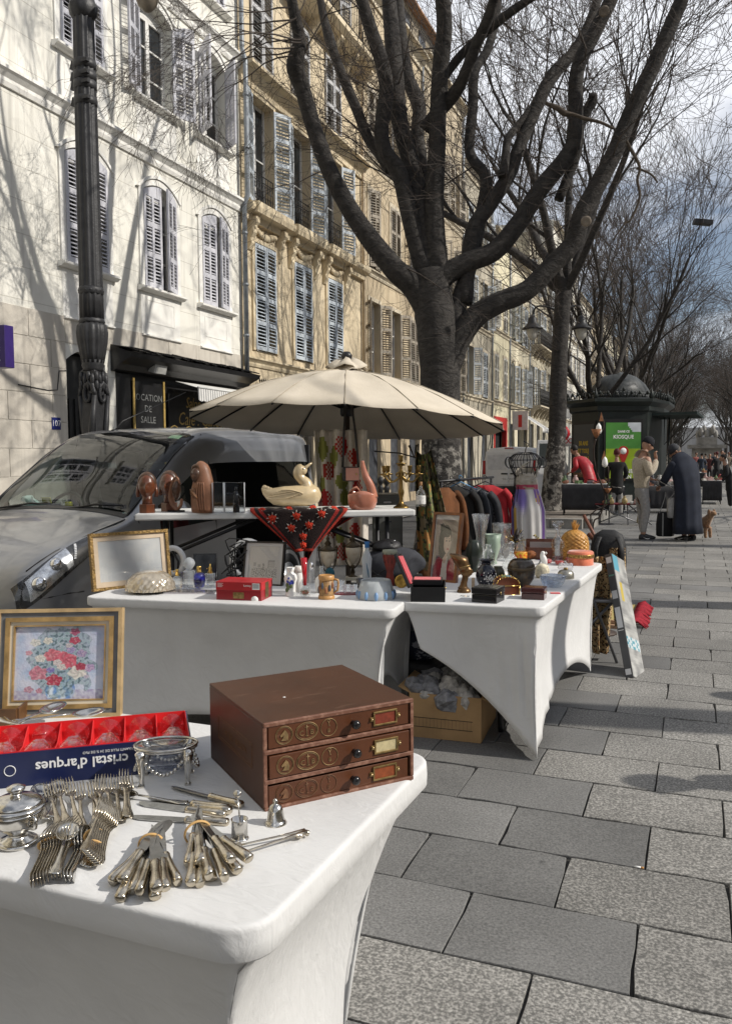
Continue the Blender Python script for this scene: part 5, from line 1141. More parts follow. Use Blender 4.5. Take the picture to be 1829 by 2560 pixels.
# ---------- parasol
UC=CPOS+ray(867,1000)*7.05;UC.z=0
UM=thing('parasol','large beige market parasol with sixteen ribs and a ragged top vent','umbrella',UC)
UCAN=mat('parasol_canvas',(.52,.46,.365),.85,var=.2,scale=2.2,bump=.2,bscale=90,col2=(.62,.555,.455))
NR=16;fdir=Vector((FWD.x,FWD.y)).normalized();rdir_=Vector((RGT.x,RGT.y)).normalized();RU=1.35
def upt(a,s_,zoff=0):
 e=Vector((math.cos(a),math.sin(a)))*RU*s_;r_=e.dot(rdir_);f_=e.dot(fdir)
 base=1.80-.047*r_-.062*f_;prof=(1-s_)**1.0*.46+.10*math.sin(PI*s_)*.75
 return Vector((e.x,e.y,base+prof+zoff))
can=MB()
for k in range(NR):
 a0,a1=2*PI*k/NR,2*PI*(k+1)/NR
 def fn(u,v):
  p=upt(a0,v).lerp(upt(a1,v),u);return p-Vector((0,0,.028*math.sin(PI*u)*v*(1.1-v)+.012*math.sin(PI*u)*v))
 can.grid(5,8,fn)
co_=can.build('canopy',UCAN,UM,weld=True);co_.modifiers.new('s','SOLIDIFY').thickness=.003
for k in range(NR):
 a0=2*PI*k/NR;rb=MB();rb.tube([upt(a0,s_,-.012)for s_ in(.04,.3,.6,.85,1.0)],.008,5);rb.build('rib',LEGM,UM)
 st_=MB();st_.tube([upt(a0,s_,.0035)for s_ in(.02,.25,.5,.75,1.0)],.0035,4);st_.build('seam',mat('seam_thread',(.40,.35,.27),.9),UM)
tv=MB()
for k in range(3):tv.grid(20,3,lambda u,v:((.04+.13*v+.025*math.sin(u*14*PI+k))*math.cos(u*2*PI),(.04+.13*v)*math.sin(u*2*PI),2.275+.035*k-.075*v**1.3+.02*math.sin(u*9*PI+k*2)))
tv.build('top_vent',UCAN,UM,solid=.004,fix=False)
fn_=MB();fn_.lathe([(.015,2.23),(.02,2.33),(.045,2.35),(.05,2.38),(.03,2.41),(0,2.415)],12);fn_.build('finial',mat('finial_black',(.02,.02,.022),.4),UM)
pl_=MB();pl_.cyl((0,0,.05),(0,0,2.25),.024,.022,12);pl_.build('pole',mat('pole_dark_wood',(.05,.035,.028),.5,var=.3,scale=8),UM)
hb_=MB();hb_.lathe([(.05,1.86),(.06,1.88),(.06,1.96),(.04,2.0),(.024,2.02)],14)
for k in range(NR):a0=2*PI*k/NR;hb_.tube([(.05*math.cos(a0),.05*math.sin(a0),1.93),upt(a0,.42,-.02)],.006,4)
hb_.build('runner',LEGM,UM)
bs_=MB();bs_.lathe([(.25,0),(.26,.03),(.22,.08),(.05,.1),(.04,.35),(.028,.36)],18);bs_.build('base',LEGM,UM)
# ---------- hanging cloths, bags, clothes
def drape(name,label,cat,P,nu,nv,fn,m,sol=.004,colfn=None,kind=None):
 b=MB();b.grid(nu,nv,fn,colfn=colfn);o=b.build(name,m,loc=P,solid=sol,fix=False);return tag(o,label,cat)
def blob(u,v,L):return any(math.hypot((u-a)*w_,v-b)<r_ for a,b,r_,w_ in L)
def floral(u,v):
 for(a,b,r_,c_)in((.5,.12,.075,(.42,.02,.02)),(.72,.2,.06,(.4,.03,.02)),(.25,.3,.07,(.30,.03,.02)),(.8,.42,.06,(.42,.02,.02)),(.15,.52,.08,(.38,.02,.02)),(.5,.62,.055,(.4,.05,.03)),(.28,.72,.08,(.25,.03,.02)),(.75,.75,.07,(.4,.03,.02)),(.5,.9,.07,(.4,.03,.02))):
  d_=math.hypot((u-a)*.62,v-b)
  if d_<r_:return c_ if(int(u*90)+int(v*120))%4 else(.55,.42,.35)
 for(a,b,ra,rb_)in((.15,.14,.09,.09),(.35,.2,.07,.08),(.5,.38,.12,.06),(.55,.5,.1,.07),(.12,.4,.06,.06),(.8,.58,.09,.06),(.45,.78,.08,.06)):
  if((u-a)/ra)**2+((v-b)/rb_)**2<1:return(.24,.25,.06)
 return(.62,.57,.50)
D0=6.75
cp=CPOS+ray(790,1075)*D0
drape('floral_curtain','white cotton curtain with red and olive flowers hanging under the parasol','curtain',cp,40,60,lambda u,v:tuple(RGT*((u-.15*(1-v)*0)*.42+.0+.045*(v-.4)*(1 if u<.3 else 0))+FWD*(.05*math.sin(u*26)+.03*math.sin(u*11+v*3))-Vector((0,0,1))*v*1.12),PAINT('fabric_print',rough=.9,var=.12,scale=30),.004,floral)
# shoulder bag on its strap
sbp=CPOS+ray(876,1185)*6.2
hb=thing('handbag','small pink and black handbag hanging by its strap from the parasol pole','handbag',sbp,YAW)
m=MB();m.box((0,0,0),(.13,.07,.11));m.build('bag_body',mat('leather_black',(.02,.017,.016),.5,var=.2),hb,bev=.02)
m=MB();m.box((.015,-.037,.0),(.10,.008,.095));fl_=m.build('flap',mat('leather_pink',(.42,.20,.15),.5,var=.15),hb,bev=.012);m=MB();m.lathe([(0,0),(.007,0),(.007,.004),(0,.005)],10,T=Matrix.Translation((.045,-.042,.0))@Matrix.Rotation(PI/2,4,'X'));m.build('snap',GILT,fl_)
m=MB();m.tube([(-.06,0,.05),(-.05,.05,.3),(-.03,.1,.6),(-.02,.15,.72)],.01,5,flat=.4);m.tube([(.06,0,.05),(.04,.05,.3),(.0,.1,.6),(-.01,.15,.72)],.01,5,flat=.4);m.build('strap',MATS['leather_black'],hb)
# leaf-patterned camouflage cloth over a stand behind the candelabrum
def camo(u,v):
 n_=nz2(u*5,v*9,3.1)+.6*nz2(u*14,v*22,8)
 return(.38,.19,.06)if n_>.26 else(.17,.20,.07)if n_>.02 else(.05,.05,.03)if n_>-.26 else(.24,.19,.12)
cp=CPOS+ray(1040,1120)*7.0
drape('leaf_print_cloth','camouflage leaf-printed cloth draped beside the tree behind the candelabrum','cloth',cp,34,52,lambda u,v:tuple(RGT*(.03+(u-.25*(1-v))*.30*(.45+.75*v))+FWD*(.07*math.sin(u*9+v*2)+.035*math.sin(u*21))-Vector((0,0,1))*(v*1.05+.06*math.sin(u*PI)*(1-v))),PAINT('camo_print',rough=.9,var=.2,scale=40),.006,camo)
m=MB();m.tube([CPOS+ray(1045,1110)*7.02,CPOS+ray(1045,1125)*7.0],.006,5);m.tube([CPOS+ray(935,1128)*7.2,CPOS+ray(1000,1133)*7.1,CPOS+ray(1042,1145)*7.0],.006,5);m.tube([CPOS+ray(1022,1113)*7.0,CPOS+ray(1035,1143)*7.0,CPOS+ray(1040,1112)*7.0],.011,5)
tag(m.build('hanger_frame',mat('hanger_metal',(.08,.07,.06),.4,.5)),'thin dark metal hanger frame under the parasol rim','hanger')
cp=onz(968,1420,0);cp=CPOS+ray(968,1260)*7.6
cb_=thing('drawer_cabinet','low grey drawer unit behind the raised shelf','cabinet',(cp.x,cp.y,0),YAW);zt_=zat(cp,1236);m=MB();m.bx(-.14,.14,0,.4,0,zt_);m.build('carcass',mat('grey_lacquer',(.15,.155,.15),.45,var=.1),cb_,bev=.006)
for k in range(4):m=MB();m.bx(-.125,.125,-.012,.0,zt_-.13-.19*k,zt_-.02-.17*k);dr_=m.build('drawer',MATS['grey_lacquer'],cb_);m=MB();m.bx(-.035,.035,-.022,-.012,zt_-.08-.18*k,zt_-.065-.18*k);m.build('handle',CHR,dr_)
# ring lights and their leads under the shelf
for k,(px_,py_,d_,rr_,lab)in enumerate(((620,1398,5.4,.105,'round white ring light standing under the raised shelf'),(432,1402,5.2,.07,'small white ring light on its side near the gilt-framed picture'))):
 p_=CPOS+ray(px_,py_)*d_;rl=thing('ring_light',lab,'light',(p_.x,p_.y,0),YAW,'ring lights under the shelf');m=MB();m.tube([(rr_*math.cos(t),0,p_.z+rr_*1.15*math.sin(t))for t in[2*PI*s_/28 for s_ in range(28)]],.019,8,closed=True);m.build('ring',mat('white_plastic',(.66,.66,.65),.4,var=.04),rl)
 m=MB();m.tube([(0,.02,p_.z-rr_*1.1),(0,.02,.02)],.009,6);m.tube([(.0,.0,p_.z+rr_*.9),(.04,-.02,p_.z),(.03,0,p_.z-rr_*1.2)],.008,5);m.lathe([(.16,0),(.16,.015),(.02,.03)],16);m.build('stand',LEGM,rl)
cb_=MB();qq=random.Random(5);p0=onz(596,1445,.78)
for k in range(9):cb_.tube(catmull([p0+Vector((qq.uniform(-.09,.09),qq.uniform(-.05,.05),qq.uniform(-.02,.24)))for s_ in range(6)],4),.004,4)
o=cb_.build('cable_tangle',TRIMB);tag(o,'tangle of thin black cables beside the sketch frame','cable')
# ---------- clothes rail with coats
ra,rb2=CPOS+ray(1108,1180)*7.7,CPOS+ray(1222,1184)*9.0;ra.z=rb2.z=1.28
RL=thing('clothes_rail','black metal clothes rail behind the stall','clothes rail',(ra.x,ra.y,0));e=rb2-ra;m=MB();m.tube([(-e.x*.1,-e.y*.1,1.28),(e.x*1.1,e.y*1.1,1.28)],.014,8)
for u in(-.05,1.05):
 q=e*u;m.tube([(q.x,q.y,.03),(q.x,q.y,1.28)],.014,8);n_=Vector((-e.y,e.x,0)).normalized()*.25;m.tube([(q.x-n_.x,q.y-n_.y,.02),(q.x+n_.x,q.y+n_.y,.02)],.014,8)
m.build('frame',LEGM,RL)
def coat(u,label,m_,w_,L_,sleeve=True,tw=0.0,dz=0.0,col2=None,fur=0):
 p=ra.lerp(rb2,u);n_=Vector((-e.y,e.x,0)).normalized();t_=e.normalized();ang=math.atan2(n_.y,n_.x)+tw
 g=thing('hanging_coat',label,'coat',(p.x,p.y,1.28+dz),ang,'clothes on the rail');b=MB();rings=[]
 for k in range(13):
  v=k/12;z=-.06-L_*v;hw=w_*(.16 if v==0 else lerp(.44,.56,v)if v>.12 else lerp(.2,.44,v/.12));dp=.055+.05*v
  rings.append([(hw*math.cos(a)*(1+.07*math.sin(3*a+v*4)+.05*v*math.sin(9*a+u*9)),dp*math.sin(a)*(1+.25*math.sin(5*a+v*3)),z+.012*math.sin(4*a)*(v>.9))for a in[2*PI*s_/20 for s_ in range(20)]])
 b.loft(rings);b.build('body',m_,g)
 for s_ in((-1,1)if sleeve else()):
  b=MB();b.tube(catmull([(s_*w_*.36,0,-.12),(s_*w_*.5,.01,-.22),(s_*w_*.56,.03,-.45),(s_*w_*.56,.02,-.66)],3),[.065,.066,.064,.062,.06,.058,.056,.054,.052,.05],10,flat=.7);b.build('sleeve',m_,g)
 b=MB();b.tube(catmull([(0,0,.0),(.02,0,.03),(.0,0,.045),(-.02,0,.02)],3),.004,4);b.tube([(-w_*.36,0,-.1),(0,0,-.02),(w_*.36,0,-.1)],.006,5);b.build('hanger',mat('hanger_blue',(.1,.3,.55),.4)if u>.3 and u<.5 else LEGM,g)
 return g
SUE=mat('suede_brown',(.11,.04,.012),.9,var=.35,scale=7,bump=.5,bscale=25);NVY=mat('wool_navy',(.018,.021,.027),.9,var=.25,scale=20,sheen=.3)
coat(.16,'long black coat hanging at the end of the rail next to the tree',mat('coat_black',(.012,.012,.012),.9,var=.3),.5,.95,True,.5)
coat(-.04,'brown suede coat hanging on the clothes rail',SUE,.52,.86,True,1.2,.0)
coat(.34,'dark navy wool coat hanging on the clothes rail',NVY,.5,.92,True,.75)
coat(.52,'charcoal grey coat hanging on the clothes rail',mat('wool_grey',(.05,.052,.057),.9,var=.25,scale=20),.56,1.08,True,.5,-.03)
coat(.68,'black and white flecked coat hanging on the rail',mat('fleck_cloth',(.03,.03,.03),.9,col2=(.5,.5,.5),scale=90,fac=(.5,.56)),.46,.78,True,.95,-.05)
coat(.9,'bright red jacket hanging last on the rail',mat('wool_red',(.36,.015,.022),.85,var=.2,scale=14),.54,.62,True,.45,-.02)
# ---------- wire mannequin with a silk dress
mp_=CPOS+ray(1312,1200)*8.1;MN=thing('wire_mannequin','black wire dress form wearing a painted silk dress with purple and white streaks','mannequin',(mp_.x,mp_.y,0),YAW);ms=mpp(mp_)
mz=lambda py_:zat(mp_,py_);m=MB();zt_=mz(1128)
prof=[(mz(1290),.10),(mz(1250),.125),(mz(1225),.105),(mz(1190),.10),(mz(1165),.145),(mz(1148),.16),(mz(1136),.11),(mz(1131),.05)]
for k in range(16):
 a=2*PI*k/16;m.tube([(r_*math.cos(a)*1.05,r_*.6*math.sin(a),z)for z,r_ in prof],.0045,4)
for z,r_ in((mz(1136),.11),(mz(1150),.16),(mz(1168),.14),(mz(1190),.1)):m.tube([(r_*math.cos(t)*1.05,r_*.6*math.sin(t),z)for t in[2*PI*s_/24 for s_ in range(24)]],.004,4,closed=True)
for s_ in(-1,1):
 for q_ in range(3):m.tube([(s_*.16+.045*math.cos(t)*(1-.2*q_),.03*math.sin(t)+.02*q_-.02,mz(1156)+.055*math.sin(t))for t in[2*PI*k/14 for k in range(14)]],.004,4,closed=True)
m.tube(catmull([(0,0,mz(1131)),(.005,0,zt_+.03),(.03,0,zt_+.07),(-.02,0,zt_+.1)],4),.005,4);m.tube([(0,0,.02),(0,0,mz(1240))],.012,8);m.lathe([(.16,0),(.16,.015),(.02,.03)],16)
m.build('wire_frame',LEGM,MN)
def silk(u,v):
 n_=nz2(u*7,v*2.2,1.3);
 if v<.22:return mixc((.30,.26,.20),(.55,.50,.42),.5+.5*nz2(u*20,v*30))
 if v<.33:return(.42,.05,.10)if nz2(u*9,v*14)>-.15 else(.40,.34,.25)
 c_=mixc((.62,.60,.58),(.18,.13,.42),smooth((n_+.15)*2.2))
 if nz2(u*13+5,v*3)>.36:c_=(.55,.33,.06)
 if v<.5 and nz2(u*6+2,v*5)>.3:c_=(.40,.10,.16)
 if u>.8 and nz2(u*40,v*2)>0:c_=(.20,.10,.35)
 return c_
dz=[(mz(1178),.09),(mz(1205),.112),(mz(1222),.108),(mz(1240),.125),(mz(1275),.155),(mz(1320),.155),(mz(1400),.15)]
def dfn(u,v):
 f=v*(len(dz)-1);i=min(int(f),len(dz)-2);z=lerp(dz[i][0],dz[i+1][0],f-i);r_=lerp(dz[i][1],dz[i+1][1],f-i);a=2*PI*u;fl_=1+.09*v*math.sin(a*11)+.05*v*math.sin(a*5+1)
 return(r_*fl_*math.cos(a)*1.02+.045*v,r_*fl_*.72*math.sin(a),z+(.05*math.sin(a)if v==0 else 0))
m=MB();m.grid(72,44,dfn,colfn=silk);m.build('dress',PAINT('silk_print',rough=.45,var=.06,sheen=.3),MN,fix=False)
m=MB();m.tube(catmull([(-.09,-.06,mz(1185)),(-.05,-.09,mz(1165)),(.02,-.08,mz(1155))],4),.02,6,flat=.4);m.tube(catmull([(.05,-.09,mz(1205)),(.1,-.07,mz(1190)),(.12,0,mz(1170))],4),.018,6,flat=.4);m.build('shawl',mat('silk_grey',(.45,.42,.36),.5,var=.3,scale=30),MN)
# ---------- beside the right table: chair, backpack, scarf, flat pack, mat, wire lamp
chp=onz(1497,1682,0);CHR_=thing('folding_chair','grey metal folding chair holding the black backpack','chair',(-.74,6.3,0),R(100));m_=mat('chair_grey',(.2,.2,.21),.4,.6,var=.1)
for s_ in(-1,1):
 m=MB();m.tube([(s_*.2,-.2,0),(s_*.2,.12,.86)],.011,8);m.tube([(s_*.185,.24,0),(s_*.185,-.18,.46)],.011,8);m.build('leg',m_,CHR_)
m=MB();m.box((0,-.02,.45),(.4,.36,.025));m.build('seat',m_,CHR_,bev=.008);m=MB();m.box((0,.11,.76),(.4,.02,.2),(-.3,0,0));m.build('backrest',m_,CHR_,bev=.006);m=MB();m.tube([(-.2,-.15,.13),(.2,-.15,.13)],.009,6);m.tube([(-.185,.19,.13),(.185,.19,.13)],.009,6);m.build('stretcher',m_,CHR_)
bpz=CPOS+ray(1520,1340)*6.5;bp_=thing('backpack','black padded backpack slung on the folding chair back','backpack',(bpz.x,bpz.y,.52),.1);BKM=mat('nylon_black',(.012,.012,.013),.65,var=.2,scale=14,bump=.3,bscale=60)
m=MB();m.loft([[(hw*(1+.0)*math.copysign(abs(math.cos(a))**.6,math.cos(a)),dp*math.copysign(abs(math.sin(a))**.6,math.sin(a)),z)for a in[2*PI*k/20 for k in range(20)]]for z,hw,dp in((-.04,.10,.07),(0,.13,.1),(.15,.14,.11),(.28,.135,.1),(.36,.11,.08),(.40,.05,.04))]);m.build('pack',BKM,bp_)
for s_ in(-1,1):m=MB();m.tube(catmull([(s_*.07,-.09,.35),(s_*.1,-.16,.25),(s_*.09,-.13,.08),(s_*.1,-.09,.0)],4),.022,6,flat=.35);m.build('strap',BKM,bp_)
def leop(u,v):
 n_=nz2(u*11,v*34,2);m1=abs(n_)
 return(.03,.02,.012)if(.2<m1<.36)else(.26,.13,.05)if m1>=.36 else(.50,.36,.19)
sp0=CPOS+ray(1475,1392)*5.9
for k,(px_,py_,d_,w_,L_,lab)in enumerate(((1478,1392,6.0,.17,.72,'leopard print scarf hanging down over the folding chair'),(1532,1370,6.35,.12,.62,'second leopard print scarf end falling behind the flat pack'))):
 drape('leopard_scarf',lab,'scarf',CPOS+ray(px_,py_)*d_,30,80,lambda u,v:tuple(RGT*((u-.2)*w_*(1-.75*max(0,v-.55))+.055*v)+FWD*(.035*math.sin(u*13+v*2)+.02)-Vector((0,0,1))*v*L_),PAINT('leopard_print',rough=.85,var=.1),.004,leop)
# long flat cardboard pack
pb,pt_=onz(1572,1694,0),CPOS+ray(1518,1385)*5.95
FP=thing('flat_pack_box','tall narrow printed carton leaning against the chair','box',pb);ax=(pt_-pb);Lp=ax.length;ax.normalize();fn=Vector((.93,-.36,0));fn=(fn-ax*fn.dot(ax)).normalized();sd=ax.cross(fn)
M=Matrix.Identity(4)
for j in range(3):M[j][0]=fn[j];M[j][1]=sd[j];M[j][2]=ax[j]
m=MB();m.bx(-.028,.028,-.0,.22,0,Lp,T=M);cart=m.build('carton',mat('carton_dark',(.055,.056,.06),.5,var=.1),FP,bev=.004)
def packface(u,v):
 if v>.86 and u<.4:return(.12,.35,.45)
 if .62<v<.78 and .2<u<.6:return(.55,.42,.08)if u<.4 else(.42,.42,.41)
 if .22<v<.32:return(.55,.6,.62)if(int(u*9)+int(v*60))%3 else(.08,.30,.38)
 return mixc((.22,.22,.22),(.50,.50,.48),.5+.9*nz2(u*3,v*16))
m=MB();m.grid(10,44,lambda u,v:tuple(M@Vector((.0295,.004+.212*u,.004+(Lp-.008)*v))),sm=False,colfn=packface);m.build('printed_face',PAINT('pack_print',rough=.35,var=.06),cart,fix=False)
for(z0_,z1_,c_)in((.02,.06,(.6,.6,.6)),(.35,.50,(.52,.53,.54)),(.33,.335,(.6,.6,.6)),(Lp-.07,Lp-.025,(.6,.6,.6)),(Lp-.34,Lp-.28,(.5,.5,.5)),(Lp-.17,Lp-.16,(.1,.25,.2))):m=MB();m.add([tuple(M@Vector((x_,-.0012,z_)))for x_,z_ in((-.02,z0_),(.02,z0_),(.02,z1_),(-.02,z1_))],[(0,1,2,3)],col=c_);m.build('printed_edge',MATS['pack_print'],cart,fix=False)
def mat_(u,v):return(.42,.33,.12)if int(v*9)%3 else(.22,.16,.05)
mp0=onz(1600,1565,0);MT=thing('straw_mat','straw mat with a red tasselled edge lying on the paving beside the flat pack','mat',(-.62,8.0,.0))
m=MB();m.grid(10,18,lambda u,v:(-.28+.40*u,-.55+1.1*v,.05-.03*v),sm=False,colfn=lambda u,v:(.42,.33,.12)if int(u*10)%3 else(.13,.10,.04));m.build('woven_field',PAINT('straw_weave',rough=.9,var=.2,scale=60),MT,solid=.03,fix=False)
m=MB();qq=random.Random(3)
for k in range(90):v=qq.random();y_=-.55+1.1*v;m.tube([(.11,y_,.06-.03*v),(.17,y_+qq.uniform(-.03,.03),.055),(.22+qq.uniform(0,.04),y_+qq.uniform(-.04,.04),.006)],[.014,.012,.005],4)
m.build('tassels',mat('tassel_red',(.30,.012,.025),.9,var=.3,scale=30),MT,kind='stuff')
m=MB();m.bx(-.2,.16,-.63,-.59,0,.03);m.bx(-.2,.10,-.56,-.54,.03,.06);m.build('batten',mat('pine_wood',(.42,.26,.16),.7,var=.2),MT)
# wire flower lamp with basket heads
wp_=CPOS+ray(1500,1200)*6.9;WL=thing('wire_lamp','tall bent wire lamp with rattan flower heads and white bulbs behind the pineapple','lamp',(wp_.x,wp_.y,0),YAW);s_m=mpp(wp_)
wl=lambda px_,py_,dy=0:(float((px_-1500)*s_m),dy,zat(wp_,py_))
m=MB();m.tube(catmull([(0,0,.02),wl(1482,1330),wl(1500,1290),wl(1512,1240),wl(1490,1180),wl(1482,1130),wl(1487,1098)],5),.007,5);m.tube(catmull([wl(1512,1240),wl(1520,1200),wl(1518,1165)],5),.006,5);m.tube(catmull([wl(1487,1098),wl(1504,1075),wl(1506,1055),wl(1500,1035)],5),.005,5);m.tube(catmull([(0.02,0,.02),wl(1478,1320),wl(1484,1280),wl(1518,1260),wl(1514,1225)],5),.006,5);m.lathe([(.15,0),(.15,.012),(.02,.03)],14);m.build('stem',mat('rust_wire',(.05,.035,.028),.6,.4),WL)
RAT=mat('rattan',(.27,.115,.05),.8,var=.3,scale=60)
for(px_,py_,r_,h_)in((1488,1097,13,24),(1518,1235,10,-14)):
 q=wl(px_,py_);m=MB();m.lathe([(.002,0),(r_*s_m*.55,abs(h_)*s_m*.4),(r_*s_m,abs(h_)*s_m),(r_*s_m*.9,abs(h_)*s_m),(.004,.01)],10,q);m.build('flower_head',RAT,WL)
for(px_,py_)in((1494,1077),(1510,1160)):
 q=wl(px_,py_);m=MB();m.lathe([(0,-.03),(.02,-.02),(.026,0),(.02,.04),(.004,.065),(0,.066)],12,q);m.build('bulb',mat('bulb_white',(.8,.79,.75),.3,var=.02),WL)
for(px_,py_,w_)in((1500,1044,5),(1508,1140,6)):
 q=wl(px_,py_);m=MB();m.prism([(-w_*s_m,-.03),(w_*s_m,-.03),(0,.045)],-.006,.006,T=Matrix.Translation(q)@Matrix.Rotation(PI/2,4,'X'));m.build('leaf_tip',RAT,WL)
# ---------- under the right table: carton full of crumpled paper, bags
CX=thing('cardboard_carton','open brown cardboard carton stuffed with crumpled newspaper under the glassware table','box',(-1.23,4.36,0),.06);CBM=mat('cardboard',(.36,.225,.105),.85,var=.12,scale=7)
m=MB();m.bx(-.19,.19,-.235,-.23,0,.24);m.bx(-.19,.19,.23,.235,0,.24);m.bx(-.195,-.19,-.235,.235,0,.24);m.bx(.19,.195,-.235,.235,0,.24);m.bx(-.19,.19,-.23,.23,0,.006);cbx=m.build('carton',CBM,CX)
for s_ in(-1,1):m=MB();m.grid(1,1,lambda u,v:(s_*(.193+.065*v),-.23+.46*u,.24-.03*v*s_));m.build('flap',CBM,CX,solid=.004,fix=False)
m=MB()
for k in range(16):m.bx(-.16+.02*k,-.1595+.02*k,-.2362,-.2352,.06,.11)
m.bx(-.17,.15,-.2362,-.2352,.108,.111);m.bx(-.17,.15,-.2362,-.2352,.058,.061);m.build('ruler_print',TRIMB,cbx)
qq=random.Random(9)
for k in range(26):
 x,y=qq.uniform(-.16,.16),qq.uniform(-.2,.2);r_=qq.uniform(.045,.085);m=MB();m.ball((0,0,0),r_,9,7)
 m.v=[tuple(Vector(p)*(1+.55*nz2(p[0]*28+k,p[1]*28,p[2]*28+k*3)))for p in m.v];m.s=[False]*len(m.s)
 o=m.build('crumpled_paper',mat('newsprint_%d'%(k%3),((.42,.40,.37),(.24,.24,.25),(.36,.12,.10))[k%3 if k%7 else 2]if False else((.42,.40,.37),(.22,.22,.23),(.36,.34,.31))[k%3],.9,var=.4,scale=30),None,(x-1.23,y+4.36,.2+qq.uniform(-.02,.05)));tag(o,'ball of crumpled newspaper stuffed into the brown carton','paper','crumpled newspaper in the carton')
m=MB();m.ball((0,0,.17),(.17,.13,.19),16,12);m.v=[tuple(Vector(p)*(1+.16*nz2(p[0]*9,p[1]*9,p[2]*9)))for p in m.v]
o=m.build('patterned_bag',mat('bag_swirl',(.02,.024,.045),.8,col2=(.35,.36,.4),scale=14,fac=(.58,.61)),loc=(-1.52,4.62,.3));tag(o,'navy bag with pale swirls slumped between the two tables','bag')
m=MB();m.bx(-.2,.2,-.16,.16,0,.3);o=m.build('plastic_crate',mat('crate_black',(.02,.02,.021),.6,var=.2),loc=(-1.55,4.62,0),bev=.02);tag(o,'dark crate on the ground between the two white tables','crate')
m=MB();m.ball((0,0,.08),(.16,.12,.11),16,10);m.v=[tuple(Vector(p)*(1+.3*nz2(p[0]*14,p[1]*14,p[2]*14)))for p in m.v];o=m.build('plastic_bag',glass('poly_clear',(.9,.9,.9),.3,.15),loc=(-1.45,4.5,.50));tag(o,'clear plastic bag bunched beside the black table leg','bag')
m=MB();m.tube([CPOS+ray(1458,1288)*6.7,CPOS+ray(1492,1352)*6.6,onz(1500,1600,0)],.014,6);m.tube([CPOS+ray(1470,1335)*6.7,CPOS+ray(1488,1352)*6.65],.02,6)
tag(m.build('wooden_easel_leg',mat('easel_wood',(.16,.06,.035),.5,var=.2)),'reddish wooden easel leg sticking up behind the black backpack','easel')
# ================================================================== THINGS ON THE NEAR TABLE
HF=Vector((FWD.x,FWD.y,0)).normalized();HR=Vector((RGT.x,RGT.y,0)).normalized()
SILV=mat('silver',(.62,.60,.56),.17,1.0,var=.22,scale=30,rvar=.06);SILW=mat('silver_warm',(.58,.52,.42),.22,1.0,var=.3,scale=40,rvar=.07);STEEL=mat('steel_blade',(.42,.42,.41),.3,1.0,var=.15,scale=50)
CRY=glass('crystal',(.97,.98,.99),.22,.02,1.5);CLR=glass('clear_glass',(.93,.95,.95),.3,.02)
FROST=mat('frosted_glass',(.74,.78,.80),.45,trans=.55,var=.05,ior=1.3)
def orient(o,p0,p1,roll=0.0):
 y=(Vector(p1)-Vector(p0)).normalized();z=Vector((0,0,1));x=y.cross(z).normalized();z=x.cross(y);M=Matrix.Identity(3)
 for j in range(3):M[j][0],M[j][1],M[j][2]=x[j],y[j],z[j]
 M=M@Matrix.Rotation(roll,3,'Y');o.location=p0;o.rotation_euler=M.to_euler();return o
def strip(mb,st,n=8):
 mb.loft([[(w*math.cos(a),y,z+t*math.sin(a))for a in[2*PI*k/n for k in range(n)]]for y,w,t,z in st])
HANDLE=[(0,.004,.0008,.004),(.004,.0105,.0012,.0035),(.02,.0105,.0013,.002),(.05,.006,.0015,.003),(.09,.0038,.0019,.006),(.12,.0034,.002,.007)]
fk=MB();strip(fk,HANDLE+[(.135,.006,.0018,.006),(.148,.0115,.0014,.003),(.16,.0118,.0012,.003)])
for k in range(4):x=-.0095+.00633*k;strip(fk,[(.159,.0021,.0012,.003),(.178,.0019,.0011,.006),(.196,.0016,.0009,.013),(.205,.0007,.0005,.018)],5);
def _shift(mb,n0,dx):
 for i in range(n0,len(mb.v)):mb.v[i]=(mb.v[i][0]+dx,mb.v[i][1],mb.v[i][2])
fk=MB();strip(fk,HANDLE+[(.135,.006,.0018,.006),(.148,.0115,.0014,.003),(.16,.0118,.0012,.003)])
for k in range(4):n0=len(fk.v);strip(fk,[(.158,.0021,.0012,.003),(.178,.0019,.0011,.006),(.196,.0016,.0009,.013),(.205,.0007,.0005,.018)],5);_shift(fk,n0,-.0094+.00627*k)
spn=MB();strip(spn,HANDLE)
def bowl(u,v):a=2*PI*u;r_=v;return(.0215*r_*math.cos(a),.158+.036*r_*math.sin(a),.008-.011*(1-r_*r_)+.002*math.sin(a))
spn.grid(24,6,bowl)
ME_F=fk.build('fork',SILW);ME_S=spn.build('spoon',SILV);ME_S.modifiers.new('s','SOLIDIFY').thickness=.0012
khm=MB();strip(khm,[(0,.0075,.006,.0),(.003,.011,.0085,0),(.02,.0115,.009,0),(.05,.0085,.0075,0),(.085,.0085,.0075,0),(.09,.0098,.0085,0),(.094,.0075,.006,0)],10)
kbm=MB();kbm.loft([[(w0,y,t),(w1,y,t),(w1,y,-t),(w0,y,-t)]for y,w0,w1,t in((.092,-.006,.006,.0016),(.1,-.009,.009,.0012),(.15,-.0095,.0098,.001),(.19,-.008,.0095,.0009),(.205,-.003,.0085,.0007),(.211,.004,.006,.0004))],sm=False)
KH=khm.build('handle',SILW);KBL=kbm.build('blade',STEEL)
for o in(ME_F,ME_S,KH,KBL):o.name='proto'
def fork(p0,p1,roll,label,group,spoon=False):
 o=inst(ME_S if spoon else ME_F,'spoon' if spoon else 'fork');tag(o,label,'spoon' if spoon else 'fork',group);return orient(o,p0,p1,roll)
def knife(p0,p1,roll,label,group):
 t=thing('knife',label,'knife',group=group);inst(KH,'handle',t);inst(KBL,'blade',t);return orient(t,p0,p1,roll)
P=lambda px_,py_,h=0.0:onz(px_,py_,TZ+h)
RBM=mat('rubber_band',(.55,.34,.13),.6,var=.1)
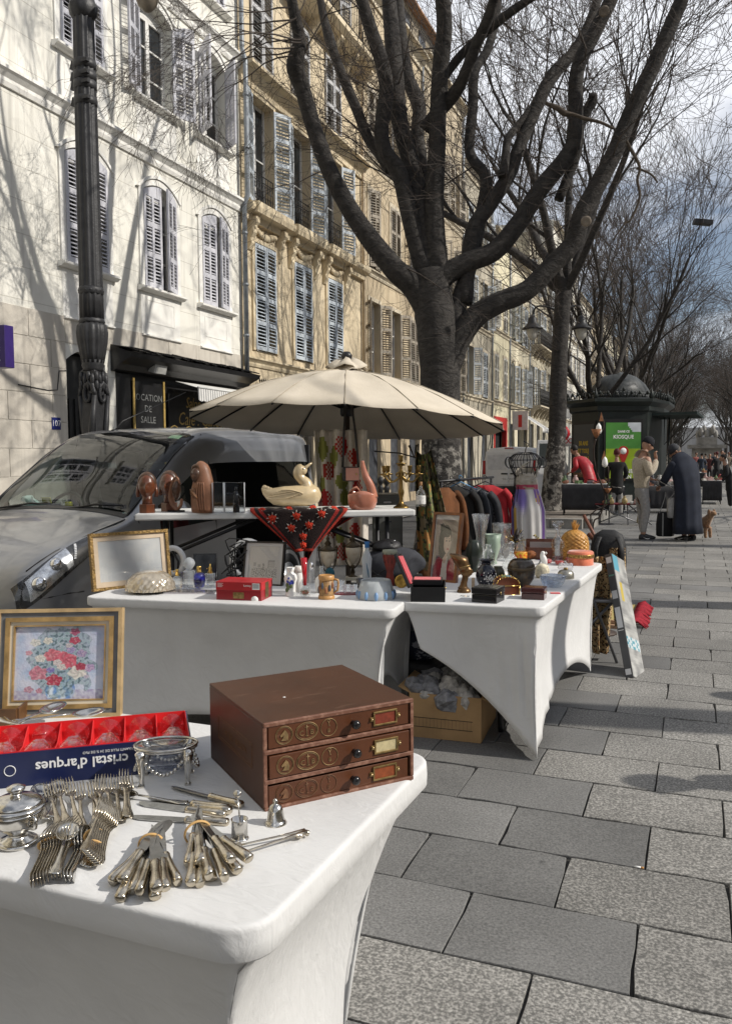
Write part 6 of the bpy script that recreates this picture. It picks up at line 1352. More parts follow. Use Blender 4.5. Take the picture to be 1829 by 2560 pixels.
def band(c,ax,up,w_,h_,label):
 ax=ax.normalized();side=ax.cross(Vector((0,0,1))).normalized();upv=side.cross(ax);m=MB();m.tube([c+side*w_*math.cos(t)+upv*(h_*math.sin(t))for t in[2*PI*k/24 for k in range(24)]],.0022,5,closed=True,flat=1.6);o=m.build('rubber_band',RBM);return tag(o,label,'rubber band','rubber bands round the cutlery')
q=random.Random(4)
# bundle A: forks on edge beside the sugar bowl
A0,A1=P(112,2222),P(160,2030);dA=(A1-A0).normalized();sA=dA.cross(Vector((0,0,1))).normalized()
for k in range(10):o_=sA*(-.026+.0056*k);b0=A0+o_+Vector((0,0,.012+.0012*k))+dA*q.uniform(-.006,.006);fork(b0,b0+dA*.2+Vector((0,0,.006)),PI/2-.15,'silver fork standing on edge in the banded bundle beside the sugar bowl','forks in the left banded bundle')
b0=P(136,2190,.028);fork(b0,P(190,2020,.03),.1,'large silver spoon lying bowl-up on top of the left banded bundle',None,True)
b0=P(168,2195,.016)
for k in range(3):fork(P(158+9*k,2200,.012),P(205+9*k,2035,.016),PI/2-.3,'silver spoon on edge tucked against the left banded bundle','spoons at the left bundle',True)
band(P(140,2110,.012),dA,None,.031,.013,'orange rubber band round the left fork bundle')
# bundle B: fork stack with handles fanned at the front
B0,B1=P(228,2165),P(292,2000);dB=(B1-B0).normalized();sB=dB.cross(Vector((0,0,1))).normalized()
for k in range(8):b0=B0+sB*(-.012+.0042*k)+Vector((0,0,.022-.0022*k+.004))+dB*(-.004*k);fork(b0,b0+dB*.2+Vector((0,0,.004)),.25-.05*k,'silver fork in the doubly banded stack with fanned handle ends','forks in the middle banded stack')
for k in range(3):b0=B0+sB*(.0-.006*k)+Vector((0,0,.003))+dB*(-.018+.004*k);fork(b0,b0+dB*.19,.1*k,'silver spoon handle under the doubly banded fork stack','spoons under the middle stack',True)
band(P(238,2092,.014),dB,None,.019,.015,'orange rubber band round the neck of the middle fork stack');band(P(232,2120,.012),dB,None,.018,.014,'second orange rubber band near the handle ends of the middle stack')
# heap of loose forks, tines towards the red glass box
for k,(ax_,ay_,bx_,by_,h_)in enumerate(((150,2068,112,1945,.016),(168,2062,138,1942,.022),(196,2066,168,1940,.028),(205,2076,200,1938,.020),(262,2072,222,1940,.024),(255,2064,246,1938,.03),(282,2058,262,1942,.026),(300,2056,285,1945,.02),(318,2046,308,1942,.026),(322,2052,322,1944,.016),(240,2070,232,1945,.014))):
 fork(P(ax_,ay_,.006+.3*h_),P(bx_,by_,h_),q.uniform(-.25,.25),'loose silver fork in the heap with its tines against the blue box','loose forks heaped by the blue box')
for(ax_,ay_,bx_,by_)in((118,2052,100,1975),(128,2046,150,1965)):fork(P(ax_,ay_,.012),P(bx_,by_,.01),q.uniform(-.4,.4),'silver spoon half buried under the loose forks','spoons under the fork heap',True)
# knife bundles
def kbundle(cx_,cy_,tipx,tipy,ends,label,group):
 c=P(cx_,cy_,.012);tip=P(tipx,tipy,.02);ax=(tip-c).normalized()
 for k,(ex,ey,h_)in enumerate(ends):
  e_=P(ex,ey,h_);d_=(c+Vector((q.uniform(-.012,.012),q.uniform(-.004,.004),.012+.4*h_))-e_);knife(e_,e_+d_,q.uniform(-.6,.6)+(PI/2 if k%3==0 else 0),label,group)
 return ax
ax=kbundle(388,2100,405,2040,[(278,2205,.012),(305,2200,.026),(330,2228,.012),(348,2230,.022),(392,2222,.034),(412,2222,.02),(446,2206,.012),(300,2248,.010),(388,2244,.010)],'silver-handled table knife in the banded bundle with fanned handles','knives in the left banded bundle')
band(P(379,2112,.018),ax,None,.024,.022,'orange rubber band round the left knife bundle')
ax=kbundle(497,2070,470,2020,[(470,2160,.014),(500,2155,.028),(478,2210,.012),(523,2190,.026),(578,2150,.036),(625,2148,.02),(562,2195,.018),(596,2178,.012),(530,2196,.01),(500,2212,.01)],'silver-handled table knife in the banded bundle beside the mustard pot','knives in the right banded bundle')
band(P(495,2082,.02),ax,None,.026,.024,'orange rubber band round the right knife bundle')
for k,(ax_,ay_,bx_,by_)in enumerate(((565,2036,330,2006),(572,2056,318,2042),(572,2020,440,2004),(578,2026,450,2012))):knife(P(ax_,ay_,.007+.006*(k>1)),P(bx_,by_,.006),q.uniform(-.2,.2),('loose steel knife lying beneath the salt cellar legs','loose steel knife lying lowest in the row before the salt cellar','loose silver knife in the pair by the mustard pot','second loose silver knife in the pair by the mustard pot')[k],'loose knives before the salt cellar')
knife(P(606,2012,.01),P(468,1976,.008),.3,'dark-bladed silver knife pointing at the salt cellar from the brown box',None)
fork(P(470,2010,.006),P(402,2002,.006),.0,'small silver spoon lying among the loose knives',None,True)
# sugar bowl
sp_=P(30,2128)+HF*.028;s_=mpp(sp_);SBW=thing('sugar_bowl','lidded silver sugar bowl on a gadrooned foot','bowl',sp_)
m=MB();m.lathe([(0,0),(.036,0),(.037,.006),(.033,.010),(.02,.016),(.016,.024),(.03,.034),(.047,.05),(.052,.066),(.051,.074)],28);m.build('bowl',SILV,SBW)
for pr_ in([(.034,.0045),(.0395,.007),(.034,.011)],[(.049,.073),(.056,.077),(.049,.082)]):m=MB();m.lathe(pr_,48,flute=(48,.025));m.build('gadroon',SILV,SBW)
m=MB();m.lathe([(.051,.08),(.046,.088),(.03,.096),(.012,.1),(.008,.104),(.017,.11),(.018,.115),(.006,.12),(0,.12)],24);m.build('lid',SILV,SBW)
for a in(-.25,PI-.25):m=MB();m.tube(catmull([(.045*math.cos(a),.045*math.sin(a),.045),(.062*math.cos(a),.062*math.sin(a),.05),(.064*math.cos(a),.064*math.sin(a),.066),(.05*math.cos(a),.05*math.sin(a),.07)],4),.004,6);m.build('handle',SILV,SBW)
# oval salt cellar with glass liner
c=P(422,1968)+Vector((0,0,0));st_c=onz(415,1860,TZ+.088);SCL=thing('salt_cellar','oval silver salt cellar on four figured legs with a glass liner','salt cellar',(st_c.x,st_c.y,TZ),YAW+.12)
A_,B_=.072,.05;m=MB()
for z_,r_,k_ in((.088,1.0,.003),(.082,.985,.002)):m.tube([(A_*r_*math.cos(t),B_*r_*math.sin(t),z_)for t in[2*PI*k/40 for k in range(40)]],k_,6,closed=True)
m.build('rim',SILV,SCL)
m=MB();m.loft([[(A_*r_*math.cos(t),B_*r_*math.sin(t),z_)for t in[2*PI*k/32 for k in range(32)]]for z_,r_ in((.084,.93),(.06,.9),(.036,.74),(.026,.5))]);m.build('glass_liner',CRY,SCL)
for t in(PI*.25,PI*.75,PI*1.25,PI*1.75):
 x,y=A_*math.cos(t)*1.02,B_*math.sin(t)*1.04;m=MB();m.tube([(x,y,.086),(x*1.02,y*1.02,.07),(x,y,.05),(x*.99,y*.99,.02),(x*1.0,y*1.0,.006)],[.010,.012,.0095,.006,.006],8);m.box((x*1.01,y*1.01,.003),(.014,.014,.006));m.ball((x*1.08,y*1.08,.068),(.007,.007,.01),8,6);m.ball((x*1.1,y*1.1,.08),(.009,.009,.006),8,6);m.build('leg',SILV,SCL)
for t in(PI*.5,PI*1.5,0,PI):
 m=MB()
 for k in range(11):u=(k/10-.5)*1.2;a=t+u;m.ball((A_*1.0*math.cos(a),B_*1.0*math.sin(a),.062-.03*math.cos(u*2.4)),.0048,6,5)
 m.build('garland',SILV,SCL)
# mustard pot, bell, tongs
mp_=P(597,2106)+HF*.012;MPT=thing('mustard_pot','tiny silver beaker with a round-ended stirrer standing in it','beaker',mp_);m=MB();m.lathe([(0,.0),(.016,0),(.016,.04),(.017,.042),(.0155,.042),(.0145,.008),(0,.006)],22);m.lathe([(.016,.0),(.02,.001),(.016,.006)],22);m.build('beaker',SILV,MPT);m=MB();m.tube([(.004,0,.01),(-.006,.004,.086)],.0016,6);m.lathe([(0,-.002),(.008,-.002),(.008,.002),(0,.002)],14,T=Matrix.Translation((-.0065,.004,.09))@Matrix.Rotation(1.1,4,'X'));m.build('stirrer',SILV,MPT)
bl_=P(687,2071)+HF*.018;m=MB();m.lathe([(0,.002),(.019,.0),(.0235,.0),(.0235,.004),(.02,.009),(.018,.012),(.0155,.03),(.012,.04),(.007,.043),(.0045,.045),(.006,.05),(.003,.054),(0,.055)],26);tag(m.build('hand_bell',SILV,loc=bl_),'small silver hand bell in front of the brown drawer box','bell')
T0_,T1_=P(606,2126,.006),P(764,2082,.012);d_=T1_-T0_;TG=thing('sugar_tongs','ornate silver sugar tongs lying before the bell','tongs',T0_);n_=d_.cross(Vector((0,0,1))).normalized()
for s in(-1,1):
 m=MB();pts=[d_*u+n_*s*(.012*(1-u)+.003)+Vector((0,0,.004))for u in(0,.12,.3,.55,.8,1)];m.tube(pts,[.0035,.003,.0032,.003,.0045,.007],8,flat=.5);m.ball(pts[0]-d_*.03,(.009,.009,.004),10,6)
 for k in range(4):m.ball(pts[0]+n_*s*.004*math.cos(k)-d_*.02*k*.5,.0045,6,5)
 m.build('arm',SILW,TG)
m=MB();m.tube([d_*1.0+n_*.006,d_*1.03,d_*1.0-n_*.006],.005,8);m.ball(d_*.9,(.01,.012,.006),10,6);m.build('spring_bow',SILW,TG)
# brown three-drawer box
BXF,BXR,BXH=Vector((-.836,1.492,TZ)),Vector((-.600,1.778,TZ)),.192
ex=(BXR-BXF);BL_=ex.length;ang=math.atan2(ex.y,ex.x);DB=thing('drawer_box','brown card index box with three drawers, black knobs and brass label holders','box',BXF,ang)
def leather(name,a,b,c_):
 t=NT(name);bs=t.n('ShaderNodeBsdfPrincipled');bs.inputs['Roughness'].default_value=.42;bs.inputs['Specular IOR Level'].default_value=.45;tc=t.n('ShaderNodeTexCoord')
 n1=t.n('ShaderNodeTexNoise');n1.inputs['Scale'].default_value=7;n1.inputs['Detail'].default_value=9;n1.inputs['Roughness'].default_value=.7;t.l(tc.outputs['Object'],n1.inputs['Vector'])
 rp=t.n('ShaderNodeValToRGB');rp.color_ramp.elements[0].color=lin(a);rp.color_ramp.elements[0].position=.3;rp.color_ramp.elements[1].color=lin(b);rp.color_ramp.elements[1].position=.7;t.l(n1.outputs['Fac'],rp.inputs[0])
 mp2=t.n('ShaderNodeMapping');mp2.inputs['Scale'].default_value=(3,18,18);t.l(tc.outputs['Object'],mp2.inputs[0]);n2=t.n('ShaderNodeTexNoise');n2.inputs['Scale'].default_value=3;n2.inputs['Detail'].default_value=8;t.l(mp2.outputs[0],n2.inputs['Vector'])
 r2=t.n('ShaderNodeMapRange');r2.inputs[1].default_value=.66;r2.inputs[2].default_value=.74;t.l(n2.outputs['Fac'],r2.inputs[0]);mx=t.n('ShaderNodeMixRGB');t.l(r2.outputs[0],mx.inputs[0]);t.l(rp.outputs[0],mx.inputs[1]);mx.inputs[2].default_value=lin(c_);t.l(mx.outputs[0],bs.inputs['Base Color'])
 mr=t.n('ShaderNodeMapRange');mr.inputs[3].default_value=.3;mr.inputs[4].default_value=.6;t.l(n1.outputs['Fac'],mr.inputs[0]);t.l(mr.outputs[0],bs.inputs['Roughness']);t.l(bs.outputs[0],t.out.inputs[0]);MATS[name]=t.m;return t.m
BRN=leather('box_leatherette',(.050,.020,.009),(.080,.031,.013),(.12,.062,.038));BRF=leather('drawer_leatherette',(.068,.021,.007),(.10,.031,.010),(.14,.064,.038));BRE=mat('worn_edge',(.15,.065,.04),.55,var=.45,scale=60,col2=(.30,.16,.11),fac=(.45,.72))
DD=.365;m=MB();t_=.008
m.bx(0,BL_,.006,DD,BXH-t_,BXH);m.bx(0,BL_,.006,DD,0,t_);m.bx(0,t_,.006,DD,t_,BXH-t_);m.bx(BL_-t_,BL_,.006,DD,t_,BXH-t_);m.bx(t_,BL_-t_,DD-t_,DD,t_,BXH-t_);m.bx(t_,BL_-t_,.02,DD-t_,BXH/3-.004,BXH/3+.004);m.bx(t_,BL_-t_,.02,DD-t_,2*BXH/3-.004,2*BXH/3+.004)
bx_o=m.build('carcass',BRN,DB,bev=.0015)
for z_ in(.004,BXH/3,2*BXH/3,BXH-.004):m=MB();m.bx(.0,BL_,-.0015,.0055,z_-.005,z_+.005);m.build('edge_binding',BRE,DB,bev=.002)
for x_ in(.0035,BL_-.0035):m=MB();m.bx(x_-.004,x_+.004,-.0005,.0055,.0095,BXH-.0095);m.build('edge_binding',BRE,DB,bev=.001)
KNB=mat('knob_black',(.012,.011,.012),.18,var=0);BRS=mat('brass_dull',(.30,.21,.09),.4,.9,var=.3,scale=60);GLD=mat('stamp_gilt',(.22,.145,.065),.5,.3,var=.4,scale=70);GLF=mat('stamp_faded',(.14,.065,.03),.55,var=.3,scale=70)
hd_=BXH/3-.014
for k in range(3):
 z0_=BXH/3*(2-k)+.007;pr=(.0,-.004,.003)[k];m=MB();m.bx(.011,BL_-.013,pr+.001,.3,z0_,z0_+hd_-(.004 if k==2 else .001));dr=m.build('drawer',BRF,DB,bev=.0012);y_=pr;zc_=z0_+hd_/2
 gm=(GLD,GLD,GLF)[k];T=lambda x_,z_:Matrix.Translation((x_,y_-.0004,z_))@Matrix.Rotation(PI/2,4,'X')
 em=MB()
 def ringp(cx_,cz_,a_,b_,w_):em.tube([(cx_+a_*math.cos(t),y_+.0004,cz_+b_*math.sin(t))for t in[2*PI*s/24 for s in range(24)]],w_,4,closed=True)
 x1,x2,x3=.047,.1,.153
 ringp(x1,zc_,.0195,.0195,.0010);ringp(x1,zc_,.0172,.0172,.0005);ringp(x2,zc_,.0265,.0195,.0012);ringp(x2,zc_,.0235,.0165,.0006);ringp(x3,zc_,.0195,.0195,.0010)
 em.tube([(x2,y_+.0004,zc_-.012),(x2,y_+.0004,zc_+.014)],.0012,4);em.tube([(x2-.005,y_+.0004,zc_+.009),(x2+.005,y_+.0004,zc_+.009)],.001,4);em.tube([(x2-.004,y_+.0004,zc_-.010),(x2+.004,y_+.0004,zc_-.010)],.0008,4)
 em.tube([(x3,y_+.0004,zc_+.003),(x3,y_+.0004,zc_+.012)],.0011,4);em.tube([(x3+.003*math.cos(t),y_+.0004,zc_+.0145+.003*math.sin(t))for t in[2*PI*s/10 for s in range(10)]],.0009,4,closed=True);em.tube([(x3,y_+.0004,zc_+.004),(x3+.003,y_+.0004,zc_+.004)],.0009,4)
 em.prism([(-.008,-.011),(.008,-.012),(.0095,-.002),(.006,.007),(.001,.012),(-.001,.009),(-.009,.001),(-.0085,-.003),(-.004,-.002),(-.001,.0),(-.0035,-.006)],0,.0008,T=T(x1,zc_))
 eo=em.build('stamped_emblem',gm,dr)
 text('C',.016,gm,'stamped_letter',eo,(x2-.0125,y_-.0005,zc_-.003),(PI/2,0,0),ext=.0003);text('B',.016,gm,'stamped_letter',eo,(x2+.0125,y_-.0005,zc_-.003),(PI/2,0,0),ext=.0003);text('B',.012,gm,'stamped_letter',eo,(x3,y_-.0005,zc_-.007),(PI/2,0,0),ext=.0003)
 m=MB();m.lathe([(.006,-.001),(.0055,.004),(.0045,.006),(.0085,.010),(.0105,.015),(.009,.02),(.004,.0225),(0,.023)],18,T=Matrix.Translation((.213,y_,zc_))@Matrix.Rotation(PI/2,4,'X'));m.build('knob',KNB,dr)
 m=MB();cx_=.295;w_,h_=.027,.0125
 for(a_,b_,c_,d_)in((-w_-.004,w_+.004,h_,h_+.004),(-w_-.004,w_+.004,-h_-.004,-h_),(-w_-.004,-w_,-h_,h_),(w_,w_+.004,-h_,h_)):m.bx(cx_+a_,cx_+b_,y_-.003,y_+.001,zc_+c_,zc_+d_)
 for s in(-1,1):m.bx(cx_+s*(w_+.0075)-.0045,cx_+s*(w_+.0075)+.0045,y_-.002,y_+.001,zc_-.005,zc_+.005)
 lo=m.build('label_holder',BRS,dr,bev=.0006)
 for s in(-1,1):m=MB();m.ball((cx_+s*(w_+.008),y_-.003,zc_),.0032,8,6);m.build('screw',mat('screw_brass',(.55,.42,.22),.3,1.0),lo)
 m=MB();m.bx(cx_-w_,cx_+w_,y_-.0006,y_+.001,zc_-h_,zc_+h_);m.build('label_card',(mat('card_red',(.17,.028,.012),.6,var=.25,scale=80),mat('card_cream',(.46,.39,.22),.7,var=.2,scale=60),mat('card_orange',(.22,.05,.012),.6,var=.2,scale=80))[k],lo)
m=MB();Tm=Matrix.Rotation(-PI/2,4,'Z')
for(y0_,y1_,z0_,z1_)in((.07,.30,.128,.1295),(.07,.30,.073,.0745),(.07,.0715,.0745,.128),(.2985,.30,.0745,.128),(.078,.292,.122,.1227),(.078,.292,.0795,.0802)):m.bx(-.0009,.0005,y0_,y1_,z0_,z1_)
so_=m.build('stamped_frame',GLF,bx_o);text('CARTIER - BRESSON',.021,GLF,'stamped_letter',so_,(-.0008,.185,.101),(PI/2,0,-PI/2),ext=.0003,xs=.85)
m=MB();m.ball((.115,.16,BXH),(.004,.003,.0008),8,4);m.build('paint_fleck',WHT,bx_o)
# presentation box of six glasses, printed upside down
G1=Vector((-1.118,1.641,TZ));gd=(G1-Vector((-1.461,1.382,TZ))).normalized();GBL=.47;G0=G1-gd*GBL;GB=thing('glass_box','long blue carton with a red lining holding six crystal glasses','box',G0,math.atan2(gd.y,gd.x));BLU=mat('carton_navy',(.008,.014,.062),.3,var=.1,scale=12);REDL=mat('red_lining',(.62,.015,.018),.5,var=.12,scale=9)
W2,H2_=.215,.082;m=MB();m.bx(0,GBL,0,.004,0,H2_);m.bx(0,GBL,W2-.004,W2,0,H2_);m.bx(0,.004,.004,W2-.004,0,H2_);m.bx(GBL-.004,GBL,.004,W2-.004,0,H2_);m.bx(0,GBL,.004,W2-.004,0,.004);gc=m.build('carton',BLU,GB)
m=MB();m.bx(.004,GBL-.004,.004,.0055,.004,H2_+.002);m.bx(.004,GBL-.004,W2-.0055,W2-.004,.004,H2_+.002);m.bx(.004,.0055,.0055,W2-.0055,.004,H2_+.002);m.bx(GBL-.0055,GBL-.004,.0055,W2-.0055,.004,H2_+.002);m.bx(.0055,GBL-.0055,.0055,W2-.0055,.004,.03)
m.build('lining',REDL,GB)
for k in range(1,6):m=MB();x_=GBL*k/6;m.prism([(.006,.03),(W2-.006,.03),(W2-.006,H2_-.002),(W2*.5,H2_-.02),(.006,H2_-.008)],-.0015,.0015,T=Matrix.Translation((x_,0,0))@Matrix.Rotation(PI/2,4,'X')@Matrix.Rotation(PI/2,4,'Y'));m.build('divider',REDL,GB)
LW=mat('print_white',(.75,.75,.76),.4,var=0)
text("cristal d'arques",.034,LW,parent=gc,loc=(GBL*.47,-.0008,.046),rot=(PI/2,PI,0),ext=.0003,bold=.0006);text('GARANTI PLUS DE 24 % DE PbO',.0085,LW,parent=gc,loc=(GBL*.60,-.0008,.068),rot=(PI/2,PI,0),ext=.0003)
m=MB();m.tube([(GBL*.135+.012*math.cos(t),-.0006,.042+.012*math.sin(t))for t in[2*PI*s/16 for s in range(16)]],.001,4,closed=True);m.build('round_mark',LW,gc)
for k in range(6):
 gl_=thing('crystal_glass','cut crystal stem glass lying in its red compartment of the blue box','glass',G0+gd*(GBL*(k+.5)/6)+Vector((0,0,.05)),math.atan2(gd.y,gd.x),'six crystal glasses in the blue box')
 T=Matrix.Translation((0,.20,.004))@Matrix.Rotation(PI/2,4,'X')@Matrix.Rotation(.0,4,'Y');m=MB();m.lathe([(.008,.085),(.026,.10),(.033,.125),(.034,.15),(.031,.185),(.029,.185),(.031,.15),(.024,.105),(.0,.092)],20,T=T,flute=(10,.03));m.build('bowl',CRY,gl_);m=MB();m.lathe([(.03,.006),(.03,.009),(.008,.016),(.0045,.03),(.006,.05),(.0045,.07),(.009,.087)],16,T=T);m.build('stem',CRY,gl_)
# framed pictures
def basis(bl,br,lean):
 x=(br-bl);W_=x.length;x.normalize();back=Vector((-x.y,x.x,0));z=(Vector((0,0,1))*math.cos(lean)+back*math.sin(lean));y=z.cross(x);M=Matrix.Identity(4)
 for j in range(3):M[j][0],M[j][1],M[j][2]=x[j],y[j],z[j]
 M.translation=bl;return M,W_
def picture(name,label,bl,br,h,lean,layers,img,nx,ny,m_img,shine=None,cat='picture',thick=.02):
 M,W_=basis(bl,br,lean);t=thing(name,label,cat);t.matrix_world=M;i0=0.0
 for k,(w_,d_,mm)in enumerate(layers):
  m=MB();a,b=i0,i0+w_
  o4=[(a,a),(W_-a,a),(W_-a,h-a),(a,h-a)];n4=[(b,b),(W_-b,b),(W_-b,h-b),(b,h-b)]
  for s in range(4):
   s2=(s+1)%4;q4=[o4[s],o4[s2],n4[s2],n4[s]];m.add([(x_,-d_,z_)for x_,z_ in q4]+[(x_,thick,z_)for x_,z_ in q4],[(0,1,2,3),(4,7,6,5),(0,4,5,1),(2,6,7,3),(1,5,6,2),(3,7,4,0)])
  m.build('frame' if mm not in(MATS.get('mount_board'),)else 'mount',mm,t);i0=b
 m=MB();m.grid(nx,ny,lambda u,v:(lerp(i0,W_-i0,u),.004,lerp(i0,h-i0,v)),sm=False,colfn=img);m.build('picture_sheet',m_img,t,fix=False)
 m=MB();m.bx(.004,W_-.004,thick,thick+.004,.004,h-.004);m.build('backboard',CBM,t)
 if shine:m=MB();m.bx(i0,W_-i0,-.001,.0005,i0,h-i0);m.build('glazing',shine,t)
 m=MB();m.prism([(W_/2-.02,0),(W_/2+.02,0),(W_/2+.012,h*.7),(W_/2-.012,h*.7)],0,.004,T=Matrix.Translation((0,thick+.004+h*.7*math.sin(lean)*0,0))@Matrix.Rotation(PI/2-.0,4,'X'));m.build('strut',CBM,t)
 return t
PGL=winglass('picture_glass',(.97,.97,.97),.02)
fq=random.Random(12);FLW=[]
for(a,b,r_,c_)in((.42,.60,.10,(.60,.16,.20)),(.56,.52,.135,(.60,.12,.17)),(.66,.80,.06,(.45,.07,.12)),(.66,.92,.055,(.40,.10,.18)),(.26,.36,.105,(.55,.20,.26)),(.44,.26,.09,(.45,.05,.09)),(.70,.36,.10,(.66,.64,.58)),(.83,.42,.06,(.42,.30,.48)),(.52,.44,.05,(.62,.58,.55)),(.28,.56,.06,(.66,.63,.58)),(.22,.78,.06,(.62,.62,.58)),(.36,.80,.055,(.64,.62,.55)),(.15,.64,.04,(.58,.30,.36)),(.73,.44,.06,(.40,.06,.10)),(.74,.62,.06,(.38,.30,.48)),(.62,.67,.05,(.36,.30,.52)),(.40,.40,.045,(.20,.18,.45)),(.16,.14,.05,(.5,.28,.36)),(.28,.12,.04,(.52,.25,.32)),(.47,.50,.05,(.62,.56,.55)),(.6,.73,.04,(.55,.5,.52)),(.8,.3,.03,(.5,.45,.55))):FLW.append((a,b,r_,c_))
def bouquet(u,v):
 n_=nz2(u*9,v*7,1);n2=nz2(u*26,v*22,4);bg=mixc((.34,.43,.58),(.58,.58,.66),.5+.7*n_);bg=mixc(bg,(.60,.58,.62),max(0,n2*.7))if v<.35 else mixc(bg,(.30,.24,.42),max(0,-n2*.5))
 if v<.13:bg=mixc((.55,.56,.62),(.30,.27,.42),.5+.8*n2)
 dx=(u-.51)/(.165*math.sqrt(max(.05,1-((v-.13)/.2)**2))if v<.30 else .13)
 if .01<v<.27 and abs(dx)<1:bg=mixc((.60,.68,.75),(.14,.28,.55),smooth(.5+nz2(u*16,v*16,7)*1.6));bg=mixc(bg,(.15,.2,.4),max(0,dx*.5))
 lf=nz2(u*30,v*26,9);d0=math.hypot((u-.52)*1.1,(v-.52)*.85)
 if d0<.40+.12*nz2(u*8,v*8,2):bg=mixc(bg,(.11,.17,.19)if lf>0 else(.26,.36,.38),.35+.65*smooth(abs(lf)*2.5+.15)*(1 if d0<.34 else .6))
 for a,b,r_,c_ in FLW:
  dx,dy=u-a,(v-b)*1.15;d_=math.hypot(dx,dy);an=math.atan2(dy,dx)
  if d_<r_*(.98+.1*math.cos(5*an+a*40)+.16*nz2(u*30,v*30,b*7)):bg=mixc(c_,tuple(x*.45 for x in c_),smooth(.5+.5*math.sin(d_*90/(r_*12)+an*5))*.55+(.3 if d_<r_*.22 else 0));bg=mixc(bg,(.8,.62,.62),max(0,nz2(u*40,v*40,a*9))*.5)
 return bg
GLT=mat('frame_gold',(.40,.255,.10),.4,.5,var=.3,scale=25);GLP=mat('frame_pale_gold',(.52,.37,.19),.5,.3,var=.2,scale=20);FGR=mat('frame_grey',(.14,.145,.15),.6,var=.15,scale=20);LIN=mat('frame_linen',(.60,.54,.42),.9,var=.08)
bl0,br0=P(-14,1798),P(303,1790);hh=zat(br0+HF*.05,1522)-TZ
picture('flower_painting','painting of pink and white flowers in a blue vase in a gold and grey frame',bl0,br0,hh+.008,.2,[(.011,.012,GLP),(.014,.006,FGR),(.013,.010,GLT),(.010,.004,LIN),(.004,.006,GLT)],bouquet,120,140,PAINT('oil_paint',rough=.5,var=.1,bump=.12,bscale=160),None,'painting')
# serving pieces and a small tray behind the blue box
for k,(ax_,ay_,bx_,by_)in enumerate(((30,1806,240,1786),(0,1798,60,1822),(-10,1830,70,1800))):o=fork(P(ax_,ay_,.045),P(bx_,by_,.045),.1,('long ornate silver serving spoon lying in front of the flower painting','silver serving spoon bowl beside the small wooden tray','silver ladle handle lying behind the blue box')[k],None,True);o.scale=(1.25,1.25,1.25)
tw_=thing('wooden_tray','small dark wooden tray edge in front of the flower painting','tray',P(10,1810));m=MB();m.bx(-.1,.045,-.02,.05,0,.03);m.build('tray_base',mat('tray_wood',(.11,.05,.018),.5,var=.3,scale=20),tw_,rot=(0,0,.45));m=MB();m.bx(-.1,.045,-.026,-.02,0,.05);m.bx(.045,.051,-.02,.05,0,.05);m.build('tray_rim',MATS['tray_wood'],tw_,rot=(0,0,.45))
# ================================================================== THINGS ON THE BACK TABLE, SHELF AND RIGHT TABLE
def spot(px_,py_,z,r=0.0):p=onz(px_,py_,z);return p+HF*r
def lath(name,label,cat,m_,px_,py_,prof,z=TZ,n=20,sx=1,sy=1,flute=None,parts=(),group=None,rz=None):
 """turned vessel; prof in photo pixels (radius, height). parts: (name, mat, prof, kw)"""
 p0=onz(px_,py_,z);s=mpp(p0);p0=p0+HF*(max(prof[0][0],2)*s);s=mpp(p0);t=thing(name,label,cat,p0,YAW if rz is None else rz,group)
 m=MB();m.lathe([(r_*s,h_*s)for r_,h_ in prof],n,sx=sx,sy=sy,flute=flute);m.build('body',m_,t)
 for pn,pm,pp,kw in parts:m=MB();m.lathe([(r_*s,h_*s)for r_,h_ in pp],kw.get('n',14),tuple(x*s for x in kw.get('c',(0,0,0))),flute=kw.get('flute'));m.build(pn,pm,t)
 return t,s
GOLD=mat('gold_plate',(.70,.47,.14),.2,1.0,var=.1,scale=40);BLKG=mat('black_gloss',(.012,.011,.012),.15,var=.05);PORC=mat('porcelain',(.72,.71,.68),.25,var=.03)
# gilt-framed picture whose sun glare is painted into the pale sheet
bl0,br0=P(233,1480),P(428,1458);hh=(zat(bl0+HF*.03,1334)-TZ)
GFR=mat('gilt_carved',(.24,.15,.05),.5,.5,var=.5,scale=60,bump=.8,bscale=90);MNT=mat('mount_board',(.55,.44,.32),.85,var=.08,scale=12)
picture('gilt_framed_print','gilt-framed pale print with painted glare and a pink mount standing against the van',bl0,br0,hh,.12,[(.018,.012,GFR),(.030,.0,MNT)],lambda u,v:mixc((.55,.58,.60),(.72,.72,.70),.5+.5*nz2(u*6,v*5)),16,14,PAINT('print_paper',rough=.3,var=.05,coat=.6),PGL)
# patterned glass dome shade on a dark ring
p_=spot(366,1487,TZ,.09);LD=thing('glass_lampshade','domed quilted glass lampshade on a black ring','lampshade',p_);s=mpp(p_);m=MB();m.lathe([(42*s,0),(43*s,7*s),(38*s,9*s)],28);m.build('ring',RUB,LD)
m=MB();R0,H0=57*s,46*s;N_=44
def dome(u,v):a=2*PI*u;r_=R0*math.cos(v*PI/2)**.62;f_=1+.05*abs(math.sin(a*9+v*8))+.05*abs(math.sin(a*9-v*8));return(r_*f_*math.cos(a),r_*f_*math.sin(a),8*s+H0*math.sin(v*PI/2)**1.1)
m.grid(88,18,dome);m.build('dome',mat('quilted_glass',(.62,.54,.42),.12,var=.1,trans=.3,metal=.5),LD)
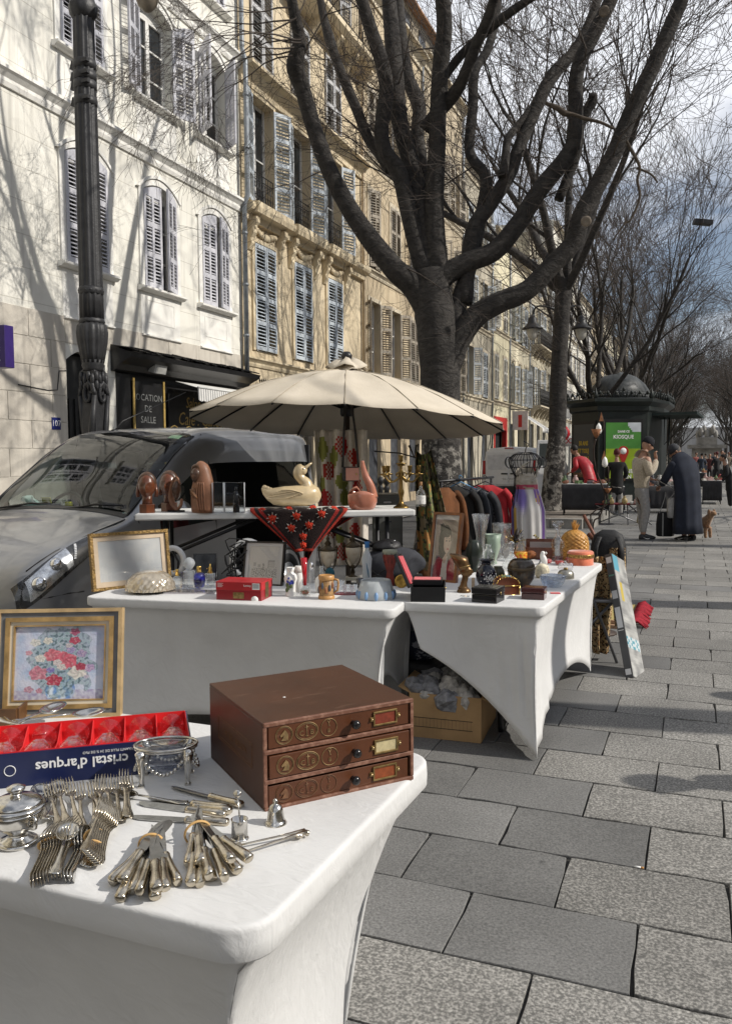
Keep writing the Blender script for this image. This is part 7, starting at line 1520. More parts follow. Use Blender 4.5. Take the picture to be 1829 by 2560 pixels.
# perfume bottles on their mirror tray
MIR=mat('mirror_tray',(.55,.52,.53),.12,.8,var=.2,scale=20);p_=spot(472,1486,TZ);m=MB();s=mpp(p_);m.box((0,.05,.006),(132*s,.11,.012));tag(m.build('mirror_tray',MIR,loc=p_,rot=(0,0,YAW-.08),bev=.003),'flat mirrored tray under the perfume bottles','tray')
ZT=TZ+.012
lath('perfume_atomiser','clear glass perfume atomiser with a curved gold spout','perfume bottle',CLR,441,1472,[(13,0),(14,2),(14,20),(11,27),(5,31)],ZT,14,parts=(('gold_cap',GOLD,[(4,30),(5,33),(4,42),(5,46),(0,48)],{}),('spout',GOLD,[(2,40),(2,43),(0,44)],{'c':(-8,0,0)})))
t,s=lath('square_perfume_bottle','large ribbed glass perfume bottle with a round frosted stopper','perfume bottle',CLR,470,1472,[(20,0),(21,3),(21,40),(17,44),(6,46)],ZT,4,rz=YAW+PI/4,parts=(('stopper',FROST,[(4,45),(8,48),(14,56),(15,62),(12,70),(5,75),(0,76)],{}),))
lath('blue_perfume_bottle','cobalt blue perfume bottle with a gold cap','perfume bottle',glass('cobalt_glass',(.02,.03,.45),.85,.03),497,1470,[(9,0),(13,3),(15,15),(15,30),(11,36),(6,38)],ZT,16,parts=(('cap',GOLD,[(5,37),(6,38),(6,52),(5,54),(0,54)],{}),))
lath('tapered_atomiser','tall tapered clear atomiser with a gold finial','perfume bottle',CLR,525,1468,[(9,0),(10,3),(14,32),(12,34)],ZT,6,parts=(('cap',GOLD,[(6,34),(7,36),(4,42),(5,47),(2,52),(2,57),(0,58)],{}),('spout',GOLD,[(1.5,44),(1.5,46),(0,47)],{'c':(-8,0,0)})))
bl0,br0=P(484,1453),P(542,1452);picture('framed_panel','small black-framed dark panel propped behind the perfume bottles',bl0,br0,.17,.1,[(.008,.006,BLKG)],lambda u,v:(.03,.032,.036),2,2,PAINT('dark_screen',rough=.15,var=.05),None)
# red game box with white barcode label
p0,p1,p2=P(541,1500),P(653,1504),P(712,1484);ex_=(p1-p0);GBx=thing('red_game_box','flat red game box with a white barcode on its edge','box',p0,math.atan2(ex_.y,ex_.x));L_=ex_.length;D_=.17;s=mpp(p0);Hh_=47*s;RBX=mat('box_red',(.42,.02,.025),.35,var=.1,scale=10)
m=MB();m.bx(0,L_,0,D_,0,Hh_*.55);m.build('box_base',mat('box_dark_red',(.27,.012,.018),.35,var=.1),GBx,bev=.002);m=MB();m.bx(-.0015,L_+.0015,-.0015,D_+.0015,Hh_*.55,Hh_);ld_=m.build('box_lid',RBX,GBx,bev=.002)
m=MB();m.bx(L_*.81,L_*.97,-.0026,-.001,Hh_*.62,Hh_*.95);bc_=m.build('label',WHT,ld_);m=MB()
for k in range(7):m.bx(L_*(.825+.02*k),L_*(.832+.02*k),-.0034,-.0025,Hh_*.68,Hh_*.92)
m.build('barcode',TRIMB,bc_);text('Lansay',.016,WHT,parent=ld_,loc=(L_*.70,-.002,Hh_*.82),rot=(PI/2,0,0),ext=.0003)
for k in range(4):m=MB();m.bx(L_*.03,L_*(.14+.02*(k%2)),-.0024,-.001,Hh_*(.72+.06*k),Hh_*(.735+.06*k));m.build('small_print',WHT,ld_)
m=MB();m.lathe([(.0,0),(.02,0),(.02,.0008),(0,.001)],18,T=Matrix.Translation((L_*.86,-.0008,Hh_*.08))@Matrix.Rotation(PI/2,4,'X'));m.v=[p for p in m.v];m.build('round_badge',WHT,GBx);m=MB();m.bx(L_*.38,L_*.62,-.001,.0,Hh_*.12,Hh_*.45);m.build('gold_emblem',BRS,GBx);m=MB();m.bx(L_+.001,L_+.0022,.06,.11,Hh_*.1,Hh_*.92);m.build('gold_emblem',BRS,GBx)
# framed pen sketch
def sketch(u,v):
 c_=(.60,.58,.54)
 if .10<v<.62 and .1<u<.92:
  if .62<u<.85 and .36<v<.6:return(.34,.33,.31)if(abs(u-.62)<.03 or abs(v-.58)<.03 or(int(v*70)%4==0))else(.56,.54,.50)
  dn=nz2(u*34,v*34,3)
  if v<.36+.08*nz2(u*7,1,2)and dn>.06:return(.22,.22,.21)
  if(abs(u-.2)<.04 and abs(v-.47)<.06)or(abs(u-.34)<.05 and abs(v-.43)<.04):return(.40,.39,.37)
  if abs(u-.49)<.03 and .3<v<.5 and dn>-.2:return(.24,.24,.23)
 return c_
bl0,br0=P(606,1462),P(706,1466);hh=zat(bl0+HF*.05,1350)-TZ
MNG=mat('mount_grey',(.50,.48,.45),.85,var=.03);picture('sketch_in_frame','black-framed pen sketch of a crowded street propped behind the red box',bl0,br0,hh,.22,[(.010,.008,BLKG),(.020,.001,MNG)],sketch,64,72,PAINT('sketch_paper',rough=.85,var=.02),PGL)
# small vessels
t,s=lath('flower_vase','white porcelain vase painted with blue irises','vase',PORC,726,1493,[(13,0),(14,3),(12,14),(13,34),(17,44),(15,54),(8,60),(8,64),(11,73),(9,73),(6,60)],TZ)
m=MB()
for k,(x_,z_,c_)in enumerate(((-6,40,0),(-3,46,0),(3,42,0),(6,36,0),(0,35,0),(-8,30,1),(-5,24,1),(2,28,1),(-9,18,1))):m.ball((x_*s,-math.sqrt(max(1,15.5**2-x_**2))*s,z_*s),(4*s,1.2*s,4.5*s if not c_ else 6*s),7,5,mi=c_)
m.build('painted_flowers',[mat('iris_blue',(.03,.045,.30),.35),mat('iris_leaf',(.10,.13,.05),.4)],t)
lath('white_vase','slim white vase with a speckled neck behind the iris vase','vase',PORC,746,1482,[(10,0),(9,20),(11,40),(8,52),(9,66),(7,66)],TZ,parts=(('speckled_neck',mat('speckle',(.5,.42,.38),.4,col2=(.72,.7,.66),scale=120),[(9,50),(9.6,56),(9.6,64)],{}),))
t,s=lath('red_handled_ball','glass ball paperweight with a tall red handle','paperweight',CLR,762,1495,[(8,0),(13,7),(14.5,16),(13,25),(7,31),(0,32)],TZ)
m=MB();m.ball((0,0,13*s),(9*s,9*s,6*s),12,8,0);m.build('flower_inside',mat('ball_flower',(.45,.03,.02),.5,col2=(.12,.25,.10),scale=90),t);m=MB();m.loft([[(w_*s*math.cos(a)+x_*s,.5*w_*s*math.sin(a),z_*s)for a in[2*PI*k/8 for k in range(8)]]for z_,w_,x_ in((30,4,0),(60,5.5,-1),(100,8.5,-3))]);m.build('handle',mat('red_lucite',(.42,.008,.015),.12,coat=.6,var=0),t)
lath('oil_cruet','tall tapered glass cruet with a metal cap','cruet',CRY,779,1487,[(11,0),(11,3),(8,30),(5,62),(4,64)],TZ,8,parts=(('cap',CHR,[(5,63),(5.5,70),(4,76),(2,80),(0,80)],{}),))
lath('white_jar','round white porcelain jar with an upturned glass on its lid','jar',PORC,803,1484,[(11,0),(15,10),(16,28),(14,38),(9,42)],TZ,parts=(('glass_top',CLR,[(6,42),(8,44),(5,48),(6,66),(4,68)],{}),))
STN=mat('stein_brown',(.40,.22,.08),.45,var=.4,scale=45,col2=(.16,.10,.05));STR=mat('stein_rim',(.45,.24,.085),.4,var=.15,scale=20)
t,s=lath('beer_stein','brown relief stoneware beer stein with a square handle','mug',STN,815,1501,[(20,0),(20.5,4),(18.5,10),(18.5,46),(16.5,48)],TZ,24,parts=(('rim',STR,[(19,48),(20,52),(19.5,60),(17,61),(17,50)],{'n':24}),('foot',STR,[(19.5,0),(21,3),(20,9),(18.4,10)],{'n':24})))
m=MB();m.tube([(18*s,0,50*s),(29*s,0,48*s),(30*s,0,40*s),(28*s,0,22*s),(18*s,0,16*s)],3*s,6);m.build('handle',STR,t)
for k in range(7):m=MB();a=-PI/2+(k-3)*.5;m.ball((18.6*s*math.cos(a),18.6*s*math.sin(a),(24+6*(k%3))*s),(3.5*s,3.5*s,9*s),7,6);m.build('relief_figure',mat('stein_relief%d'%(k%2),((.06,.07,.10),(.30,.12,.05))[k%2],.5,var=.4,scale=60),t)
lath('cut_glass_dish','small cut glass dish behind the stein','dish',CRY,846,1476,[(8,0),(12,3),(15,24),(13,24),(9,6)],TZ,16,flute=(8,.06))
p_=spot(866,1489,TZ);s=mpp(p_);m=MB();m.lathe([(34*s,0),(36*s,3*s),(33*s,3*s),(0,2*s)],24,sy=.6);tag(m.build('red_tray',mat('tray_red',(.16,.012,.016),.3),loc=p_+HF*.04,rot=(0,0,YAW)),'dark red oval tray holding little glasses','tray')
for k in range(6):lath('shot_glass','tiny cut glass on the dark red tray','glass',CRY,843+9*k,1483-(k%2)*4,[(4,0),(5,2),(5.5,18),(4.5,18),(4,4)],TZ+.006,8,group='little glasses on the red tray')
lath('smoked_glass','small smoked glass tumbler behind the frosted dish','glass',glass('smoke_glass',(.25,.24,.26),.6,.03),899,1472,[(7,0),(8,2),(9,26),(8,26),(7,4)],TZ,12)
# two alabaster lantern lamps
ALB=mat('alabaster',(.52,.45,.34),.4,var=.3,scale=22,col2=(.36,.28,.19),fac=(.5,.75));BRZ=mat('bronze_dark',(.055,.040,.022),.4,.7,var=.3,scale=30)
for k,(px_,by_,dz_)in enumerate(((818,1462,0),(881,1452,4))):
 p_=spot(px_,by_,TZ,.12);s=mpp(p_);t=thing('alabaster_lamp',('alabaster table lamp with bronze mounts behind the beer stein','alabaster table lamp on a marble block next to the blue-capped bottle')[k],'lamp',p_,YAW,'pair of alabaster lamps')
 z0_=34*s;m=MB();m.lathe([(3*s,z0_),(9*s,z0_+8*s),(17*s,z0_+26*s),(18.5*s,z0_+40*s),(17*s,z0_+46*s),(0,z0_+47*s)],20);m.build('shade',ALB,t)
 m=MB();m.lathe([(13*s,0),(13*s,3*s),(4*s,8*s),(6*s,14*s),(3*s,24*s),(6*s,30*s),(3*s,34*s)],14);m.lathe([(18.8*s,z0_+44*s),(19.5*s,z0_+47*s),(12*s,z0_+52*s),(6*s,z0_+58*s),(9*s,z0_+62*s),(3*s,z0_+70*s),(5*s,z0_+74*s),(0,z0_+84*s)],16)
 for sx_ in(-1,1):m.tube(catmull([(sx_*4*s,0,24*s),(sx_*16*s,0,z0_+6*s),(sx_*22*s,0,z0_+30*s),(sx_*22*s,0,z0_+46*s)],4),1.6*s,6);m.lathe([(1*s,0),(4*s,3*s),(2*s,7*s),(4.5*s,10*s),(0,16*s)],8,(sx_*22*s,0,z0_+42*s))
 m.build('mounts',BRZ,t);m=MB();m.box((0,0,-.002),(36*s,30*s,.02));m.build('block',mat('marble_cream',(.5,.46,.36),.35,var=.15,scale=14),t,bev=.003)
 m=MB();m.ball((5*s,-14*s,44*s*.5),(12*s,8*s,16*s),10,8);m.build('velvet_wrap',mat('teal_velvet',(.02,.09,.12),.9)if k==0 else ALB,t)if k==0 else None
# figure bottle with a blue crown cap
t,s=lath('figure_bottle','clear bottle shaped like a robed figure with a blue crown cap','bottle',FROST,917,1468,[(15,0),(15,4),(11,20),(11,45),(13,70),(8,84),(5,90),(5,98)],TZ,16,parts=(('cap',mat('cap_blue',(.03,.16,.42),.35),[(5,97),(6,98),(5.5,108),(7,112),(0,109)],{'n':10,'flute':(5,.12)}),))
m=MB();m.tube([(-1*s,-11*s,62*s),(2*s,-12*s,42*s),(5*s,-12*s,24*s)],[1.2*s,3*s,2*s],6,flat=.4);m.build('blue_sash',mat('sash_blue',(.02,.13,.24),.4),t)
# frosted dish with blue figures
t,s=lath('frosted_dish','wide frosted glass dish with pale blue relief figures','bowl',FROST,940,1504,[(44,0),(47,3),(46,14),(40,34),(36,48),(33,46),(38,32),(42,10),(0,8)],TZ,32,flute=(12,.025),parts=())
for k in range(7):a=-PI/2+(k-3)*.55;m=MB();m.ball((46*s*math.cos(a),46*s*math.sin(a),12*s),(5*s,5*s,11*s),8,6);m.build('blue_relief',mat('relief_blue',(.22,.38,.62),.35,trans=.2,var=.1),t)
# small drum, gold plate, dark bowls behind
t,s=lath('hand_drum','small red-brown djembe drum behind the jewellery box','drum',mat('drum_red',(.20,.03,.02),.5,var=.3,scale=15),975,1466,[(11,0),(10,20),(8,34),(14,56),(18,72),(18,84)],TZ,18,parts=(('drumhead',mat('drum_skin',(.30,.31,.24),.7),[(18.5,80),(19,86),(18,90),(0,91)],{}),))
for k in range(9):a=2*PI*k/9;m=MB();m.tube([(18.5*s*math.cos(a),18.5*s*math.sin(a),83*s),(15*s*math.cos(a+.2),15*s*math.sin(a+.2),58*s)],.8*s,4);m.build('drum_cord',TRIMB,t)
p_=spot(1003,1470,TZ);s=mpp(p_);m=MB();m.lathe([(0,0),(15*s,0),(17*s,2*s),(16*s,3*s),(12*s,1.5*s),(0,1.5*s)],24,T=Matrix.Translation((0,0,17*s))@Matrix.Rotation(YAW,4,'Z')@Matrix.Rotation(1.35,4,'X'));tag(m.build('brass_plate',mat('brass_plate',(.45,.27,.06),.3,.9,var=.3,scale=50),loc=p_),'small round brass plate propped by the drum','plate')
m=MB();p_=spot(945,1462,TZ,.05);m.tube([tuple(Vector((.07*math.cos(t),.02*math.sin(t),.055+.03*math.sin(2*t))))for t in[2*PI*k/20 for k in range(20)]],.004,5,closed=True);m.tube([(-.06,0,.03),(0,.01,.05),(.06,0,.02)],.006,5);m.lathe([(.03,0),(.03,.012),(.01,.03),(0,.032)],12,(.03,.02,0));m.ball((.0,.0,.02),(.05,.03,.022),12,8);tag(m.build('wire_trinkets',TRIMB,loc=p_),'tangle of black wire trinkets behind the figure bottle','trinket')
# open black jewellery box with red velvet
j0,j1,j2=P(1026,1506),P(1112,1507),P(1152,1488);ex_=j1-j0;s=mpp(j0);JB=thing('jewellery_box','open black jewellery box lined with bright red velvet','box',j0,math.atan2(ex_.y,ex_.x));W_=ex_.length;D_=max(.12,(j2-j1).length);Hj=38*s;t_=.005;m=MB();m.bx(0,W_,0,t_,0,Hj);m.bx(0,W_,D_-t_,D_,0,Hj);m.bx(0,t_,t_,D_-t_,0,Hj);m.bx(W_-t_,W_,t_,D_-t_,0,Hj);m.bx(0,W_,t_,D_-t_,0,t_);m.build('case',mat('case_black',(.013,.013,.014),.35,var=.1),JB)
VEL=mat('velvet_red',(.55,.012,.02),.6,var=.2,scale=25,sheen=.5);m=MB();m.bx(t_,W_*.9,D_*.5,D_-t_,Hj*.9,Hj*1.25);tr_=m.build('lifted_tray',MATS['case_black'],JB,bev=.002);m=MB();m.bx(t_*2,W_*.86,D_*.53,D_*.93,Hj*1.22,Hj*1.27);m.build('tray_velvet',VEL,tr_)
# lid hinged on the left side, leaning back
Tl=Matrix.Translation((.0,0,Hj))@Matrix.Rotation(-R(24),4,'Y')@Matrix.Rotation(-.12,4,'X');m=MB();m.box((-.008,D_/2+.01,46*s),(.016,D_*1.02,92*s),T=Tl);li_=m.build('lid',MATS['case_black'],JB,bev=.003);m=MB();m.box((.002,D_/2+.01,46*s),(.004,D_*.82,76*s),T=Tl);m.build('lid_velvet',VEL,li_)
m=MB();m.lathe([(0,0),(.008,0),(.008,.003),(0,.004)],12,T=Matrix.Translation((W_,D_*.5,Hj*.7))@Matrix.Rotation(PI/2,4,'Y'));m.build('clasp',GOLD,JB)
# portrait leaning against the shelf
def portrait(u,v):
 bg=mixc((.22,.18,.15),(.42,.36,.30),.5+.7*nz2(u*5,v*5,2))
 if u<.28:bg=mixc(bg,(.24,.17,.18),.5)
 if v>.93 or u>.96 or u<.03:return(.66,.65,.63)
 def el(cx_,cy_,a,b):return((u-cx_)/a)**2+((v-cy_)/b)**2<1
 if v<.36:
  if abs(u-.52-(.36-v)*.0)<.10+(.36-v)*.12:bg=(.66,.62,.56)
  if el(.3,.08,.22,.27)or el(.78,.08,.17,.26):bg=mixc((.42,.03,.06),(.28,.02,.04),.5+nz2(u*9,v*9))
  if abs(u-.52)<.085+(.34-v)*.16:bg=(.68,.64,.58)
 if el(.50,.38,.09,.13):bg=(.60,.46,.36)
 if el(.46,.62,.26,.23)or el(.38,.52,.16,.20)or el(.30,.80,.09,.07):bg=(.025,.025,.03)
 if el(.56,.575,.15,.165):bg=mixc((.66,.52,.42),(.52,.36,.28),smooth((.56-u)*5))
 if el(.52,.70,.13,.05):bg=(.03,.03,.035)
 for ex2 in(.52,.64):
  if el(ex2,.60,.032,.012):bg=(.08,.07,.08)
  if el(ex2,.635,.042,.007):bg=(.12,.09,.08)
 if el(.60,.475,.045,.014):bg=(.45,.10,.10)
 if el(.61,.535,.016,.012):bg=(.5,.34,.27)
 return bg
bl0,br0=P(1068,1452),P(1132,1458);hh=zat(bl0+HF*.1,1280)-TZ;WDF=mat('frame_walnut',(.22,.075,.02),.35,var=.3,scale=18,coat=.3)
picture('portrait_in_frame','wood-framed portrait of a dark-haired sitter in a red jacket',bl0,br0+(br0-bl0).normalized()*.02,hh+.01,.2,[(.016,.010,WDF)],portrait,60,130,PAINT('portrait_paint',rough=.4,var=.04),PGL)
# pearl strings on a stand
p_=spot(1126,1400,TZ,.02);s=mpp(p_);t=thing('necklace_stand','white pearl strings hanging on a small stand beside the portrait','necklace',p_);m=MB();m.lathe([(.03,0),(.03,.006),(.004,.01),(.004,70*s)],12);m.tube([(-.03,0,68*s),(.03,0,66*s)],.004,6);m.build('stand',PORC,t)
for k in range(3):
 m=MB()
 for i in range(16):m.ball(((-.018+.014*k)+.005*math.sin(i),-.008,(64-i*3.2)*s),2.1*s,7,5)
 m.build('pearl_string',mat('pearl',(.62,.58,.52),.3),t)
# ------------------------------------------------------------------ shelf
WOD=mat('carved_wood',(.085,.025,.010),.34,var=.4,scale=14,col2=(.15,.043,.015),coat=.35);WOL=mat('carved_wood_pale',(.25,.115,.062),.5,var=.3,scale=12,coat=.1);WOK=mat('carved_wood_dark',(.075,.035,.018),.4,var=.35,scale=16,coat=.2)
def headmesh(m,s,c,W_,H_,D_,feat=True,hair=0.0):
 """carved head: skull, brow, nose, lips, chin facing -y"""
 n_,k_=28,22
 def fn(u,v):
  a=2*PI*u;th=PI*v;x=math.sin(th)*math.sin(a);y=-math.sin(th)*math.cos(a);z=-math.cos(th);f=max(0,-y)
  r_=1.0;px2=x*W_;pz=z*H_;py2=y*D_
  jaw=smooth((-z-.1)/.9);px2*=1-.2*jaw;py2*=1-.1*jaw
  if feat and f>.2:
   nose=math.exp(-(x/.13)**2)*math.exp(-((z+.08)/.2)**2)*(1 if z<.12 else math.exp(-((z-.12)/.08)**2));brow=math.exp(-((z-.24)/.09)**2)*math.exp(-(x/.7)**2);eye=math.exp(-((abs(x)-.36)/.15)**2)*math.exp(-((z-.10)/.09)**2);lip=math.exp(-(x/.26)**2)*(math.exp(-((z+.40)/.055)**2)+math.exp(-((z+.53)/.06)**2));lipc=math.exp(-(x/.3)**2)*math.exp(-((z+.465)/.025)**2);chin=math.exp(-(x/.25)**2)*math.exp(-((z+.78)/.12)**2)
   py2-=D_*(.42*nose+.16*brow-.22*eye+.2*lip-.12*lipc+.14*chin)
  return(c[0]+px2*s,c[1]+py2*s,c[2]+pz*s)
 m.grid(n_,k_,fn)
for k,(px_,py_,w_,yawk,lab)in enumerate(((366,1283,1.0,.12,'carved dark wood bust with ear drops facing the street'),(418,1280,1.0,-.15,'carved dark wood bust half hidden by the leaf-shaped mask'))):
 p_=spot(px_,py_,SZ,.03+.03*k);s=mpp(p_);t=thing('wooden_bust',lab,'bust',p_,YAW+yawk,'carved wooden busts');m=MB();m.prism([(21*s*math.cos(a),16*s*math.sin(a))for a in[PI/6+PI*2*q_/6 for q_ in range(6)]],0,22*s);m.build('base',WOD,t,bev=.002);m=MB();m.lathe([(13*s,20*s),(12*s,34*s),(13*s,44*s)],14);m.build('neck',WOD,t)
 m=MB();headmesh(m,s,(0,0,66*s),21,32,21);m.build('head',WOD,t);m=MB();m.ball((0,5*s,74*s),(23.5*s,21*s,29*s),20,14);m.v=[(x_,max(y_,-7*s)if z_<92*s else y_,max(z_,46*s))for x_,y_,z_ in m.v];m.build('hair',WOK,t)
 for sx_ in(-1,1):m=MB();m.tube([(sx_*21*s,2*s,72*s),(sx_*23*s,2*s,52*s),(sx_*22*s,2*s,40*s)],[3*s,4.5*s,5*s],7);m.build('ear_drop',WOD,t)
p_=spot(441,1280,SZ,.0);s=mpp(p_);t=thing('leaf_mask','curved wooden mask of a face inside a leaf on a thin black foot','carving',p_,YAW-.5);m=MB();m.box((0,0,2.5*s),(42*s,16*s,5*s));m.build('foot',BLKG,t);m=MB();m.tube(catmull([(4*s,0,4*s),(-12*s,0,22*s),(-16*s,0,48*s),(-6*s,0,80*s),(6*s,0,86*s),(14*s,0,70*s)],4),[6*s+3*s*math.sin(q_*.28)for q_ in range(21)],8,flat=.6);m.tube(catmull([(4*s,0,5*s),(16*s,0,18*s),(18*s,0,34*s)],4),[4*s]*8+[2*s],7);m.build('leaf',WOL,t);m=MB();headmesh(m,s,(4*s,-2*s,54*s),11,24,12);m.build('face',WOK,t)
# hooded praying figure
p_=spot(503,1282,SZ,.03);s=mpp(p_);t=thing('hooded_figure','carved two-tone wooden figure of a hooded praying woman','carving',p_,YAW-.45);m=MB()
rg=[]
for z_,a_,b_,ox,oy in((0,30,20,2,0),(10,31,22,2,0),(40,31,22,2,0),(62,30,22,3,1),(78,27,21,4,2),(92,22,20,4,3),(108,19,19,2,3),(120,15,16,0,2),(127,7,8,-1,1),(129,1,1,-1,1)):rg.append([((ox+a_*math.cos(q_))*s,(oy+b_*math.sin(q_))*s,z_*s)for q_ in[2*PI*k/24 for k in range(24)]])
m.loft(rg);m.build('mantle',WOL,t);m=MB();headmesh(m,s,(-6*s,-13*s,93*s),13,20,12);m.build('face',WOK,t);m=MB();m.tube([(-6*s+14.5*s*math.cos(q_),-10*s-2*s*math.sin(q_),94*s+23*s*math.sin(q_))for q_ in[PI*(-.1+1.2*k/14)for k in range(15)]],4.5*s,7);m.build('hood_edge',WOK,t);m=MB();m.ball((-8*s,-21*s,50*s),(10*s,7*s,12*s),12,9)
for k in range(4):m.tube([(-16*s+3*k*s,-23*s,(58-2*k)*s),(-10*s+3*k*s,-28*s,(52-3*k)*s),(0*s+2*k*s,-25*s,(48-4*k)*s)],2.4*s,6)
m.build('clasped_hands',mat('carved_wood_mid',(.19,.085,.035),.45,var=.3,scale=20),t);m=MB()
for k in range(4):m.tube(catmull([((6+4*k)*s,-(22-1.5*k)*s,76*s),((3+6*k)*s,-(24-2*k)*s,40*s),((8+5*k)*s,-(23-2*k)*s,5*s)],4),2.2*s,6)
m.build('mantle_folds',WOL,t)
# glass block with an etched figure
for k,(px_,w_,d_,lab)in enumerate(((545,27,20,'narrow clear glass block standing beside the etched block'),(586,50,24,'clear glass block with a dark statue silhouette inside'))):
 p_=spot(px_,1282,SZ,.02);s=mpp(p_);t=thing('glass_block',lab,'paperweight',p_,YAW+.1);m=MB();m.box((0,0,38*s),(w_*s,d_*s,76*s));m.build('block',glass('block_glass',(.80,.83,.86),.25,.01),t,bev=.002);m=MB()
 for(x_,y_)in((-1,-1),(1,-1),(-1,1),(1,1)):m.tube([(x_*w_*.49*s,y_*d_*.49*s,1*s),(x_*w_*.49*s,y_*d_*.49*s,75*s)],.8*s,4)
 m.build('edge_glint',mat('edge_white',(.7,.72,.74),.2),t)  # white rods paint the glint along the glass edges
 if k:m=MB();m.tube([(4*s,0,14*s),(4*s,0,40*s),(4*s,0,54*s)],[8*s,7*s,4*s],8);m.ball((4*s,0,60*s),4*s,8,6);m.tube([(6*s,0,50*s),(-8*s,0,47*s),(-20*s,0,50*s)],2*s,6);m.tube([(6*s,0,50*s),(14*s,0,38*s),(18*s,0,32*s)],2*s,6);m.box((4*s,0,8*s),(16*s,10*s,14*s));m.build('statue',BLKG,t)
# crocheted shawl hanging over the shelf edge
sxn=Vector((1.59,.92,0)).normalized();syn=Vector((-.92,1.59,0)).normalized();ce=ony(0,0,1)if False else None
o0=Vector((CS[0][0],CS[0][1],SZ))
def onshelf(px_,py_):p_=onz(px_,py_,SZ);return(p_-o0).dot(sxn),(p_-o0).dot(syn)
uL,uR=onshelf(625,1272)[0],onshelf(860,1272)[0];uM=onshelf(742,1300)[0]
SHM=PAINT('crochet',rough=.95,var=.35,scale=90,bump=.8,bscale=160)
BLK_,RED_=(.018,.009,.008),(.42,.035,.018)
SHW_=thing('crochet_shawl','black crocheted shawl with red roses and red border draped over the shelf under the duck','shawl',o0,math.atan2(sxn.y,sxn.x))
wS=uR-uL;dS=.26;hS=.27
def sh(a,b):
 if b<.35:return(uL+wS*a,.24-.245*b/.35,.006+.004*math.sin(a*40))
 v=(b-.35)/.65;tipx=uL+wS*.54;x=lerp(uL+wS*a,tipx+(a-.5)*.1,v);return(x,-.014-.015*math.sin(a*9)*v-.012*v,.004-hS*v)
def shc(a,b):
 e=min(a,1-a);v=max(0,(b-.35)/.65)
 if e<.045 or(v>.93):return RED_
 if e<.085:return BLK_
 if e<.12:return(.30,.02,.015)
 return BLK_
m=MB();m.grid(48,44,sh,colfn=shc);so_=m.build('woven_field',SHM,SHW_,solid=.006,fix=False)
RSM=mat('rose_red',(.55,.045,.018),.9,var=.25,scale=60);LFW=mat('rose_white',(.62,.58,.5),.9)
for(a,b)in((.17,.46),(.46,.43),(.74,.40),(.34,.62),(.62,.58),(.52,.76),(.86,.30),(.12,.28),(.4,.22),(.65,.2),(.5,.9)):
 c_=Vector(sh(a,b));e1=Vector(sh(a+.02,b))-c_;e2=Vector(sh(a,b+.02))-c_;n_=e1.cross(e2).normalized();n_=n_ if(n_.y<0 or n_.z>.5)else-n_;e1.normalize();e2=n_.cross(e1);rr_=.026;m=MB()
 for k in range(11):
  t=k*2.4;r_=rr_*(.25+.062*k);m.ball(c_+n_*(.016-.0011*k)+(e1*math.cos(t)+e2*math.sin(t))*r_,(.0095,.0065,.0095),6,5,rot=(0,0,t))
 m.build('rose',RSM,SHW_);m=MB()
 for k in range(8):t=2*PI*k/8;m.tube([c_+n_*.004+(e1*math.cos(t)+e2*math.sin(t))*rr_*.95,c_+n_*.004+(e1*math.cos(t)+e2*math.sin(t))*rr_*1.55],[.005,.0025],4)
 m.build('rose_points',LFW,SHW_)
# second, back-hanging fold
m=MB();m.grid(20,24,lambda a,b:(uL+wS*(.55+.55*a*(1-b*.75)),.10+.02*math.sin(a*8),-.05-.33*b*(1-abs(a-.2)*.7)),colfn=lambda a,b:RED_ if(a>.88 or b>.93)else(.30,.02,.015)if a>.74 and a<.8 else BLK_ if nz2(a*9,b*11)<.25 else(.26,.02,.015));m.build('back_fold',SHM,SHW_,solid=.006,fix=False)
# ceramic duck
p_=spot(728,1270,SZ,.03);s=mpp(p_);DK=thing('ceramic_duck','cream glazed ceramic duck with lifted beak sitting on the shawl','ornament',p_+Vector((0,0,.008)),YAW+.1);CRM=mat('cream_glaze',(.58,.46,.28),.3,var=.12,scale=14,coat=.4)
m=MB();rg=[]
for x_,zc_,ry,rz_ in((-74,44,2,3),(-70,40,8,10),(-60,32,13,15),(-45,26,22,21),(-20,26,30,25),(10,27,34,26),(36,28,33,27),(56,30,27,25),(68,29,17,18),(74,28,4,5)):rg.append([(x_*s,ry*s*math.cos(t),(zc_+rz_*math.sin(t))*s)for t in[2*PI*k/22 for k in range(22)]])
m.loft(rg);m.build('body',CRM,DK);m=MB();m.tube(catmull([(38*s,0,44*s),(36*s,0,58*s),(26*s,0,68*s),(18*s,0,80*s),(22*s,0,92*s),(30*s,0,96*s)],5),[20*s,19*s,18*s,17*s,16*s,15*s,14*s,13.5*s,13*s,12.5*s,12*s,12*s,12*s,12*s,12.5*s,13*s,13.5*s,14*s,14*s,14*s,14*s,14*s,13*s,12*s,11*s,9*s],16);m.ball((25*s,0,90*s),(15*s,13*s,13*s),16,10);m.build('neck_and_head',CRM,DK)
m=MB();m.loft([[(x_*s,w_*s*math.cos(t),(z_+h_*math.sin(t))*s)for t in[2*PI*k/12 for k in range(12)]]for x_,z_,w_,h_ in((30,92,9,8),(38,98,8,5.5),(46,105,7,4),(52,108,3,2))]);m.build('beak',CRM,DK)
for sy_ in(-1,1):
 m=MB()
 for k in range(7):m.tube(catmull([((28-6*k)*s,sy_*33*s,(34-1.6*k)*s),((2-9*k)*s,sy_*(33-.8*k)*s,(42-3.4*k)*s),((-26-6*k)*s,sy_*(26-1.6*k)*s,(42-3*k)*s)],4),[3*s,3.4*s,3.6*s,3.8*s,4*s,4*s,3.6*s,3*s,2*s],6,flat=.6)
 m.build('wing',CRM,DK);m=MB();m.ball((30*s,sy_*11*s,94*s),2*s,7,5);m.build('eye',WOK,DK)
m=MB()
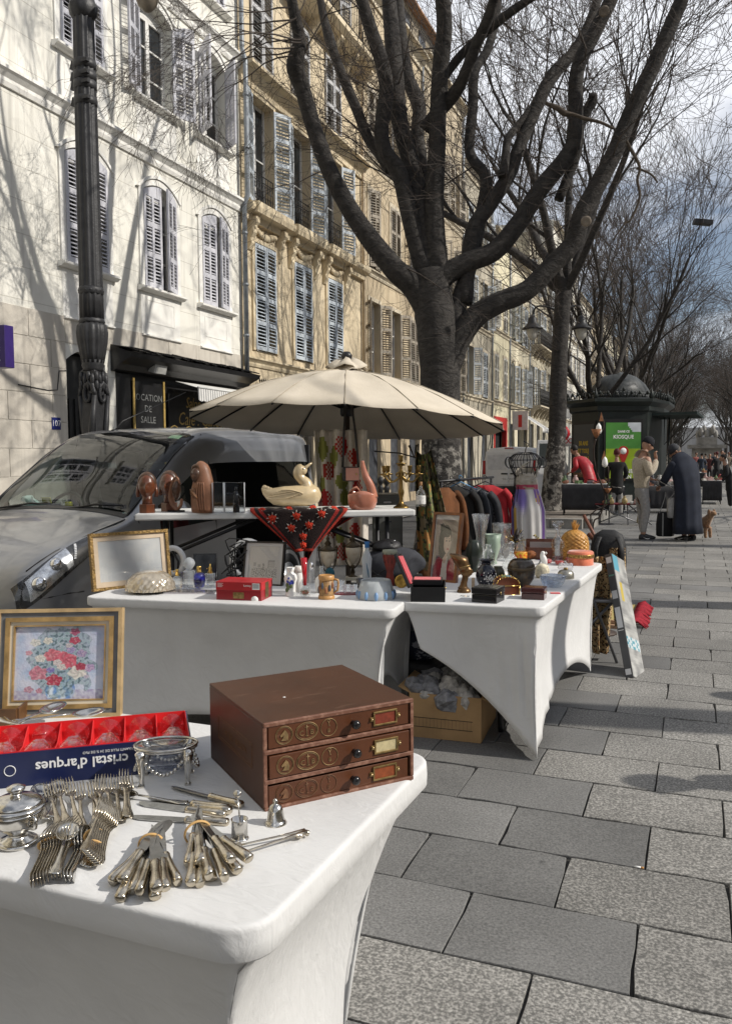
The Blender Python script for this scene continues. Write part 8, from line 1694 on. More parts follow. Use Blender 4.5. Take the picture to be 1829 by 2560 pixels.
for k in range(4):m.ball((-66*s+7*k*s,0,(48-3*k)*s),(7*s,(7+2*k)*s,7*s),10,7)
m.build('tail_feathers',CRM,DK)
# pink glass swan
PKG=mat('pink_glass',(.62,.26,.17),.2,trans=.35,var=.1,scale=10,coat=.3);p_=spot(906,1275,SZ,.04);s=mpp(p_);SWN=thing('glass_swan','salmon pink glass swan dish with a long upright neck','ornament',p_,YAW)
m=MB();rg=[]
for z_,a_,b_ in((0,26,18),(6,32,22),(20,36,26),(38,36,26),(44,34,24)):rg.append([(a_*s*math.cos(t)*(1+.04*math.sin(6*t)),b_*s*math.sin(t)*(1+.04*math.sin(6*t)),z_*s+(4*s*math.sin(3*t)if z_>40 else 0))for t in[2*PI*k/28 for k in range(28)]])
m.loft(rg,cap=False);m.add(rg[0],[tuple(range(27,-1,-1))],0,True);m.build('bowl',PKG,SWN,solid=.004);m=MB();m.tube(catmull([(26*s,0,30*s),(20*s,0,58*s),(8*s,0,84*s),(2*s,0,106*s),(0,0,122*s)],5),[13*s-.55*k*s*.8 for k in range(21)],12);m.build('neck',PKG,SWN);m=MB();m.loft([[(x_*s,w_*s*math.cos(t),(z_+4*math.sin(t))*s)for t in[2*PI*k/10 for k in range(10)]]for x_,z_,w_ in((-32,44,6),(-24,52,12),(-14,56,14),(-6,46,12))]);m.build('tail',PKG,SWN)
# brass candelabrum
p_=spot(1003,1271,SZ,.03);s=mpp(p_);CND=thing('candelabrum','five-armed brass candelabrum on a turned stem','candelabrum',p_,YAW+.12);BRA=mat('brass',(.22,.145,.05),.35,1.0,var=.3,scale=30)
m=MB();m.lathe([(20*s,0),(20*s,3*s),(17*s,5*s),(8*s,10*s),(5*s,16*s),(4.5*s,26*s),(7*s,36*s),(7.5*s,40*s),(5*s,50*s),(4*s,74*s),(5.5*s,80*s),(4*s,84*s),(6*s,90*s),(3*s,96*s),(3*s,104*s),(12*s,107*s),(4*s,109*s)],18);m.build('stem',BRA,CND)
def cup(m,x_,y_,z_):m.lathe([(3*s,-8*s),(2.5*s,-5*s),(13*s,-2*s),(14*s,0),(4*s,1*s),(3*s,4*s),(5.5*s,6*s),(5*s,10*s),(6*s,19*s),(6*s,20*s),(4*s,20*s),(3.6*s,10*s)],14,(x_*s,y_*s,z_*s))
m=MB();cup(m,0,0,112);m.build('candle_cup',BRA,CND)
for a in(PI*1.05,PI*.72,PI*.28,-.08):
 r_=44;dx,dy=math.cos(a),math.sin(a);m=MB();m.tube(catmull([(0,0,82*s),(dx*14*s,dy*14*s,70*s),(dx*30*s,dy*30*s,66*s),(dx*r_*s,dy*r_*s,82*s)],5),2.4*s,7);m.tube([(dx*(9+4*math.cos(t))*s,dy*(9+4*math.cos(t))*s,(84+5*math.sin(t))*s)for t in[2*PI*k/10 for k in range(10)]],1.4*s,5,closed=True);ao=m.build('arm',BRA,CND);m=MB();cup(m,dx*r_,dy*r_,86);m.build('candle_cup',BRA,ao)
lath('small_spirit_bottle','small clear liquor bottle with a white label at the shelf end','bottle',CLR,1052,1267,[(11,0),(12,2),(12,30),(8,40),(4,44),(3.5,54)],SZ,16,parts=(('cork',mat('cork',(.3,.16,.07),.8),[(3.4,52),(4,54),(4,62),(0,62)],{}),('label',mat('label_white',(.66,.65,.62),.7,var=.2,scale=80),[(12.3,6),(12.4,7),(12.4,26),(12.3,27)],{'n':16})))
# ------------------------------------------------------------------ right table
BZN=mat('bronze_bust',(.15,.085,.035),.35,.6,var=.35,scale=16)
p_=spot(1160,1483,TZ,.02);s=mpp(p_);t=thing('queen_bust','bronze bust of a queen in a tall flaring crown in profile','bust',p_,YAW+1.15);m=MB();m.lathe([(17*s,0),(18*s,4*s),(15*s,9*s),(11*s,13*s)],16);m.build('base',BZN,t);m=MB();m.tube(catmull([(0,2*s,10*s),(0,0,24*s),(0,-3*s,36*s),(0,-4*s,44*s)],4),[14*s,12*s,10*s,9*s,8.5*s,8*s,8*s,8*s,8*s,8*s,8*s,8*s,8*s],12);m.build('neck',BZN,t);m=MB();headmesh(m,s,(0,-5*s,54*s),11,16,15);m.build('head',BZN,t)
m=MB();m.loft([[(w_*s*math.cos(q_),(oy+w_*1.05*math.sin(q_))*s,z_*s+ty*math.sin(q_)*s)for q_ in[2*PI*k/18 for k in range(18)]]for z_,w_,oy,ty in((58,12.5,-2,-4),(66,15,2,-3),(80,19,9,2),(92,22,14,5))]);m.build('crown',BZN,t);m=MB();m.tube([(14*s*math.cos(q_),(0+15*math.sin(q_))*s,66*s-3*s*math.sin(q_))for q_ in[2*PI*k/18 for k in range(18)]],1.6*s,6,closed=True);m.build('crown_band',BRS,t)
NVG=mat('navy_glaze',(.006,.007,.018),.12,var=.1,coat=.5)
t,s=lath('navy_vase','round dark blue vase with white flower sprays','vase',NVG,1216,1470,[(13,0),(15,2),(24,18),(26,30),(23,44),(15,53),(11,57),(14,66),(20,70),(18,70),(10,58)],TZ,28);q3=random.Random(8);m=MB()
for k in range(60):
 a=-PI/2+q3.gauss(.25,.35);z_=24+q3.gauss(0,8);r_=26.2*math.sqrt(max(.2,1-((z_-30)/38)**2));m.ball((r_*s*math.cos(a),r_*s*math.sin(a),z_*s),(q3.uniform(1,2.2)*s,)*3,5,4)
m.build('flower_spray',PORC,t,kind='stuff')
lath('dark_gourd','small dark green-brown pot behind the navy vase','pot',mat('gourd_glaze',(.05,.05,.03),.3,var=.3,scale=20),1246,1453,[(10,0),(16,8),(17,18),(14,28),(10,33),(11,36),(8,36)],TZ)
lath('flared_crystal_vase','tall flared cut crystal vase','vase',CRY,1203,1420,[(16,0),(17,4),(9,12),(8,20),(11,60),(11,78),(16,104),(22,133),(20.5,133),(14,104),(9,78),(8,30)],TZ,24,flute=(12,.03))
lath('tulip_vase','frosted pale green tulip-shaped glass vase','vase',mat('green_frost',(.40,.50,.40),.4,trans=.35,var=.1,scale=10),1233,1412,[(9,0),(10,3),(7,10),(12,24),(18,44),(17,60),(20,76),(18,75),(15,60),(16,44)],TZ,24,flute=(5,.05))
lath('clear_bud_vase','plain clear glass jar with a neck beside the tulip vase','jar',CLR,1222,1424,[(15,0),(16,2),(16,40),(10,48),(7,52),(8,62),(6,62)],TZ)
lath('glass_goblet','very large clear glass goblet behind the tulip vase','goblet',CLR,1256,1402,[(17,0),(17,2),(5,6),(4,20),(12,30),(20,46),(22,66),(24,92),(22.5,92),(20,66),(17,46),(0,32)],TZ,22)
lath('dark_green_urn','dark green leafy urn between the bust and the crystal vase','urn',mat('urn_green',(.018,.024,.018),.35,var=.4,scale=16),1186,1432,[(12,0),(13,4),(8,14),(18,36),(20,56),(14,74),(9,80)],TZ,20,flute=(6,.08))
POT=mat('pot_bronze',(.035,.025,.015),.25,var=.6,scale=12,col2=(.14,.085,.04),fac=(.5,.7),coat=.3)
lath('bronze_pot','squat dark lacquered pot with bronze bands','pot',POT,1305,1470,[(16,0),(20,4),(31,22),(34.5,40),(33,56),(27,66),(22,70),(21,69),(26,62)],TZ,30,parts=(('band',mat('pot_band',(.10,.075,.045),.3,.4),[(34.3,44),(35.2,46),(34.8,50),(33.8,51)],{'n':30}),))
# domed casket with gilt studs
c0,c1,c2=P(1240,1489),P(1296,1489),P(1323,1474);ex_=c1-c0;s=mpp(c0);CK=thing('casket','small arched wooden casket edged with gilt studs','box',c0,math.atan2(ex_.y,ex_.x)+.08);W_=ex_.length*1.05;D_=.085;Hc=24*s;MAH=mat('mahogany',(.13,.035,.014),.3,var=.3,scale=20,coat=.3);m=MB();m.bx(0,W_,0,D_,.003,Hc);m.build('chest',MAH,CK,bev=.0015)
arcx=[(W_/2-W_/2*math.cos(PI*k/12),Hc+22*s*math.sin(PI*k/12)**.8)for k in range(13)];m=MB();m.extr([(x_,z_)for x_,z_ in arcx],0,D_);m.build('arched_lid',MAH,CK);m=MB()
for y_ in(-.001,D_+.001):
 for(x_,z_)in arcx:m.ball((x_,y_,z_),2*s,7,5)
 for x_ in(0,W_):m.tube([(x_,y_,0),(x_,y_,Hc)],1.6*s,5)
 m.tube([(0,y_,Hc),(W_,y_,Hc)],1.1*s,5);m.tube([(0,y_,1*s),(W_,y_,1*s)],1.2*s,5)
m.build('gilt_studs',GOLD,CK);m=MB();m.grid(6,4,lambda u,v:(W_/2-W_/2*math.cos(PI*(.36+.28*u)),D_*(.2+.6*v),Hc+22.6*s*math.sin(PI*(.36+.28*u))**.8),colfn=lambda u,v:(.10,.28,.42)if u>.5 else(.16,.22,.08));m.build('painted_panel',PAINT('tiny_scene',rough=.3,var=.3,scale=200),CK,fix=False)
def lidbox(name,label,p0,p1,D_,hpx,mm,ml,inlay=None):
 ex_=p1-p0;s=mpp(p0);t=thing(name,label,'box',p0,math.atan2(ex_.y,ex_.x));W_=ex_.length;h_=hpx*s;m=MB();m.bx(0,W_,0,D_,0,h_*.55);m.build('box_base',mm,t,bev=.003);m=MB();m.bx(-.002,W_+.002,-.002,D_+.002,h_*.58,h_);l_=m.build('box_lid',ml,t,bev=.004);m=MB();m.bx(W_*.12,W_*.88,D_*.15,D_*.85,h_,h_+.0012);m.build('lid_inlay',inlay or ml,l_)
 m=MB();m.lathe([(0,0),(.009,0),(.009,.002),(0,.0025)],10,T=Matrix.Translation((W_+.002,D_*.5,h_*.6))@Matrix.Rotation(PI/2,4,'Y'));m.build('clasp',BRS,t);return t
lidbox('black_lacquer_box','black lacquer box with a picture on its lid',P(1178,1506),P(1240,1511),.13,38,BLKG,BLKG,mat('lid_scene',(.03,.03,.028),.15,col2=(.35,.34,.3),scale=70,fac=(.55,.66)))
lidbox('red_lacquer_box','dark red lacquer box with a gold-rimmed lid',P(1302,1499),P(1359,1502),.10,30,mat('lacquer_red',(.055,.010,.010),.15,coat=.5,var=.15),MATS['lacquer_red'],mat('lid_tortoise',(.08,.03,.012),.2,col2=(.16,.07,.02),scale=40))
m=MB();m.bx(0,.052,0,.04,0,.007);bk_=m.build('red_booklet',VEL,loc=P(1376,1486),rot=(0,0,.28),bev=.001);tag(bk_,'small red velvet case beside the red lacquer box','case')
t,s=lath('crystal_ashtray','pale blue free-form crystal ashtray','ashtray',glass('ice_glass',(.78,.84,.93),.6,.03,1.5),1385,1470,[(18,0),(21,2),(28,14),(31,28),(28,30),(22,16),(14,6),(0,5)],TZ,30,flute=(4,.08))
lath('metal_cover','round brushed metal lidded tin near the ashtray','tin',mat('pewter',(.38,.36,.31),.35,.9,var=.2,scale=30),1418,1450,[(21,0),(21,3),(20,14),(16,20),(8,23),(0,24)],TZ,24,parts=(('knob',BRS,[(3,23),(6,25),(5,28),(0,29)],{}),))
t,s=lath('woven_shell','cream shell-like woven ornament','ornament',mat('shell_cream',(.60,.54,.40),.7,var=.35,scale=40),1356,1447,[(11,0),(16,8),(18,20),(14,31),(6,36),(0,37)],TZ,20,flute=(10,.08))
p_=spot(1357,1412,TZ,.0);s=mpp(p_);t=thing('white_parrot','white porcelain parrot figurine','figurine',p_,YAW-.3);m=MB();m.tube(catmull([(6*s,0,0),(2*s,0,12*s),(-2*s,0,24*s),(1*s,0,34*s)],4),[3*s,5*s,6.5*s,7.5*s,8*s,8*s,7.5*s,7*s,6.5*s,6*s,6*s,5*s,2*s],10);m.build('body',PORC,t);m=MB();m.tube([(5*s,0,32*s),(8*s,0,29*s),(7*s,0,26*s)],[2.4*s,2*s,.6*s],6);m.build('beak',PORC,t);m=MB();m.tube([(-4*s,0,16*s),(-11*s,0,2*s),(-14*s,0,-6*s)],[3*s,2*s,.8*s],6);m.build('tail',mat('tail_grey',(.3,.3,.29),.4),t)
lath('ship_decanter','broad-based clear glass ship decanter','decanter',CLR,1282,1430,[(22,0),(24,2),(25,14),(17,28),(8,38),(5,46),(6,50),(5,50)],TZ,22,parts=(('stopper',CRY,[(4,48),(6,54),(9,64),(8,70),(3,74),(0,74)],{'n':8}),))
t,s=lath('painted_flask','clear conical flask with orange and yellow painted panel','flask',CLR,1303,1406,[(15,0),(16,2),(16,24),(12,34),(6,52),(5,66),(7,70),(5,70)],TZ,18);m=MB();m.lathe([(16.2*s,3*s),(16.4*s,4*s),(16.4*s,24*s),(16*s,25*s)],18);m.build('painted_panel',mat('flame_print',(.55,.09,.012),.4,col2=(.62,.38,.04),scale=60,fac=(.45,.55)),t)
lath('round_decanter','round glass decanter with a flat disc stopper and red drink in its base','decanter',CRY,1396,1406,[(14,0),(15,3),(13,24),(12,28),(17,40),(16,50),(9,60),(5,66),(5,80),(6,82),(4,82)],TZ,20,parts=(('stopper',CRY,[(4,80),(8,84),(7,90),(14,92),(15,96),(14,102),(0,103)],{'n':18}),('drink',glass('red_drink',(.4,.06,.05),.6),[(12,2),(13,4),(12.4,14),(0,14)],{})))
# open wooden box and its contents
b0=P(1312,1398);m=MB();s=mpp(b0);W_,D_=72*s,.12;t=thing('wooden_case','open dark red wooden case behind the decanters','box',b0,YAW*.4);m.bx(0,W_,0,.006,0,30*s);m.bx(0,W_,D_,D_+.006,0,48*s);m.bx(0,.006,.006,D_,0,30*s);m.bx(W_-.006,W_,.006,D_,0,30*s);m.bx(0,W_,0,D_,0,.006);m.build('case',MAH,t,bev=.001);m=MB();m.ball((14*s,.0,12*s),(14*s,12*s,10*s),14,9);m.build('brown_pouch',mat('pouch_rust',(.26,.09,.03),.8,var=.3,scale=40,bump=.5),t);m=MB();m.bx(10*s,W_-8*s,D_-.004,D_,12*s,40*s);m.build('pale_lining',mat('lining_pale',(.45,.40,.38),.8),t)
# carved pineapple
p_=spot(1440,1402,TZ,.06);s=mpp(p_);t=thing('pineapple_box','golden carved wooden pineapple with a leaf crown','ornament',p_);PIN=mat('pineapple_gold',(.50,.25,.055),.45,var=.3,scale=20,coat=.1);m=MB()
def pine(u,v):
 a=2*PI*u;z_=76*v;r_=(26+9*math.sin(PI*min(1,(v*.86+.16))))*(1 if v<.72 else math.sqrt(max(0,1-((v-.72)/.29)**2)));n1,n2=a*7/PI/2+v*4.2,a*7/PI/2-v*4.2
 g_=min(abs((n1%1)-.5),abs((n2%1)-.5))*2;d_=smooth(abs((n1*2%1)-.5)*2)*smooth(abs((n2*2%1)-.5)*2);r_=r_*(1-.09*max(abs((n1*2%1)-.5)*2,abs((n2*2%1)-.5)*2)**6+.02*(1-d_));return(r_*s*math.cos(a),r_*s*math.sin(a),z_*s)
m.grid(112,60,pine);m.build('fruit',PIN,t)
m=MB();q4=random.Random(2)
for k in range(16):a=k*2.4;r_=2+3*(k%3);m.tube(catmull([(r_*s*math.cos(a)*.5,r_*s*math.sin(a)*.5,72*s),(r_*1.2*s*math.cos(a),r_*1.2*s*math.sin(a),84*s),(r_*1.7*s*math.cos(a),r_*1.7*s*math.sin(a),(100-(k%3)*5)*s)],3),[2.6*s,2.6*s,2.4*s,2*s,1.6*s,1*s,.4*s],5,flat=.5)
m.build('leaf_crown',PIN,t)
ORG=mat('velvet_orange',(.62,.16,.075),.7,var=.25,scale=14,sheen=.5)
lath('orange_round_box','round orange velvet box with a sequinned band','box',ORG,1458,1416,[(31,0),(31.5,2),(31,20),(29,22)],TZ,30,parts=(('lid',ORG,[(32,18),(32.5,20),(32,32),(29,35),(0,36)],{'n':30}),('sequin_band',mat('sequins',(.40,.23,.07),.3,.7,var=.6,scale=120),[(32.6,19),(33.4,21),(33.2,27),(32.4,28)],{'n':30})))
for k,(px_,py_)in enumerate(((1368,1412),(1400,1415),(1426,1408))):lath('red_banded_cup','small clear cup with a red and white band beside the orange box','cup',CLR,px_,py_,[(9,0),(10,2),(11,14),(10,14),(9,3)],TZ,16,group='red-banded cups',parts=(('band',mat('cup_band',(.40,.03,.03),.4,col2=(.6,.5,.48),scale=150,fac=(.56,.6)),[(10.6,4),(11.2,5),(11.5,11),(11.2,12)],{'n':16}),))
m=MB();m.ball((0,0,.022),(.05,.035,.026),18,10);m.v=[tuple(Vector(p)*(1+.4*nz2(p[0]*60,p[1]*60,p[2]*60)))for p in m.v];tag(m.build('cellophane_bundle',glass('cellophane',(.95,.95,.96),.25,.08),loc=spot(1414,1428,TZ,.02)),'crumpled clear cellophane bundle beside the round box','wrapping')
# black and gold ribbon masks and a chain draped over the case
p_=spot(1292,1400,TZ,.10);s=mpp(p_);t=thing('feather_mask','black and gold feathered mask standing behind the flask','mask',p_,YAW);q5=random.Random(6);m=MB();mg=MB()
for k in range(30):a=q5.uniform(-.5,PI+.5);r_=q5.uniform(10,34);(m if k%3 else mg).tube(catmull([(0,0,40*s),(r_*.5*s*math.cos(a),q5.uniform(-6,6)*s,(44+r_*.5*math.sin(a))*s),(r_*s*math.cos(a),q5.uniform(-8,8)*s,(44+r_*.9*math.sin(a)+5)*s)],3),[2*s,3.4*s,3*s,2.5*s,2*s,1.5*s,.6*s],5,flat=.4)
m.tube([(0,0,0),(0,0,42*s)],1.6*s,6);m.build('black_feathers',BLKG,t);mg.build('gold_feathers',GOLD,t)
m=MB()
for k in range(46):u=k/45;p2=onz(lerp(1335,1378,u)+3*math.sin(k*1.7),lerp(1338,1392,u**1.2),TZ+.07*(1-u)+.02)+HF*.03*(k%2);m.ball(p2,.006,6,5)
tag(m.build('bead_chain',mat('bead_gold',(.42,.33,.12),.25,.9,var=.5,scale=200)),'chunky gold and green bead chain draped over the wooden case','necklace')
m=MB();m.bx(0,.05,0,.03,0,.008);tag(m.build('matchbox',CLR,loc=P(1148,1494)),'small clear plastic case by the queen bust foot','case')
m=MB();m.box((0,0,.03),(.018,.012,.06));tag(m.build('ivory_domino',mat('bone',(.45,.36,.26),.5,var=.2,scale=40),loc=spot(1182,1470,TZ),bev=.003),'upright bone-coloured block beside the navy vase','block')
# ================================================================== PEOPLE, DOG AND FAR STALLS
SKN=mat('skin',(.36,.20,.135),.55,var=.12,scale=20);SKD=mat('skin_tan',(.27,.15,.10),.55,var=.12,scale=20)
def skinned(name,nodes,edges,m_,par,sub=2,root=0):
 names=list(nodes);me=bpy.data.meshes.new(name);me.from_pydata([nodes[n][0]for n in names],[(names.index(a),names.index(b))for a,b in edges],[]);me.materials.append(m_);o=bpy.data.objects.new(name,me);COL.objects.link(o);o.parent=par
 md=o.modifiers.new('sk','SKIN');md.use_smooth_shade=True;md.branch_smoothing=.6
 for i,n in enumerate(names):r_=nodes[n][1];d=me.skin_vertices[0].data[i];d.radius=r_ if hasattr(r_,'__len__')else(r_,r_);d.use_root=i==root
 s=o.modifiers.new('u','SUBSURF');s.levels=sub;s.render_levels=sub;return o
def head(par,c,tilt,m_,hair=None,s=1.0,hat=None,turn=0.0):
 t=bpy.data.objects.new('head',None)
 m=MB();headmesh(m,1.0,(0,0,0),.074*s,.115*s,.095*s)
 for sx_ in(-1,1):m.ball((sx_*.078*s,.01*s,-.005),(.012*s,.022*s,.032*s),8,6)
 T=Matrix.Translation(c)@Matrix.Rotation(turn,4,'Z')@Matrix.Rotation(tilt,4,'X');bpy.data.objects.remove(t)
 o=m.build('head',m_,par);o.matrix_local=T
 for sx_ in(-1,1):m=MB();m.ball((sx_*.027*s,-.088*s,.012*s),(.011*s,.006*s,.006*s),7,5);m.build('eye',BLKG,o)
 if hair:m=MB();m.ball((0,.018*s,.028*s),(.083*s,.098*s,.102*s),14,10);m.v=[p if not(p[1]<-.03 and p[2]<.05*s)else(p[0]*.8,p[1]*.5,p[2])for p in m.v];m.build('hair',hair,o)
 if hat:m=MB();m.lathe([(.088*s,.005*s),(.094*s,.02*s),(.093*s,.06*s),(.075*s,.115*s),(.04*s,.142*s),(0,.148*s)],20,(0,.008*s,.0),sy=1.12);m.build('hat',hat,o);
 return o
def hand(par,w_,d_,up,m_,curl=.5,s=1.0):
 """palm and five bent fingers from wrist w_ pointing along d_"""
 d_=Vector(d_).normalized();up=Vector(up);sd_=d_.cross(up).normalized();up=sd_.cross(d_);w_=Vector(w_);m=MB();m.loft([[w_+d_*y_+sd_*(a_*math.cos(t))+up*(b_*math.sin(t))for t in[2*PI*k/10 for k in range(10)]]for y_,a_,b_ in((-.02,.024,.018),(.03,.034,.016),(.08,.038,.013),(.095,.034,.010))])
 for k,L_ in enumerate((.068,.078,.074,.058)):b0=w_+d_*.085+sd_*(-.028+.0187*k);m.tube([b0,b0+d_*L_*.5-up*L_*.2*curl,b0+d_*L_*(.8-.3*curl)-up*L_*.62*curl,b0+d_*L_*(.85-.55*curl)-up*L_*.95*curl],[.0095,.009,.008,.006],6)
 b0=w_+d_*.025-sd_*.03;m.tube([b0,b0-sd_*.025+d_*.03-up*.01,b0-sd_*.02+d_*.065-up*.03*curl],[.012,.010,.007],6);return m.build('hand',m_,par)
def person(label,loc,F,group=None):return thing('person',label,'person',loc,math.atan2(F.y,F.x)+PI/2,group)
# man in a fleece jacket, head bowed, hand at his mouth
FLC=mat('fleece_beige',(.44,.37,.27),.95,var=.25,scale=45,bump=.9,bscale=140,sheen=.6);JOG=mat('jogger_grey',(.27,.26,.25),.9,var=.15,scale=25,bump=.4,bscale=30);BNI=mat('beanie_navy',(.012,.013,.018),.95,var=.3,scale=60)
p_=onz(1602,1350,0);MAN=person('man in a beige fleece and navy beanie, head bowed, hand at his mouth',p_,(HR*.97+HF*.2));MAN.scale=(1.04,)*3
bn={'pel':((0,.02,.95),.12),'chest':((0,.0,1.3),.13),'neck':((0,-.02,1.5),.06),'hd':((0,-.07,1.58),.06)}
bn.update({'rs':((-.18,.01,1.42),.06),'re':((-.25,.0,1.13),.042),'rw':((-.10,-.2,1.40),.03),'ls':((.18,0,1.42),.06),'le':((.24,-.02,1.14),.042),'lw':((.10,-.26,1.04),.03),'rk':((-.1,-.02,.5),.06),'ra':((-.1,.03,.09),.045),'lk':((.1,-.06,.5),.06),'la':((.1,-.08,.09),.045)})
EB=[('pel','chest'),('chest','neck'),('neck','hd'),('chest','rs'),('rs','re'),('re','rw'),('chest','ls'),('ls','le'),('le','lw'),('pel','rk'),('rk','ra'),('pel','lk'),('lk','la')]
skinned('body',bn,EB,SKN,MAN)
skinned('jacket',{'hem':((0,.01,.87),(.172,.14)),'waist':((0,.01,1.05),(.175,.145)),'ch':((0,.02,1.3),(.175,.15)),'sh':((0,.015,1.43),(.13,.11)),'col':((0,-.02,1.53),(.085,.085)),'rs':((-.175,.02,1.40),.088),'re':((-.265,.02,1.12),.07),'rf':((-.18,-.12,1.27),.06),'rw':((-.11,-.19,1.375),.048),'ls':((.175,.02,1.40),.088),'le':((.25,-.02,1.13),.068),'lw':((.12,-.22,1.06),.048)},[('hem','waist'),('waist','ch'),('ch','sh'),('sh','col'),('ch','rs'),('rs','re'),('re','rf'),('rf','rw'),('ch','ls'),('ls','le'),('le','lw')],FLC,MAN,2,1)
skinned('trousers',{'w':((0,.01,1.04),(.155,.13)),'h':((0,.02,.88),(.155,.13)),'rt':((-.095,.01,.72),.095),'rk':((-.105,-.02,.48),.075),'rc':((-.1,.02,.28),.066),'ra':((-.1,.03,.12),.05),'lt':((.095,-.01,.72),.095),'lk':((.105,-.06,.48),.075),'lc':((.1,-.06,.28),.066),'la':((.1,-.08,.12),.05)},[('w','h'),('h','rt'),('rt','rk'),('rk','rc'),('rc','ra'),('h','lt'),('lt','lk'),('lk','lc'),('lc','la')],JOG,MAN,2,1)
head(MAN,(0,-.09,1.64),.5,SKN,None,1.0,BNI);hand(MAN,(-.10,-.2,1.40),(.35,.1,1),(0,.9,.1),SKN,.7);hand(MAN,(.10,-.25,1.04),(-.3,-1,-.1),(0,0,1),SKN,.6)
SHO=mat('shoe_black',(.014,.014,.015),.5,var=.15)
def shoe(par,x_,y_,sole=None):
 m=MB();m.loft([[(x_+w_*math.cos(t),y_+yy_,max(.012,zc_+h_*math.sin(t)))for t in[2*PI*k/14 for k in range(14)]]for yy_,w_,zc_,h_ in((.08,.02,.05,.03),(.07,.038,.055,.05),(.02,.042,.06,.055),(-.06,.046,.045,.042),(-.14,.048,.035,.03),(-.19,.036,.028,.02),(-.205,.012,.025,.01))]);o=m.build('shoe',SHO,par);m=MB();m.prism([(x_+.047*math.cos(t)*(1 if math.sin(t)<.5 else .9),y_-.06+.145*math.sin(t))for t in[2*PI*k/18 for k in range(18)]],0,.018);m.build('sole',mat('sole_grey',(.2,.2,.2),.7),o)
 for sx_ in(-1,1):m=MB();m.tube(catmull([(x_+sx_*.047,y_-.09,.045),(x_+sx_*.05,y_-.05,.032),(x_+sx_*.046,y_+.03,.06)],3),[.002,.004,.006,.006,.005,.003,.001],5);m.build('white_flash',WHT,o)
shoe(MAN,-.1,.02);shoe(MAN,.1,-.12)
m=MB();m.bx(-.12,.12,-.16,.16,-.004,.004);lf_=m.build('leaflet',mat('leaflet_card',(.36,.33,.29),.7,var=.2),loc=p_+HR*.40+Vector((0,0,1.02))+HF*.0,rot=(.25,.5,YAW));tag(lf_,'grey-brown folder held out by the man in the beige fleece','folder')
# man in a long navy robe bending away from us
ROB=mat('robe_navy',(.013,.017,.03),.9,var=.2,scale=8);p_=onz(1716,1352,0);NAV=person('man in a long navy robe and dark cap stooping with shopping bags',p_,(HF*.93-HR*.36));NAV.scale=(1.02,)*3
skinned('body',{'pel':((0,0,.92),.11),'ch':((0,-.12,1.25),.13),'nk':((0,-.24,1.42),.06),'hd':((0,-.3,1.47),.06),'rs':((-.2,-.14,1.34),.06),'re':((-.28,-.2,1.06),.045),'rw':((-.27,-.3,.84),.032),'ls':((.2,-.14,1.34),.06),'le':((.27,-.25,1.08),.045),'lw':((.2,-.42,.95),.032),'rk':((-.09,0,.5),.06),'ra':((-.09,.03,.08),.05),'lk':((.09,0,.5),.06),'la':((.09,.03,.08),.05)},[('pel','ch'),('ch','nk'),('nk','hd'),('ch','rs'),('rs','re'),('re','rw'),('ch','ls'),('ls','le'),('le','lw'),('pel','rk'),('rk','ra'),('pel','lk'),('lk','la')],SKD,NAV)
m=MB();rg=[]
for z_,a_,b_,y_ in((.13,.29,.19,.02),(.3,.27,.18,.01),(.6,.255,.17,.0),(.85,.245,.17,-.01),(1.05,.25,.17,-.05),(1.22,.265,.165,-.09),(1.36,.25,.14,-.14),(1.45,.17,.11,-.19),(1.50,.09,.08,-.23)):rg.append([(a_*math.cos(t)*(1+.045*math.sin(7*t+z_*2)*(1.2-z_*.5)),y_+b_*math.sin(t)*(1+.06*math.sin(9*t)*(1-z_*.5)),z_+(.05*math.sin(t)if z_>1.3 else 0))for t in[2*PI*k/40 for k in range(40)]])
m.loft(rg);m.build('robe',ROB,NAV)
for n_,sx_,e_,w_ in(('r',-1,(-.33,-.16,1.05),(-.30,-.28,.88)),('l',1,(.32,-.2,1.07),(.24,-.38,.97))):skinned('sleeve',{'a':((sx_*.2,-.11,1.38),.085),'b':(e_,.075),'c':(w_,.07)},[('a','b'),('b','c')],ROB,NAV,2)
m=MB();m.tube([(.1*math.cos(t),-.23+.085*math.sin(t),1.47+.03*math.sin(t))for t in[2*PI*k/18 for k in range(18)]],.03,8,closed=True);m.build('scarf',BNI,NAV)
h_=head(NAV,(0,-.33,1.55),.75,SKD,mat('hair_grey',(.12,.11,.10),.9),1.0,mat('cap_slate',(.028,.030,.036),.8),.9);m=MB();m.prism([(.075*math.cos(t),-.08-.075*math.sin(t))for t in[PI*k/8 for k in range(9)]],.045,.055);m.build('cap_peak',MATS['cap_slate'],h_)
hand(NAV,(-.30,-.3,.86),(0,-.3,-1),(0,1,0),SKD,.8);hand(NAV,(.22,-.42,.95),(-.2,-1,-.5),(0,0,1),SKD,.7);shoe(NAV,-.1,0);shoe(NAV,.1,.02)
def carrier(name,label,px_,py_,d_,w_,h_,m_,strap,hz_,extra=None):
 p_=CPOS+ray(px_,py_)*d_;t=thing(name,label,'bag',p_,YAW);m=MB();m.loft([[(w_/2*math.copysign(abs(math.cos(q_))**.7,math.cos(q_))*s_*(1+.06*nz2(q_*2,z_*3)),.07*s_*math.sin(q_),z_*h_)for q_ in[2*PI*k/18 for k in range(18)]]for z_,s_ in((-1,.82),(-.95,1),(-.5,1.02),(-.1,.92),(0,.8))]);m.build('bag_body',m_,t)
 for s_ in(-1,1):m=MB();m.tube(catmull([(s_*w_*.25-.04,s_*.03,-.02),(s_*w_*.12,s_*.03,hz_*.6),(0,0,hz_)],4),.009,5);m.build('strap',strap,t)
 if extra:m=MB();[m.box((x_,-.073,-h_*.5),(.022,.012,h_*.94))for x_ in(-.07,.12)];m.build('stripe',extra,t)
